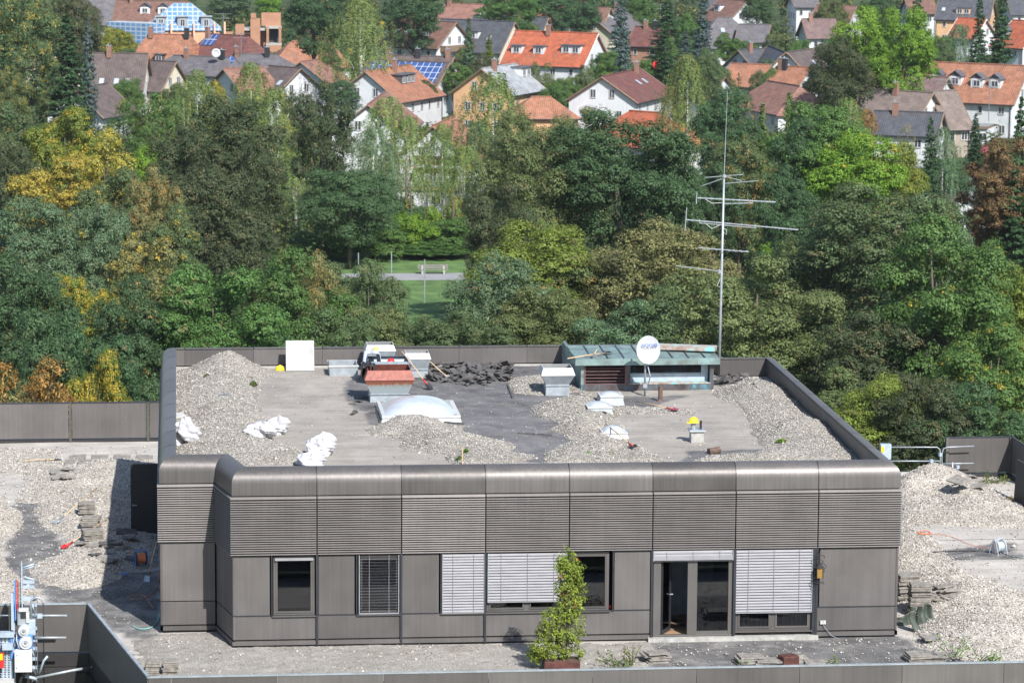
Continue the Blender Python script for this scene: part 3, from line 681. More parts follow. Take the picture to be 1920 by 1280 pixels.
# ================================================================ things on the upper roof
def local(o,rz): o.rotation_euler=(0,0,rz); return o
def vent(px,py,wb,wt,hb,hh,hc,label,mats=('galv','galv','white'),group=None,dep=1.0,rim=.8):
    c=surf(px,py); c[2]=DK; r=empty('roof_vent',c,label,'roof vent',group)
    def fr(m,w0,d0,z0,w1,d1,z1,th=.02,floor=False):
        for s,(a0,b0,a1,b1) in (('o',(w0,d0,w1,d1)),):
            P=[(-a0,-b0,z0),(a0,-b0,z0),(a0,b0,z0),(-a0,b0,z0)]; Q=[(-a1,-b1,z1),(a1,-b1,z1),(a1,b1,z1),(-a1,b1,z1)]
            Pi=[(p[0]*(1-th/a0),p[1]*(1-th/b0),p[2]) for p in P]; Qi=[(p[0]*(1-th/a1),p[1]*(1-th/b1),p[2]) for p in Q]
            m.add(P+Q+Pi+Qi,[(i,(i+1)%4,4+(i+1)%4,4+i) for i in range(4)]+[(8+(i+1)%4,8+i,12+i,12+(i+1)%4) for i in range(4)]+[(4+i,4+(i+1)%4,12+(i+1)%4,12+i) for i in range(4)])
    db,dt=wb/2*dep,wt/2*dep
    m=MB(); fr(m,wb/2,db,0,wb/2*.96,db*.96,hb); m.box((0,-db-.01,hb*.9),(wb*1.04,.03,.03)); m.build('base',M[mats[0]],r,local=True)
    m=MB(); fr(m,wb/2*.97,db*.97,hb,wt/2,dt,hb+hh); m.build('hopper',M[mats[1]],r,local=True)
    m=MB(); fr(m,wt/2*1.02,dt*1.02,hb+hh,wt/2*rim*1.1,dt*rim,hb+hh+hc); m.build('cap',M[mats[2]],r,local=True)
    m=MB(); m.box((0,0,hb+.05),(wb*.8,db*1.6,.02)); m.build('inner_shade',M['gap'],r,local=True); return r  # black plate: the dark inside of the hopper put into its colour
vent(728,748,1.28,1.62,.30,.46,.30,'large open hopper shaped roof vent with a rust red front flap',('galv','rust','rustred'))
vent(781,704,.74,.92,.3,.34,.2,'small galvanised vent with white rim behind the red shovel')
vent(712,694,.9,1.05,.35,.4,.2,'galvanised vent against the rear parapet, rearmost of the cluster')
vent(727,716,1.3,1.55,.30,.42,.08,'open galvanised vent box holding a red cap and a bag',('galv','galv','galv'))
vent(1043,738,.80,1.12,.38,.32,.24,'white rimmed hopper vent standing alone on gravel left of the copper shed')
def box_open(px,py,w,d,h,name,label,cat,mat='galv'):
    c=surf(px,py); r=empty(name,c,label,cat); m=MB(); t=.04
    m.bb(-w/2,w/2,-d/2,-d/2+t,0,h); m.bb(-w/2,w/2,d/2-t,d/2,0,h); m.bb(-w/2,-w/2+t,-d/2+t,d/2-t,0,h); m.bb(w/2-t,w/2,-d/2+t,d/2-t,0,h); m.build('curb_wall',M[mat],r,local=True,bevel=.006)
    m=MB(); m.bb(-w/2-.03,w/2+.03,-d/2-.03,-d/2,h-.06,h+.0); m.bb(-w/2-.03,w/2+.03,d/2,d/2+.03,h-.06,h); m.build('flange',M['white'],r,local=True)
    m=MB(); m.bb(-w/2+t,w/2-t,-d/2+t,d/2-t,.02,.03); m.build('base_plate',M['concrete'],r,local=True); return r
box_open(643,700,.98,1.15,.38,'open_curb','open grey metal curb frame on the roof beside the white board','curb')
# white board leaning on the rear parapet
c=at(563,696,DK); m=MB(); m.box((c[0],c[1]+.2,DK+.52),(.98,.03,1.06),0,0,-.28); tag(m.build('white_board',M['scuff']),'square white board leaning against the rear parapet','board')
def helmet(p,rz,label):
    r=empty('hard_hat',p,label,'hard hat','yellow hard hats on the roof',rz=rz); m=MB()
    prof=[(.002,.165),(.05,.16),(.09,.14),(.12,.10),(.135,.05),(.138,.015),(.15,.0),(.16,-.002)]
    m.lathe((0,0,.01),prof,20); 
    for v in range(len(m.v)): m.v[v]=(m.v[v][0]*1.12,m.v[v][1]*.95,m.v[v][2])
    m.build('shell',M['yellow'],r,local=True,smooth=True)
    m=MB(); m.add([(.12,-.10,.01),(.12,.10,.01),(.23,.06,-.005),(.25,0,-.005),(.23,-.06,-.005),(.12,-.10,.025),(.12,.10,.025),(.23,.06,.01),(.25,0,.01),(.23,-.06,.01)],[(0,1,2,3,4),(9,8,7,6,5),(0,4,9,5),(4,3,8,9),(3,2,7,8),(2,1,6,7)]); m.build('peak',M['yellow'],r,local=True)
    m=MB(); m.tube([(-.13,0,.06),(-.08,0,.15),(0,0,.178),(.08,0,.15),(.13,0,.06)],.012,6); m.build('ridge',M['yellow'],r,local=True,smooth=True); return r
h=surf(525,694); helmet(h,.2,'yellow hard hat on the roof membrane beside the white board')
# flue stub with a helmet on it
c=surf(1306,828); c[2]=DK; r=empty('flue_stack',c,'grey block flue with two pipes, one under a yellow hard hat','flue')
m=MB(); m.bb(-.2,.2,-.2,.2,0,.34); m.build('block',M['concrete'],r,local=True,bevel=.01); m=MB(); m.bb(-.25,.25,-.25,.25,.34,.39); m.build('cap',M['galv'],r,local=True,bevel=.01)
m=MB(); m.tube([(-.11,0,.39),(-.11,0,.60)],.075,12); m.build('pipe',M['galv'],r,local=True,smooth=False); m=MB(); m.tube([(.13,.03,.39),(.13,.03,.66)],.035,10); m.build('pipe',M['framedark'],r,local=True)
helmet((c[0]-.10,c[1],c[2]+.60),PI+.3,'yellow hard hat perched on a flue pipe in the middle of the bare roof')
# skylight dome
def dome(px,py,w,d,hb,hd,label,mb_='white',grp=None,name='dome_skylight'):
    c=surf(px,py); c[2]=DK; c[1]+=d/2; r=empty(name,c,label,'skylight',grp)
    m=MB(); m.hexa([(-w/2-.06,-d/2-.06,0),(w/2+.06,-d/2-.06,0),(w/2+.06,d/2+.06,0),(-w/2-.06,d/2+.06,0),(-w/2,-d/2,hb),(w/2,-d/2,hb),(w/2,d/2,hb),(-w/2,d/2,hb)]); m.build('curb',M['galv'],r,local=True)
    m=MB(); m.bb(-w/2-.03,w/2+.03,-d/2-.03,d/2+.03,hb,hb+.05*max(1,w*.7)); m.build('frame',M['white'],r,local=True,bevel=.012)
    N=18; V=[];F=[]
    for j in range(N+1):
        for i in range(N+1):
            u=-1+2*i/N; v=-1+2*j/N; V.append((u*w/2*.93,v*d/2*.93,hb+.05*max(1,w*.7)+hd*(1-abs(u)**2.6)*(1-abs(v)**2.6)))
    for j in range(N):
        for i in range(N): a=j*(N+1)+i; F.append((a,a+1,a+N+2,a+N+1))
    m=MB(); m.add(V,F); m.build('dome',M['domeplastic'],r,local=True,smooth=True); return r
t=NT('dome_plastic',.18); t.color(t.mix(t.ramp(t.noise(1.6,6,.7,t.world()),[(.5,0),(.7,.5)]),(.48,.52,.55),(.30,.31,.31))); M['domeplastic']=t.m
dome(790,791,2.45,2.9,.12,.36,'large white domed skylight between a gravel heap and the rusty vent')
g='small white domed roof lights'
dome(1147,760,.72,.85,.27,.08,'small white roof light nearest the copper shed',grp=g,name='roof_light')
dome(1125,781,.76,.85,.27,.11,'small domed roof light half buried behind the middle gravel heap',grp=g,name='roof_light')
dome(1153,822,.74,.8,.14,.15,'small domed roof light touched by a shovel handle',grp=g,name='roof_light')
# drain grate, pipes, pots
M['rustpipe']=simple('brown_rusty_pipe',(.15,.095,.075),.7,.1,.4,8)
c=surf(420,742); m=MB(); m.lathe((c[0],c[1],c[2]),[(.0,.03),(.2,.03),(.22,.0),(.2,-.05)],16)
for k in range(8): m.box((c[0],c[1],c[2]+.035),(.36,.02,.01),k*PI/8)
tag(m.build('drain_cover',M['steel']),'round ribbed drain cover lying on the large left gravel heap','drain cover')
c=surf(1238,752); m=MB(); m.tube([(c[0],c[1],DK),(c[0],c[1],DK+.5)],.075,12); m.lathe((c[0],c[1],DK),[(.14,0),(.12,.03),(.08,.06)],14); tag(m.build('vent_pipe',M['rustpipe']),'short rusty vent pipe standing in front of the copper shed','pipe')
c=surf(1340,850); m=MB(); m.tube([(c[0]-.2,c[1]-.1,c[2]+.08),(c[0]+.15,c[1]+.05,c[2]+.1)],.11,10); tag(m.build('broken_pot',M['rustpipe']),'broken brown clay pipe lying on gravel near the front parapet','clay pipe')
c=surf(1425,758)
# satellite dish
c=surf(1209,742); c[2]=DK; r=empty('satellite_dish',c,'white satellite dish on a thin mast in front of the copper shed','satellite dish')
m=MB(); m.tube([(0,0,0),(0,0,2.0)],.035,10); m.build('mast',M['galv'],r,local=True,smooth=True)
m=MB(); m.bb(-.07,.07,-.07,.07,.28,.42); m.tube([(.06,-.03,1.1),(.14,-.25,.7),(.1,-.1,.4)],.02,6); m.build('feed_arm',M['galv'],r,local=True)
D=Matrix.Rotation(R(90-6),3,'X')@Matrix.Scale(1.0,3); n=28; V=[];F=[]
mb=MB(); prof=[(.001,.0),(.12,.004),(.24,.02),(.34,.045),(.385,.06),(.40,.064)]
mb.lathe((0,0,0),prof,n); mb.lathe((0,0,0),[(.40,.064),(.40,.05),(.24,.0),(.001,-.02)],n)
Rm=Matrix.Rotation(R(84),3,'X')
mb.v=[tuple(Rm@Vector((v[0],v[1]*1.18,v[2]))+Vector((.07,-.14,1.58))) for v in mb.v]
dsh=mb.build('reflector',M['whiteplastic'],r,local=True,smooth=True)
cu=bpy.data.curves.new('logo','FONT'); cu.body='NOKIA'; cu.size=.14; cu.align_x='CENTER'; cu.extrude=.002; cu.offset=.0012
to=bpy.data.objects.new('tmp',cu); col.objects.link(to); bpy.context.view_layer.update()
me=bpy.data.meshes.new_from_object(to.evaluated_get(bpy.context.evaluated_depsgraph_get())); bpy.data.objects.remove(to)
M['ink']=simple('blue_ink',(.06,.14,.45),.5); me.materials.clear(); me.materials.append(M['ink'])
o=bpy.data.objects.new('lettering',me); col.objects.link(o); o.parent=dsh; o.location=(.06,-.235,1.69); o.rotation_euler=(R(84),0,0)
m=MB()
for k,(ax,az,an) in enumerate(((.0,0,.9),(.035,.03,.7),(.07,.0,-.3),(.05,-.035,.5))): m.box((.30+ax-.02,-.235,1.755+az),(.055,.006,.022),0,0,0,-an)
m.build('emblem',M['ink'],dsh,local=True)

# copper shed with louvres
A=at(1089,733,DK); B=at(1338,731,DK); sy=float(A[1]); sx0,sx1=float(A[0]),float(B[0]); 
ztop=float(aty(1200,684,sy)[2]); sh=empty('copper_shed',((sx0+sx1)/2,sy+1.5,DK),'low green patinated copper clad plant shed with louvred openings at the rear of the roof','shed')
yb=22.6; zl=float(aty(1200,720,sy)[2])
def fX(px): return float(aty(px,705,sy)[0])
m=MB(); m.bb(sx0,sx1,sy,sy+.1,DK,zl); m.build('plinth',M['copper2'],sh)
m=MB(); m.bb(sx0,fX(1095),sy+.02,sy+.12,zl,ztop); m.build('corner_post',M['copper'],sh)
m=MB(); m.bb(fX(1175),fX(1182),sy-.01,sy+.12,zl,ztop); m.build('corner_post',M['copper2'],sh); m=MB(); m.bb(fX(1331),sx1,sy,sy+.12,zl,ztop); m.build('corner_post',M['copper2'],sh)
m=MB(); m.bb(sx0,sx0+.1,sy+.12,yb,DK,ztop); m.build('side_wall',M['copper'],sh); m=MB(); m.bb(sx1-.1,sx1,sy+.12,yb-1.8,DK,ztop); m.build('side_wall',M['copper'],sh)
m=MB(); zz=np.linspace(zl+.04,ztop-.05,6)
for z in zz: m.box(((fX(1096)+fX(1174))/2,sy+.08,float(z)+.03),(fX(1174)-fX(1096),.12,.015),0,0,R(-38))
m.bb(fX(1095),fX(1098),sy+.0,sy+.05,zl,ztop); m.bb(fX(1172),fX(1175),sy+.0,sy+.05,zl,ztop); m.bb(fX(1098),fX(1172),sy,sy+.05,zl,zl+.03)
t=NT('maroon_copper',.45,.35); t.color(t.mix(1.,(.15,.085,.09),t.ramp(t.noise(3,4,.6,t.world()),[(.3,.7),(.7,1.5)]),'MULTIPLY')); M['maroon']=t.m
m.build('louvre',M['maroon'],sh)
m=MB(); zm=float(aty(1200,703,sy)[2])
for z in np.linspace(zm,ztop-.05,5): m.box(((fX(1183)+fX(1316))/2,sy+.30,float(z)+.03),(fX(1316)-fX(1183),.10,.012),0,0,R(-30))
m.build('louvre',M['copper2'],sh)
m=MB(); m.bb(fX(1183),fX(1330),sy+.34,sy+.38,zl,zm); m.bb(fX(1317),fX(1330),sy+.3,sy+.34,zm,ztop); m.build('inner_board',M['galvpaint'],sh)
t=NT('turquoise_patina',.6); t.color(t.ramp(t.noise(2.5,5,.7,t.world()),[(.35,(.28,.16,.12)),(.5,(.42,.38,.33)),(.62,(.22,.62,.64))])); M['patina']=t.m
m=MB(); m.bb(fX(1180),fX(1332),sy-.02,sy+.30,zl,zl+.035); m.build('ledge',M['patina'],sh)
m=MB(); m.bb(sx0+.1,sx1-.1,sy+.5,sy+.55,DK,ztop); m.build('dark_core',M['gap'],sh)
zf=float(aty(1200,673,sy-.15)[2]); rb=at(1190,645,zf+.12); RBY=float(rb[1]); xl0=float(aty(1080,670,sy-.15)[0])-.0; xr0=float(aty(1349,672,sy-.15)[0])
m=MB(); P=[(xl0,sy-.15),(xr0,sy-.15),(xr0,sy+1.0),(xr0-.62,RBY),(xl0,RBY)]
def rz_(y): return zf+(y-sy+.15)*.035
k=len(P); m.add([(a,b,rz_(b)-.05) for a,b in P]+[(a,b,rz_(b)) for a,b in P],[tuple(range(k-1,-1,-1)),tuple(range(k,2*k))]+[(i,(i+1)%k,k+(i+1)%k,k+i) for i in range(k)]); rf=m.build('roof',M['copper'],sh)
m=MB(); m.bb(xl0-.02,xr0+.02,sy-.18,sy-.15,zf-.20,zf+.02); m.bb(xl0-.02,xl0,sy-.15,RBY,zf-.18,zf+.06); m.build('fascia',M['copper'],sh)
for k in range(8):
    xx=xl0+.55+k*(xr0-xl0-.7)/7.6; m=MB(); m.hexa([(xx-.015,sy-.15,zf),(xx+.015,sy-.15,zf),(xx+.015,RBY-.1,rz_(RBY)),(xx-.015,RBY-.1,rz_(RBY)),(xx-.015,sy-.15,zf+.04),(xx+.015,sy-.15,zf+.04),(xx+.015,RBY-.1,rz_(RBY)+.04),(xx-.015,RBY-.1,rz_(RBY)+.04)]); m.build('seam',M['copper2'],rf)
a=aty(1231,655,RBY-.8); b=aty(1345,660,sy+.6)
m=MB(); q0=Vector((fX(1225)-.1,RBY-.8,rz_(RBY)+.02)); q1=Vector((xr0+.05,sy+.9,rz_(sy+1)+.02)); m.slab(q0,q1,q0.z,q0.z+.14,-.25,.25); tag(m.build('loose_flashing',[M['patina']]),'length of loose turquoise copper flashing lying on the shed roof','flashing')

# tools
def tool(p0,p1,label,blade='steel',socket='red',kind='shovel',grp='shovels left on the roofs',roll=0):
    p0=Vector([float(a) for a in p0]); p1=Vector([float(a) for a in p1]); r=empty(kind,p1,label,'shovel' if kind=='shovel' else 'pickaxe',grp); d=(p1-p0).normalized(); L=(p1-p0).length
    side=d.cross(Vector((0,0,1))).normalized(); up=side.cross(d)
    m=MB(); m.tube([p0,p0+d*L*.45+up*.015,p0+d*(L*.78)],.019,7); m.build('handle',M['wood'],r,smooth=True)
    m=MB(); m.tube([p0+d*(L*.76),p0+d*(L*.9)],[.026,.032],7); m.build('socket',M[socket],r,smooth=True)
    if kind=='shovel':
        m=MB(); a=p0+d*(L*.88); w0,w1=.10,.13; V=[];F=[]
        for j in range(5):
            s=j/4; wd=(w0+(w1-w0)*min(1,s*2))*(1 if s<.6 else 1-(s-.6)**1.3*1.2)
            for i in range(5):
                u=-1+2*i/4; V.append(a+d*(.30*s)+side*(wd*u)+up*(.03*u*u-.03*math.sin(s*2)+.02))
        n=len(V); V+= [v-up*.006 for v in V]
        for j in range(4):
            for i in range(4): q=j*5+i; F.append((q,q+1,q+6,q+5)); F.append((n+q+5,n+q+6,n+q+1,n+q))
        m.add(V,F); m.build('blade',M[blade],r,smooth=True)
    else:
        m=MB(); m.tube([p1-side*.3-up*.04,p1,p1+side*.3-up*.04],[.012,.028,.012],6); m.build('pick_head',M['steel'],r)
    return r
def off(p,z): return (p[0],p[1],p[2]+z)
b=surf(806,730); Yv=float(surf(760,725)[1]); a=aty(753,658,float(b[1])+1.2); tool(a,off(b,.05),'long shovel with a red socket propped on the vent cluster','black')
b=surf(843,713); a=aty(784,660,float(b[1])+1.3); tool(a,off(b,.05),'wooden shovel leaning from the vent cluster to the torn bitumen','steel','wood')
tool(off(surf(1193,757),.08),off(surf(1268,772),.06),'shovel with a reddish blade lying flat in front of the copper shed','pink')
tool(off(surf(1135,812),.3),off(surf(1192,845),.07),'shovel with red socket resting against the front small roof light','black')
zs=rz_(sy+1.2)+.06
tool(at(1064,672,zs),at(1145,660,zs),'wooden handled shovel lying on the left of the shed roof','black','darkwood')
tool(at(1122,652,zs+.1),at(1112,667,zs),'short brown pickaxe lying across the shed roof','steel','darkwood','pickaxe',None)

# torn bitumen pieces (each its own thing)
chunk=[]
for k in range(7):
    V=[];F=[];nx=5;L=.22+.07*k%.3;Wd=.12+.03*(k%3); bend=[-.9,.7,.2,-.4,1.1,.5,-.7][k]
    for j in range(2):
        for i in range(nx+1):
            for s in (0,1):
                u=-1+2*i/nx; V.append((u*L+(random.random()-.5)*.05,(-1+2*j)*Wd+(random.random()-.5)*.06,.06+bend*.12*u*u+s*.045+(random.random()-.5)*.02))
    def I(j,i,s): return (j*(nx+1)+i)*2+s
    for i in range(nx):
        F+=[(I(0,i,1),I(0,i+1,1),I(1,i+1,1),I(1,i,1)),(I(0,i,0),I(1,i,0),I(1,i+1,0),I(0,i+1,0)),(I(0,i,0),I(0,i+1,0),I(0,i+1,1),I(0,i,1)),(I(1,i,0),I(1,i,1),I(1,i+1,1),I(1,i+1,0))]
    F+=[(I(0,0,0),I(0,0,1),I(1,0,1),I(1,0,0)),(I(0,nx,0),I(1,nx,0),I(1,nx,1),I(0,nx,1))]
    me=bpy.data.meshes.new('bitumen_piece'); me.from_pydata(V,[],F); me.materials.append(M['bitumen']); chunk.append(me)
def put(me,p,rz,rx=0,ry=0,s=1,label=None,cat=None,grp=None,name=None):
    o=bpy.data.objects.new(name or me.name,me); col.objects.link(o); o.location=tuple(float(a) for a in p); o.rotation_euler=(rx,ry,rz); o.scale=(s,)*3; return tag(o,label,cat,grp)
for k in range(150):
    if k<118:
        u=random.random(); px=800+160*u; py=688+ 36*random.random()*(1-.6*abs(u-.5)); hh=random.random()*.08
    else: px=random.uniform(800,945); py=random.uniform(684,722); hh=.0
    p=at(px,py,DK+.02); put(random.choice(chunk),(p[0],p[1],p[2]+hh),random.random()*6,random.uniform(-.5,.5),random.uniform(-.4,.4),random.uniform(.35,.85),'torn piece of black bitumen in the rubble pile in front of the rear parapet','bitumen piece','torn bitumen rubble by the rear parapet')
for k in range(26):
    p=at(random.uniform(1340,1418),random.uniform(702,722),DK+.02); put(random.choice(chunk),(p[0],p[1],p[2]+random.random()*.12),random.random()*6,random.uniform(-.5,.5),random.uniform(-.4,.4),random.uniform(.4,.8),'torn piece of black bitumen piled right of the copper shed','bitumen piece','torn bitumen rubble right of the shed')
for k in range(14):
    p=surf(random.choice([random.uniform(655,690),random.uniform(1100,1135)]),random.uniform(715,790)); put(random.choice(chunk),p,random.random()*6,.1,.1,random.uniform(.2,.5),'small torn bitumen scrap lying near a vent or roof light','bitumen piece','scattered bitumen scraps')
# cut edges of membrane
for (a,b,l) in (((952,722),(962,748),'left of the lone white vent'),((971,813),(1035,817),'in the middle of the dark roof area'),((706,772),(714,795),'left of the large domed skylight'),((830,792),(870,796),'right of the large domed skylight')):
    m=MB(); p=surf(*a);q=surf(*b); m.slab(p,q,DK,DK+.05,-.03,.03); tag(m.build('membrane_strip',M['bitumen']),'curled black membrane edge '+l,'membrane strip')
# white bags
from mathutils import noise as mnoise
def bag(px,py,w,h,label,seed,HH=None,hand=None):
    c=surf(px,py); n=40; mb=MB(); V=[];F=[]; rg=np.random.default_rng(seed)
    ph=rg.uniform(0,6,8)
    for j in range(n+1):
        th=PI*j/n
        for i in range(2*n):
            a=2*PI*i/(2*n); d=Vector((math.sin(th)*math.cos(a),math.sin(th)*math.sin(a),math.cos(th)))
            rr=1+.28*math.sin(2*a+ph[0]+2*d.z)+.16*math.sin(3*a-ph[1]+5*d.z)+.10*math.sin(7*a+ph[2]+3*d.z)+.06*abs(math.sin(11*a+ph[3]+6*d.z))+.05*math.sin(17*d.z+5*a+ph[4])+.20*(.5-abs(mnoise.noise(d*2.6+Vector((seed*5,0,0)))))+.16*(.4-abs(mnoise.noise(d*6+Vector((0,seed*7,0)))))
            z=d.z*rr*h/2
            V.append((c[0]+d.x*rr*w/2.2,c[1]+d.y*rr*w/2.6,c[2]+max(z+h*.42,-.02+.01*math.sin(9*a))))
    for j in range(n):
        for i in range(2*n): F.append((j*2*n+i,j*2*n+(i+1)%(2*n),(j+1)*2*n+(i+1)%(2*n),(j+1)*2*n+i))
    mb.add(V,F)
    o=mb.build('sack',M['bagcloth'],smooth=True); return tag(o,label,'sack')
t=NT('white_sack_fabric',.6); t.color((.54,.54,.56)); t.bump(t.noise(7,5,.7,t.world()),.9,.06); M['bagcloth']=t.m
bag(346,832,.85,.75,'crumpled white sack slumped against the left parapet',1)
bag(492,818,.75,.42,'crumpled white sack lying on the edge of the left gravel heap, its left half',2).name='sack'
bag(520,814,.62,.5,'upright folded white sack beside a flatter one on the bare roof',3)
bag(604,852,.85,.55,'white sack standing nearest the front parapet',4)
bag(585,874,.9,.4,'flat white sack half hidden behind the front parapet',5)
c=surf(336,782); m=MB(); m.box((c[0],c[1],c[2]+.06),(.35,.4,.08),.3,0,.1); tag(m.build('plastic_lid',M['white']),'small white slab by the left parapet above a sack','slab')
# clothing on the vents
def cloth(c,w,d,h,mat,label,name,seed):
    rg=np.random.default_rng(seed); n=14; V=[];F=[]
    for j in range(n+1):
        for i in range(n+1):
            u=-1+2*i/n; v=-1+2*j/n; e=1+.25*math.sin(3*math.atan2(v,u)+seed); q=math.hypot(u,v)
            V.append((c[0]+u*w/2*e,c[1]+v*d/2*e,c[2]+h*.5*(1-q*.5)+.05*math.sin(6*u+seed)*math.cos(5*v)+rg.normal(0,.01)-(h*.9 if u*u>.7 else 0)))
    for j in range(n):
        for i in range(n): a=j*(n+1)+i; F.append((a,a+1,a+n+2,a+n+1))
    m=MB(); m.add(V,F); o=m.build(name,mat,smooth=True); s=o.modifiers.new('t','SOLIDIFY'); s.thickness=.02; return tag(o,label,'clothing')
yv=float(surf(728,748)[1]); 
t=simple('pale_blue_cloth',(.45,.50,.62),.9); c=aty(690,682,yv+.5); cloth((c[0],yv+.3,DK+1.0),.5,.7,.45,M['black'],'black jacket hanging over the left rim of the rusty vent','jacket',2)
yv2=float(surf(727,716)[1]); c=aty(694,668,yv2); cloth((c[0]+.05,yv2,DK+.95),.6,.7,.4,t,'pale blue workwear heaped on the left end of the vent cluster','work_clothes',4)
c=aty(733,671,yv2-.2); m=MB(); m.lathe((c[0],yv2-.2,DK+.72),[(.001,.14),(.1,.11),(.14,.0)],12); tag(m.build('cap',M['red'],smooth=True),'red cap lying in the open vent box','cap')
c=aty(705,668,yv2); m=MB(); m.lathe((c[0],yv2,DK+1.1),[(.001,.12),(.09,.09),(.12,.0)],12); tag(m.build('cap',simple('orange_cloth',(.85,.5,.15),.7),smooth=True),'orange cap on the pale workwear','cap')
# antenna mast
base=surf(1348,706); base[2]=DK; YA=float(base[1]); an=empty('antenna_mast',base,'tall thin aerial mast carrying several television aerials','antenna')
def za(x,y,dy=0): return aty(1240+x*.4216,140+y*.4216,YA+dy)
m=MB(); m.tube([base,za(265,1000),za(279,455)],[.05,.045,.035],10); m.build('mast',M['galv'],an,smooth=True)
m=MB(); m.tube([za(279,455),za(294,75)],[.014,.008],6); m.build('whip',M['galv'],an)
for segs in ([((195,458),(365,444)),((180,495),(275,462)),((275,485),(432,472)),((290,455),(358,472))],):
    m=MB()
    for k,(a,b) in enumerate(segs): m.tube([za(*a,dy=(-.3,.5,.4,0)[k]*.3),za(*b,dy=(.3,0,-.3,.2)[k]*.3)],.013,5)
    m.lathe(za(280,452),[(.001,.07),(.07,.04),(.07,-.05),(.0,-.06)],10); m.build('crossed_dipole',M['galv'],an)
def yagi(a,b,c,d,ref,ticks,tl):
    m=MB(); m.tube([za(*a),za(*b)],.022,6); 
    if c: m.tube([za(*c),za(*d)],.016,6); m.tube([za(*c),za(c[0],c[1]-18)],.012,5); m.tube([za(*d),za(d[0],d[1]-14)],.012,5)
    bm=m.build('aerial',M['galv'],an)
    if ref: m=MB(); m.tube([za(*ref[0]),za(*ref[1])],.018,6); m.tube([za(*ref[0],dy=-.2),za(*ref[0],dy=.2)],.012,5); m.tube([za(*ref[1],dy=-.2),za(*ref[1],dy=.2)],.012,5); m.build('reflector',M['galv'],bm)
    m=MB()
    for k in range(ticks):
        t=(k+.5)/ticks; x=a[0]+(b[0]-a[0])*t; y=a[1]+(b[1]-a[1])*t; m.tube([za(x-1,y+5,dy=-tl),za(x+1,y-5,dy=tl)],.008,4)
    m.build('element',M['galv'],bm)
yagi((160,548),(508,567),(280,574),(405,571),((158,522),(155,574)),14,.22)
yagi((108,645),(608,690),(170,660),(420,682),((113,592),(105,695)),9,.35)
m=MB(); m.tube([za(165,770),za(390,788)],.018,6)
for k in range(8): t=k/7; m.tube([za(170+t*200-14,771+t*15+3,dy=-.5*(1-.6*t)),za(170+t*200+14,771+t*15-3,dy=.5*(1-.6*t))],.012,4)
m.build('aerial',M['galv'],an)
m=MB(); m.tube([za(65,850),za(258,874)],.016,6)
for k in range(16): t=k/15; m.tube([za(68+t*170,850+t*21,dy=-.18),za(68+t*170,850+t*21,dy=.18)],.011,4)
m.lathe(za(258,875),[(.001,.07),(.06,.05),(.06,-.06),(.001,-.07)],8); m.build('aerial',M['galv'],an)
m=MB(); m.tube([za(268,680),za(290,690),za(288,712),za(276,700)],.012,5); m.tube([za(200,665),za(225,685),za(262,668)],.012,5); m.tube([za(198,555),za(225,572),za(270,570)],.012,5); m.tube([za(262,905),za(248,940),za(266,946)],.012,5); m.build('cable',M['white'],an)
# moss tufts, stake
def leafquads_placeholder(): pass
def tuft(p,w,h,colr,label,name='moss_tuft',seed=0,n=160,cat='moss'):
    rg=np.random.default_rng(seed); a=rg.uniform(0,2*PI,n); r_=np.sqrt(rg.uniform(0,1,n)); P=np.stack([p[0]+np.cos(a)*r_*w/2,p[1]+np.sin(a)*r_*w/2,p[2]+(1-r_**2)*h*rg.uniform(.5,1,n)],1)
    N=rg.normal(0,1,(n,3))*.5+np.array([0,0,1]); V,F,lv=leafquads(P,N,np.full(n,.07),rg)
    me=fastmesh(name,V-np.array(p),F,[M['leaf']],{'lv':lv,'cl':np.ones(len(V))*.6}); o=link(name,me,None,tuple(p)); o.color=(*colr,1); o['tint2']=[.2,.15,.05]; o['turn']=0.0; tag(o,label,cat); return o
def leafquads(P,N,size,rg,asp=.62):
    n=len(P); N=N/np.linalg.norm(N,axis=1,keepdims=True); t=np.cross(N,rg.normal(0,1,(n,3))); t/=np.linalg.norm(t,axis=1,keepdims=True)+1e-9; b=np.cross(N,t)
    s=np.asarray(size)[:,None]; V=np.stack([P-t*s*.6,P+b*s*.5*asp+N*s*.08,P+t*s*.6,P-b*s*.5*asp+N*s*.08],1).reshape(-1,3); F=np.arange(4*n).reshape(n,4); return V,F,np.repeat(rg.uniform(0,1,n),4)
for i,(px,py,w_,h_,c_,l_) in enumerate(((1102,862,.55,.3,(.12,.24,.03),'bright green moss clump nearest the middle of the front parapet'),(1146,862,.42,.28,(.16,.30,.03),'round bright green moss clump right of another one at the front parapet'),(1075,862,.2,.2,(.14,.26,.03),'small moss tuft left of the larger moss clumps'),(1198,864,.35,.14,(.14,.22,.04),'low moss tuft below the shovel at the front parapet'),(862,866,.3,.22,(.14,.24,.04),'green tuft beside the wooden stake'),(874,848,.15,.12,(.14,.24,.04),'tiny green tuft right of the wooden stake'),(388,710,.3,.18,(.10,.12,.03),'dull weed on the rear of the left gravel heap'),(475,722,.25,.15,(.10,.14,.03),'small weed on the right slope of the left heap'),(1466,828,.35,.1,(.16,.26,.04),'green moss patch on the right gravel strip'),(514,868,.35,.12,(.12,.16,.04),'green weed on the left heap behind the front parapet'),(1520,866,.4,.08,(.15,.24,.04),'low moss patch at the front of the right gravel strip'))):
    tuft(surf(px,py),w_,h_,c_,l_,seed=i)
p=surf(867,872); m=MB(); m.tube([p,(p[0],p[1]-.02,p[2]+.55)],.018,6); tag(m.build('wooden_stake',M['wood']),'thin wooden stake upright in gravel at the front parapet','stake')

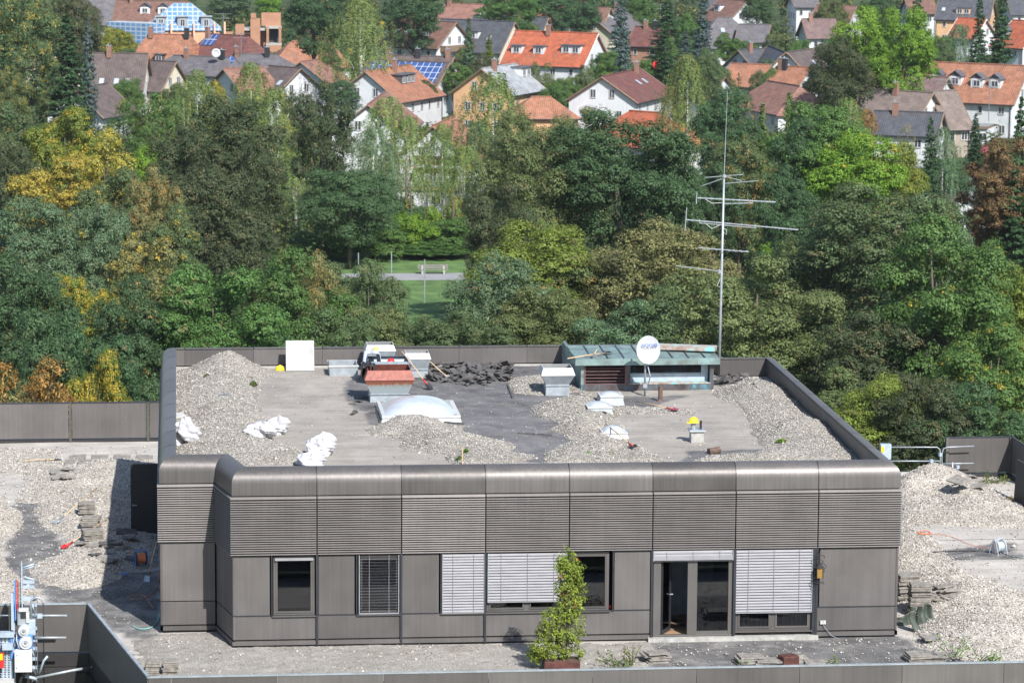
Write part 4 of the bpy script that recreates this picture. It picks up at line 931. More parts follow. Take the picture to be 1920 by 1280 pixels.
# wrought iron wall lantern beside the wide blind
lx=fx(1532); lan=empty('wall_lantern',(lx,-.2,-3.2),'wrought iron lantern with amber glass hanging beside the wide blind','lantern')
m=MB(); m.box((lx,-.22,-3.15),(.15,.15,.3)); m.build('glass_body',M['amber'],lan)
m=MB()
for sx_ in (-.09,.09):
    for sy_ in (-.09,.09): m.tube([(lx+sx_,-.22+sy_,-3.32),(lx+sx_*.9,-.22+sy_*.9,-2.97)],.010,4)
for k in range(7):
    z=-3.5+k*.13; rr=.15+.05*math.sin(k*2.1); m.tube([(lx+rr*math.cos(a),-.2,z+rr*.55*math.sin(a)) for a in np.linspace(k,k+4.5,10)],.009,4)
m.tube([(lx,-.2,-2.97),(lx,-.2,-2.62),(lx,.0,-2.55)],.012,5); m.build('iron_frame',M['black'],lan)
m=MB(); m.lathe((lx,-.22,-3.0),[(.13,0),(.05,.09),(.0,.12)],8); m.build('lantern_cap',M['black'],lan)

# ================================================================ terrace objects
def stack(px,py,n,w_,d_,rz,HH,label,grp='stacks of paving slabs on the terrace',jit=.04,t=.055,lean=0):
    c=tsurf(px,py,HH) if HH else at(px,py,T)
    r=empty('slab_stack',c,label,'slab stack',grp)
    for k in range(n):
        m=MB(); m.box((c[0]+random.uniform(-jit,jit),c[1]+random.uniform(-jit,jit),c[2]+t*(k+.5)+.002*k),(w_,d_,t-.008),rz+random.uniform(-.07,.07),0,random.uniform(-lean,lean),random.uniform(-lean,lean)); m.build('slab',M['slab'],r,bevel=.006)
def slab1(px,py,w_,d_,rz,rx,HH,label,z=.03,grp='loose paving slabs on the terrace',mat='slab'):
    c=tsurf(px,py,HH) if HH else at(px,py,T); m=MB(); m.box((c[0],c[1],c[2]+z),(w_,d_,.05),rz,0,rx,random.uniform(-.1,.1)); tag(m.build('paving_slab',M[mat],bevel=.006),label,'paving slab',grp)
E1=LEFTH;E2=RIGHTH
stack(163,966,8,.55,.5,.05,E1,'rear slab stack under the diagonal shovel handle'); stack(170,990,7,.6,.5,-.1,E1,'middle slab stack in the left row of three'); stack(174,1010,6,.65,.5,.2,E1,'front slab stack topped by a pale slab, left terrace')
for k in range(16):
    px=random.uniform(150,250);py=random.uniform(1000,1068); slab1(px,py,random.uniform(.3,.8),random.uniform(.2,.4),random.uniform(-1,1),random.uniform(-.4,.4),E1,'dark broken slab in the jumble left of the building',.05+.05*random.random(),'broken slabs left of the building',random.choice(['slab','bitumen','slab']))
for k,(px,py,rz) in enumerate(((108,887,.1),(130,882,-.4),(110,896,0),(128,898,.3))): slab1(px,py,.5,.4,rz,.15*(-1)**k,E1,('left rear','right rear','left front','right front')[k]+' slab of the small pile on the left gravel',.06)
for k in range(4):
    slab1(145+k*42,858,.62,.8,0,0,E1,('first','second','third','fourth')[k]+' slab from the left in the walkway along the left rear balustrade',.02)
slab1(137,868,.62,.9,0,0,E1,'walkway slab jutting out in front of the left rear row',.02); slab1(159,868,.5,.9,0,0,E1,'second walkway slab jutting out before the left rear row',.02)
tool(off(tsurf(182,933,E1),.35),off(tsurf(100,988,E1),.06),'long handled shovel leaning across the slab stacks','galv','steel'); tool(off(tsurf(200,990,E1),.3),off(tsurf(116,1032,E1),.06),'shovel with a red blade lying below the slab stacks','red','red'); tool(off(tsurf(42,869,E1),.1),off(tsurf(110,863,E1),.06),'pale shovel lying on gravel near the left rear balustrade','galv','wood')
c=tsurf(278,1088,None) if False else at(276,1090,T); tool(aty(294,1015,float(c[1])+.3),off(c,.04),'shovel leaning on the left end wall of the building','galvpaint','darkwood')
def reel(c,label,mat,name='cable_reel',s=1,rz=0):
    r=empty(name,c,label,'cable reel',rz=rz); m=MB()
    Rx=Matrix.Rotation(R(90),3,'Y')
    for sx in (-.14,.14): m.lathe((sx*s,0,.22*s),[(.001,-.012),(.19*s,-.012),(.19*s,.012),(.001,.012)],20,0,Rx)
    m.build('flange',M['white'] if mat=='white' else M['black'],r,local=True)
    m=MB(); m.lathe((0,0,.22*s),[(.10*s,-.13*s),(.15*s,-.12*s),(.15*s,.12*s),(.10*s,.13*s)],16,0,Rx); m.build('drum',M['cord'] if mat!='white' else M['galvpaint'],r,local=True)
    m=MB()
    for sx in (-.18,.18): m.tube([(sx*s,-.2*s,.01),(sx*s,-.05*s,.44*s),(sx*s,.05*s,.44*s),(sx*s,.2*s,.01),(sx*s,-.2*s,.01)],.013,6)
    m.tube([(-.18*s,0,.45*s),(.18*s,0,.45*s)],.015,6); m.build('stand',M['blue'] if mat!='white' else M['galvpaint'],r,local=True); return r
reel(tsurf(264,1060,E1),'cable reel with orange cord in the shade left of the building','red',s=1.1,rz=.2)
reel(tsurf(1872,1038,E2),'white cable reel on the bare ground of the right terrace','white',s=1.1,rz=.5)
def hose(pts,mat,rad,label,cat='cord',HH=None,z=.03):
    m=MB(); P=[]
    Q=[Vector(off(tsurf(*p,HH) if HH else at(*p,T),z)) for p in pts]
    for i in range(len(Q)-1):
        a=Q[max(i-1,0)];b=Q[i];c_=Q[i+1];d=Q[min(i+2,len(Q)-1)]
        for k in range(5):
            t=k/5; P.append(.5*((2*b)+(c_-a)*t+(2*a-5*b+4*c_-d)*t*t+(3*b-a-3*c_+d)*t**3))
    P.append(Q[-1]); m.tube(P,rad,5,0); tag(m.build('hose' if cat=='hose' else 'cord',M[mat],smooth=True),label,cat)
hose([(288,1142),(270,1118),(255,1116),(242,1120),(248,1124),(272,1122),(290,1110),(297,1090),(299,1068)],'cord',.009,'looped red cord on the shaded terrace left of the building')
hose([(247,1174),(262,1180),(282,1178),(296,1165),(300,1150)],'turq',.014,'pale turquoise hose curling by the left front corner','hose')
hose([(262,1058),(250,1042),(238,1025),(252,1005)],'cord',.013,'orange cord running back from the cable reel',HH=E1)
hose([(1870,1032),(1820,1022),(1780,1006),(1740,1001)],'cord',.008,'orange cord running from the right terrace reel to the gravel',HH=E2)
hose([(1745,1001),(1730,1004),(1722,999),(1738,997),(1744,1003),(1726,1002),(1720,1000),(1735,1004)],'cord',.014,'heap of bright orange cord on the right terrace gravel',HH=E2,z=.05)
hose([(1877,1034),(1893,1042),(1920,1046)],'galv',.01,'thin grey cable trailing right from the white reel',HH=E2)
for k,(y0_,x0_,x1_) in enumerate(((1013,1760,1925),(1034,1745,1925))): hose([(x0_,y0_),((x0_+x1_)//2,y0_-2),(x1_,y0_-3)],'black',.016,('rear','front')[k]+' dark seam line across the bare right terrace','cord',HH=E2,z=.0)
c=tsurf(233,1078,None) if False else at(233,1075,T+.1); m=MB(); m.box(c,(.14,.10,.05),.4,0,.2); tag(m.build('blue_rag',M['blue']),'small blue rag on the shaded gravel left of the building','rag')
# right terrace
stack(1700,1120,13,.62,.6,.1,E2,'rear stack of slabs close to the right end of the building'); stack(1724,1146,15,.62,.6,-.05,E2,'tall neat slab stack right of the building, the tallest of all')
for k in range(11): slab1(random.uniform(1745,1785),random.uniform(1098,1128),random.uniform(.35,.7),random.uniform(.3,.5),random.uniform(-1,1),random.uniform(-.5,.5),E2,'broken mossy slab in the jumble right of the tall stack',.05+.08*random.random(),'broken slabs right of the tall stack')
for k,(px,py) in enumerate(((1797,905),(1812,898),(1790,912),(1806,910),(1824,902))): slab1(px,py,.7,.5,k*.5-1,.3*(-1)**k,E2,'broken slab in the jumble by the rear guard rail','.' and .1,'broken slabs by the rear guard rail')
c=tsurf(1828,914,E2); slab1(1828,914,.8,.55,.2,.0,E2,'single pale slab lying right of the rear rubble',.08)
slab1(1748,1200,.62,.6,.1,0,E2,'single pale slab flat on gravel right of the building',.08)
stack(1719,1238,4,.62,.6,.12,None,'left of the two low slab stacks behind the right balustrade'); stack(1751,1236,3,.6,.6,-.1,None,'right of the two low slab stacks behind the right balustrade')
stack(1228,1238,5,.62,.55,.15,None,'ragged slab stack left of the open door bay',jit=.1,lean=.05); stack(1404,1243,4,.7,.6,.1,None,'slab stack in front of the wide blind bay, left pile',jit=.08); stack(1440,1245,3,.7,.6,-.05,None,'slab stack in front of the wide blind bay, right pile',jit=.08)
stack(286,1268,8,.38,.5,0,None,'slab stack hidden partly behind the oblique balustrade'); stack(318,1262,7,.42,.5,0,None,'slab stack at the left end of the front gravel strip')
slab1(1495,1240,.7,.5,.3,.2,None,'mossy broken slab in front of the lantern',.06); slab1(1530,1242,.7,.5,0,0,None,'flat slab below the wall sockets',.03)
c=at(1478,1246,T); m=MB(); m.box((c[0],c[1],c[2]+.15),(.5,.4,.28),.3); tag(m.build('rubbish_box',M['rustwood'],bevel=.03),'rusty brown box in front of the wide blind bay','box')
# green membrane scraps right of the building
def sheetcurl(px,py,w_,h_,rz,label,mat='tarp',HH=E2):
    c=tsurf(px,py,HH); n=10; V=[];F=[]
    for j in range(n+1):
        for i in range(n+1):
            u=i/n-.5; v=j/n; a=v*2.0; x=u*w_*(1-.4*v); y=math.sin(a)*h_*.35+.08*math.sin(u*9); z=(1-math.cos(a))*h_*.55+.05*math.sin(v*7+u*5)
            V.append((c[0]+x*math.cos(rz)-y*math.sin(rz),c[1]+x*math.sin(rz)+y*math.cos(rz),c[2]+z))
    for j in range(n):
        for i in range(n): a=j*(n+1)+i; F.append((a,a+1,a+n+2,a+n+1))
    m=MB(); m.add(V,F); o=m.build('membrane_scrap',M[mat],smooth=True); s=o.modifiers.new('t','SOLIDIFY'); s.thickness=.015; tag(o,label,'membrane scrap')
M['tarp']=simple('green_grey_membrane',(.06,.075,.058),.6,0,.5,3)
sheetcurl(1738,1166,.6,.6,.2,'curled dark green membrane scrap standing right of the tall slab stack'); sheetcurl(1700,1172,1.1,.35,.1,'flat dark green membrane scrap on the gravel beside the building'); sheetcurl(1728,1180,.4,.8,1.3,'upright grey membrane offcut curled beside the flat scrap')
def weed(px,py,h,w_,n,label,colr=(.13,.28,.04),HH=None,seed=1,name='weed'):
    c=tsurf(px,py,HH) if HH else at(px,py,T); rg=np.random.default_rng(seed); r=empty(name,c,label,'weed')
    m=MB(); P=[];
    for k in range(7):
        a=rg.uniform(0,6.28); q=Vector((math.cos(a)*w_*.5,math.sin(a)*w_*.5,h*rg.uniform(.5,1))); m.tube([(0,0,0),q*.5+Vector((0,0,.1*h)),q],.008,4)
        for j in range(n//7): t=rg.uniform(.3,1); P.append(np.array(q)*t+rg.normal(0,.06,3))
    m.build('stem',M['bark'],r,local=True); P=np.array(P); V,F,lv=leafquads(P,rg.normal(0,1,P.shape)+[0,0,1],np.full(len(P),.08),rg)
    o=link('foliage',fastmesh('foliage',V,F,[M['leaf']],{'lv':lv,'cl':lv}),r); o.color=(*colr,1); o['tint2']=[.35,.18,.05]; o['turn']=.15
weed(1788,1240,.9,1.1,90,'thin green sapling growing behind the right balustrade',(.16,.36,.05),None,3); weed(1835,1244,.35,.9,60,'low green weed right of the sapling',(.14,.3,.05),None,4); weed(1862,1242,.3,.5,50,'low green weed at the right end of the front strip',(.14,.3,.05),None,5)
weed(1160,1256,.55,1.3,200,'low scrubby plant right of the tall potted shrub',(.12,.18,.04),None,6); weed(1185,1250,.7,.5,60,'thin yellowing weed beside the ragged slab stack',(.2,.24,.06),None,7); weed(1570,1250,.2,.6,50,'flat weed behind the balustrade below the wall sockets',(.15,.26,.05),None,8); weed(1390,1254,.2,.3,30,'tiny weed behind the slab stacks of the blind bay',(.13,.25,.05),None,9)
weed(1850,905,.25,1.6,260,'mossy weed patch in the far right corner of the terrace',(.14,.20,.04),None,10); weed(1880,945,.15,1.6,200,'orange tinged moss patch at the right edge of the terrace',(.20,.18,.05),None,11)
# potted shrub
c=at(1052,1256,T); pot=empty('potted_shrub',c,'tall narrow green shrub in a rusty brown planter in front of the windows','shrub')
m=MB(); m.bb(-.5,.5,-.28,.28,0,.32); m.build('planter',M['rustwood'],pot,local=True,bevel=.02); m=MB(); m.bb(-.46,.46,-.24,.24,.32,.34); m.build('soil',M['soil'],pot,local=True)
m=MB(); 
for k in range(6): m.tube([(random.uniform(-.15,.15),0,.5),(random.uniform(-.2,.25),random.uniform(-.1,.1),1.3),(random.uniform(-.05,.4),random.uniform(-.15,.15),2.6+.3*random.random())],[.035,.025,.008],6)
m.build('stem',M['bark'],pot,local=True)
rg=np.random.default_rng(5); blobs=[((.12,0,3.15),.32,.30),((.25,0,2.9),.36,.35),((.2,0,2.5),.42,.4),((.3,.05,2.15),.40,.38),((.22,0,1.8),.45,.4),((.3,0,1.4),.42,.4),((.0,-.05,1.2),.5,.4),((-.35,-.1,1.45),.30,.3),((-.45,0,1.15),.3,.3),((.25,0,1.0),.45,.35),((-.2,0,.85),.55,.35),((-.5,0,.7),.45,.25),((.3,0,.55),.4,.25),((-.75,.1,.4),.3,.2),((-.3,0,.45),.5,.22),((.15,-.1,2.8),.36,.36),((.05,0,2.3),.3,.35),((.36,0,1.9),.35,.35),((.1,.05,1.65),.36,.35),((.3,0,2.65),.33,.35),((.12,0,2.95),.4,.3)]
blobs=[(b,rx*.92,rz) for b,rx,rz in blobs]
P=[];N=[]
for (b,rx,rz) in blobs:
    for q in range(35):
        d=rg.normal(0,1,3); d/=np.linalg.norm(d); cc=np.array(b)+d*np.array([rx,rx*.8,rz])*rg.uniform(.5,1.05)
        e=rg.normal(0,.045,(14,3)); P.append(cc+e+np.array([0,0,.03])); N.append(np.tile(d+[0,0,.6],(14,1))+rg.normal(0,.5,(14,3)))
P=np.concatenate(P);N=np.concatenate(N); V,F,lv=leafquads(P,N,rg.uniform(.05,.085,len(P)),rg,.5); cl=np.repeat(rg.uniform(0,1,len(P)//14),14*4)
o=link('foliage',fastmesh('foliage',V,F,[M['leaf']],{'lv':lv,'cl':cl}),pot); o.color=(.21,.27,.04,1); o['tint2']=[.38,.15,.05]; o['turn']=.02

# guard rails behind the right gravel heap
YG=float(RX[1])-.35
gr=empty('guard_rail',aty(1764,900,YG),'galvanised tube guard rail behind the right gravel heap','guard rail')
def tg(name,pts,rad=.024):
    m=MB(); m.tube([aty(x,y,YG) for x,y in pts],rad,8); m.build(name,M['galv'],gr,smooth=True)
tg('rail',[(1655,838),(1757,838),(1762,842),(1763,850),(1763,896)]); tg('rail',[(1655,864),(1762,864)]); tg('rail',[(1766,902),(1766,850),(1769,841),(1776,838),(1827,836)]); tg('rail',[(1766,869),(1826,868)]); tg('post',[(1786,866),(1786,906)],.03); tg('post',[(1795,873),(1794,905)],.03); tg('foot_bar',[(1766,903),(1788,903)],.04)
m=MB(); 
for (x,y) in ((1746,864),(1795,875),(1763,852)): m.box(aty(x,y,YG),(.12,.1,.12),.4)
m.build('clamp',M['galvpaint'],gr)
bx=aty(1660,846,YG-.6); m=MB(); m.box(bx,(.38,.25,.55)); ob=m.build('switch_box',M['galvpaint']); tag(ob,'grey switch box with a yellow label behind the right parapet corner','switch box'); m=MB(); a=aty(1655,842,YG-.74); m.box(a,(.1,.01,.2)); m.build('label_plate',M['yellow'],ob)
m=MB(); m.slab(aty(1688,897,YG),aty(1765,897,YG),T+.02,T+.24,-.1,.1); tag(m.build('white_flashing',M['white']),'white edge flashing behind the right gravel heap','flashing')

# ================================================================ construction hoist, lower left
YH=float(fd[1])-1.1
def zh(x,y,dy=0): return aty(x*.2032,1020+y*.2032,YH+dy)
ho=empty('construction_hoist',(float(zh(230,1280)[0]),YH,G),'light blue rack hoist with white motors and a pale control box at the terrace edge','hoist')
def hb(name,x0,x1,y0,y1,mat,dy=0,th=.08,bev=0):
    a=zh(x0,y0,dy);b=zh(x1,y1,dy); m=MB(); m.bb(a[0],b[0],YH+dy-th/2,YH+dy+th/2,b[2],a[2]); return m.build(name,M[mat],ho,bevel=bev)
hb('mast_rail',195,212,158,600,'galvpaint'); hb('mast_rail',318,334,168,1300,'galvpaint'); hb('mast_rail',183,194,185,560,'galvpaint',.25); hb('mast_rail',340,352,560,1500,'galvpaint',.3)
def ht(name,pts,rad,mat,dys=None):
    m=MB(); m.tube([zh(x,y,(dys[i] if dys else 0)) for i,(x,y) in enumerate(pts)],rad,8); return m.build(name,M[mat],ho,smooth=True)
ht('rung',[(212,215),(318,180)],.03,'galvpaint'); ht('rung',[(212,232),(318,200)],.02,'galvpaint'); ht('rung',[(212,300),(318,325)],.03,'galvpaint'); hb('cross_plate',212,318,330,360,'galvpaint'); hb('cross_plate',212,318,375,402,'galvpaint',.02); ht('rung',[(212,360),(318,395)],.02,'galvpaint'); hb('cross_plate',212,340,482,520,'galvpaint',.1)
for k,y in enumerate((545,640,760,870,945,1040,1120,1230)): hb('cross_plate',296,340,y,y+26,'galvpaint',.05); 
for y in (560,700,840,980,1120): ht('rung',[(296,y),(342,y+110)],.02,'galvpaint',[-.05,.3])
hb('cover',133,150,332,690,'blue',-.05,.3,.01); hb('red_channel',152,166,332,680,'red',-.05,.2); hb('rack',168,184,345,690,'galv',-.02,.1); hb('red_channel',172,178,345,680,'red',-.12,.05)
hb('frame_plate',100,132,450,780,'galvpaint',-.1,.3,.01); hb('frame_plate',97,122,820,1050,'blue',-.12,.25,.01); hb('frame_plate',118,150,680,1500,'galvpaint',-.02,.12)
hb('gearbox',155,305,815,970,'blue',-.05,.35,.02); hb('gearbox',255,330,690,830,'galvpaint',-.05,.25,.02); hb('gearbox',160,270,590,735,'galv',-.05,.3,.02); hb('dark_slot',190,245,625,680,'framedark',-.22,.02); hb('bracket_plate',172,262,588,618,'white',-.24,.05)
hb('bracket_plate',240,272,620,720,'white',-.23,.05)
for (x,y,r_) in ((222,793,.30),(238,900,.34)):
    m=MB(); p=zh(x,y,-.25); Mx=Matrix.Rotation(R(90),3,'X'); s=r_*.55; m.lathe(p,[(.001,.16),(s*.5,.16),(s*.55,.13),(s*.95,.12),(s,.08),(s,-.1),(.001,-.1)],24,0,Mx); o=m.build('motor',M['whiteplastic'],ho,smooth=False); smooth_by_angle(o,30)
    m=MB(); m.lathe(zh(x,y,-.42),[(.001,.03),(.04,.03),(.05,0)],10,0,Mx); m.build('hub',M['galv'],o)
cb=hb('control_box',135,298,975,1168,'whitebox',-.35,.28,.02) if 'whitebox' in M else None
M['whitebox']=simple('cream_box_paint',(.74,.74,.70),.45,0,.08,3)
if cb is None: cb=hb('control_box',135,298,975,1168,'whitebox',-.35,.28,.02)
m=MB(); a=zh(155,1078,-.50); m.add([(a[0]-.03,a[1],a[2]-.025),(a[0]+.03,a[1],a[2]-.025),(a[0],a[1],a[2]+.03)],[(0,1,2)]); m.build('warning_mark',M['yellow'],cb)
m=MB(); 
for x,y in ((152,1020),(152,1140)): m.box(zh(x,y,-.495),(.025,.02,.03))
m.build('lock',M['black'],cb)
ht('bent_pipe',[(286,690),(286,540),(296,508),(320,494),(350,490),(382,500),(398,525),(400,556)],.028,'galv'); ht('cable',[(400,556),(401,800),(407,1300)],.014,'black')
o=hb('platform_grille',0,122,812,1500,'galvpaint',-.15,.06)
for k in range(3):
    m=MB()
    for j in range(26): a=zh(14+k*34,870+j*22,-.19); m.box((a[0],a[1],a[2]),(.055,.01,.022),0,0,0,.5)
    m.build('slot',M['framedark'],o)
hb('platform_edge',0,130,805,850,'galvpaint',-.2,.2); hb('cross_plate',20,118,915,970,'galvpaint',-.3,.12); hb('platform_edge',-60,132,1245,1275,'white',-.3,.3)
hb('red_sign',-60,38,1000,1138,'red',-.36,.03); hb('yellow_label',-40,25,1010,1065,'yellow',-.39,.02)
ht('barrier_bar',[(296,657),(618,657)],.035,'galv'); ht('barrier_bar',[(300,860),(612,860)],.035,'galv'); hb('bar_sleeve',345,392,640,678,'galvpaint',-.02,.1)
ht('brace',[(305,1236),(680,1160),(830,1135)],.04,'galv',[0,0,.4]); ht('brace',[(830,1135),(930,1120)],.03,'galv',[.4,.7]); ht('brace',[(365,1190),(405,1070),(440,1030)],.035,'galvpaint'); ht('brace',[(230,1215),(340,1240)],.05,'galvpaint'); ht('wire',[(0,655),(180,655)],.02,'galv'); ht('hose_loop',[(130,840),(160,800),(150,880),(180,960)],.018,'white',[-.2,-.2,-.3,-.3])
# ================================================================ houses
ROOF={'red':(.43,.12,.06),'orange':(.36,.165,.10),'brown':(.20,.11,.085),'dkred':(.17,.07,.06),'slate':(.085,.09,.105),'grey':(.15,.14,.15),'mauve':(.20,.135,.125),'metal':(.36,.38,.40),'beige':(.50,.36,.25),'taupe':(.21,.165,.145),'dkbrown':(.13,.10,.095),'pink':(.29,.15,.115)}
W={'w':(.64,.66,.68),'c':(.62,.57,.44),'o':(.66,.40,.22),'t':(.36,.31,.25),'b':(.40,.22,.15)}
UP=Vector((0,0,1))
def win(parent,p,u,n,w_=1.1,h_=1.3,name='window'):
    # p centre (local), u along wall, n outward
    def q(a,b,d): return p+u*a+UP*b+n*d
    def bx(m,a0,a1,b0,b1,d0,d1): m.hexa([q(a0,b0,d1),q(a1,b0,d1),q(a1,b0,d0),q(a0,b0,d0),q(a0,b1,d1),q(a1,b1,d1),q(a1,b1,d0),q(a0,b1,d0)])
    m=MB(); f=.12
    bx(m,-w_/2,-w_/2+f,-h_/2,h_/2,-.05,.08); bx(m,w_/2-f,w_/2,-h_/2,h_/2,-.05,.08); bx(m,-w_/2+f,w_/2-f,h_/2-f,h_/2,-.05,.08); bx(m,-w_/2+f,w_/2-f,-h_/2,-h_/2+f,-.05,.12)
    if w_>.9: bx(m,-.05,.05,-h_/2+f,h_/2-f,-.04,.07)
    fo=m.build(name,M['white'],parent,local=True); m=MB(); bx(m,-w_/2+.08,w_/2-.08,-h_/2+.08,h_/2-.08,-.03,.03); m.build('pane',M['farglass'],fo,local=True); return fo
def house(label,p1,p2,zr,w_,pitch,wall,roof,hip=0,dorm=(),chim=(.3,),sky=(),near=1,wins=True,balcony=False,solar=None,dtype='flat',over=.5,wback=None,cat='house',name='house',floors=2,gwin=True):
    A=at(p1[0],p1[1],G+zr); B=at(p2[0],p2[1],G+zr); A=Vector(A[:2]);B=Vector(B[:2]); w_*=.87
    if (B-A).length<1: B=A+Vector((1,0))*1
    u2=(B-A).normalized(); L=(B-A).length; n2=Vector((u2.y,-u2.x))      # toward the camera
    if n2.y>0: n2=-n2
    ang=math.atan2(u2.y,u2.x); r=empty(name,(A.x,A.y,G),label,cat,rz=ang)
    # local frame: x along ridge, front slope on the -y side
    sgn=-1
    tp=math.tan(R(pitch)); wb=wback or w_; ze=zr-w_*tp; zb=zr-wb*tp; th=.22; hp=hip*w_
    o=over; H0=-hp; H1=L+hp; o_=0 if hip else o
    m=MB()
    if hip: m.prism([(H0+.0,-w_),(H1,-w_),(H1,w_),(H0,w_)],0,ze)
    else:
        n=5; P=[(-w_,0),(-w_,ze),(0,zr-.15),(wb,zb),(wb,0)]
        m.add([(0,y,z) for y,z in P]+[(L,y,z) for y,z in P],[tuple(range(n-1,-1,-1)),tuple(range(n,2*n))]+[(i,(i+1)%n,n+(i+1)%n,n+i) for i in range(n)])
    wl=m.build('wall',M['wall'],r,local=True,color=W[wall])
    m=MB(); e=o; zf=zr-(w_+e)*tp; zk=zr-(wb+e)*tp
    if hip:
        T0=[(0,0,zr),(L,0,zr)]; E_=[(H0-e,-w_-e,zf),(H1+e,-w_-e,zf),(H1+e,w_+e,zf),(H0-e,w_+e,zf)]; V=T0+E_+[(v[0],v[1],v[2]-th) for v in T0+E_]
        m.add(V,[(2,3,1,0),(3,4,1),(4,5,0,1),(5,2,0),(8,6,7,9),(9,7,10),(10,7,6,11),(11,6,8),(2,8,9,3),(3,9,10,4),(4,10,11,5),(5,11,8,2)])
    else:
        for (yy,zz) in ((-w_-e,zf),(wb+e,zk)):
            V=[(-o,0,zr),(L+o,0,zr),(L+o,yy,zz),(-o,yy,zz)]; V+= [(v[0],v[1],v[2]-th) for v in V]
            m.add(V,[(0,1,2,3),(7,6,5,4),(0,4,5,1),(1,5,6,2),(2,6,7,3),(3,7,4,0)])
    rf=m.build('roof',M['roof'],r,local=True,color=ROOF[roof])
    m=MB(); m.tube([(H0-o,0,zr+.03),(H1+o,0,zr+.03)] if not hip else [(0,0,zr+.03),(L,0,zr+.03)],.13,6); m.build('ridge',M['roof'],rf,local=True,color=tuple(c*.85 for c in ROOF[roof]))
    m=MB(); m.tube([(H0-o,-w_-e-.06,zf-.1),(H1+o,-w_-e-.06,zf-.1)],.09,6); m.tube([(H1-.2,-w_-.1,zf-.15),(H1-.2,-w_-.1,0)],.06,5) if not hip else None; m.build('gutter',M['framedark'],rf,local=True)
    def onroof(s,t): return Vector((s*L,-t*w_,zr-t*w_*tp))
    for k,s in enumerate(chim):
        c=onroof(s,.12); m=MB(); m.box((c.x,c.y,zr+.3),(.75,.6,1.9)); ch=m.build('chimney',M['chimbrick' if k%2==0 else 'framedark'],rf,local=True); m=MB(); m.box((c.x,c.y,zr+1.28),(.85,.7,.08)); m.tube([(c.x-.15,c.y,zr+1.3),(c.x-.15,c.y,zr+1.6)],.1,6); m.build('chimney_cap',M['galv'],rf,local=True)
    nn=Vector((0,-math.sin(math.atan(tp)),math.cos(math.atan(tp)))); sl=Vector((0,-math.cos(math.atan(tp)),-math.sin(math.atan(tp))))
    for s,t in sky:
        c=onroof(s,t)+nn*.06; X_=Vector((1,0,0)); m=MB(); q=[c-X_*.4-sl*.6,c+X_*.4-sl*.6,c+X_*.4+sl*.6,c-X_*.4+sl*.6]; m.hexa(q[::-1]+[v+nn*.1 for v in q[::-1]]); f=m.build('roof_window',M['galv'],rf,local=True)
        m=MB(); q=[c-X_*.3-sl*.48,c+X_*.3-sl*.48,c+X_*.3+sl*.48,c-X_*.3+sl*.48]; m.hexa([v+nn*.09 for v in q[::-1]]+[v+nn*.125 for v in q[::-1]]); m.build('pane',M['skyglass'],f,local=True)
    if solar:
        s0,s1,t0,t1=solar; q=[onroof(s0,t1),onroof(s1,t1),onroof(s1,t0),onroof(s0,t0)]; m=MB(); m.hexa([v+nn*.08 for v in q]+[v+nn*.14 for v in q]); m.build('solar_panel',M['solar'],rf,local=True)
    for dd in dorm:
        s,t,dw=dd[:3]; c=onroof(s,t); zb0=c.z-.1; hh=1.45; z1=zb0+hh; back=min(0,c.y+hh/tp+.2)
        m=MB(); m.bb(c.x-dw/2,c.x+dw/2,c.y,max(c.y+.8,back) if False else c.y+hh/tp*.85,zb0-.2,z1); db=m.build('dormer',M['wall'],rf,local=True,color=(.09,.085,.09) if len(dd)<4 else W[dd[3]])
        m=MB(); yb_=c.y+hh/tp*.95
        if dtype=='flat': m.bb(c.x-dw/2-.2,c.x+dw/2+.2,c.y-.3,yb_,z1,z1+.14)
        else:
            for sg in (-1,1): 
                V=[(c.x,c.y-.3,z1+dw*.42),(c.x,yb_+.5,z1+dw*.42),(c.x+sg*(dw/2+.2),yb_,z1-.05),(c.x+sg*(dw/2+.2),c.y-.3,z1-.05)]; V+=[(a,b,c_+.1) for a,b,c_ in V]; m.add(V,[(0,1,2,3),(4,5,6,7),(0,3,7,4),(2,3,7,6)])
            m.add([(c.x-dw/2,c.y,z1),(c.x+dw/2,c.y,z1),(c.x,c.y,z1+dw*.42)],[(0,1,2)])
        m.build('dormer_roof',M['roof'],rf,local=True,color=(.12,.12,.14) if dtype!='flat' or dw<3 else (.10,.11,.13))
        nw=max(1,int(dw/1.4)); 
        for k in range(nw): 
            wn=win(db,Vector((c.x-dw/2+dw*(k+.5)/nw,c.y,zb0+.75)),Vector((1,0,0)),Vector((0,-1,0)),min(1.15,dw/nw*.85),1.05)
    # third level: window of a dormer keeps its glass in its own mesh group; walls next
    if wins:
        L0,L1=(H0,H1); nx=max(2,int((L1-L0)/3.2)); 
        for f in range(floors):
            zz=ze-1.4-2.8*f
            if zz<1: break
            for k in range(nx): win(r,Vector((L0+(L1-L0)*(k+.5)/nx+.15*((k*7+f)%3-1),-w_,zz)),Vector((1,0,0)),Vector((0,-1,0)),1.05 if (k+f)%3 else .8,1.3 if f else 1.2)
        for (xx,nx_) in (((0,-1),(L,1)) if not hip else ()):
            for zz,ks in ((ze+.9*min(1,w_*tp/4)-.2+.3,(-.28,.28)),(ze-2.2,(-.5,0,.5)),(ze-5,(-.5,.5))):
                for kk in ks: 
                    if zz>1 and gwin: win(r,Vector((xx,kk*w_,zz)),Vector((0,nx_,0)),Vector((nx_,0,0)),.95,1.35)
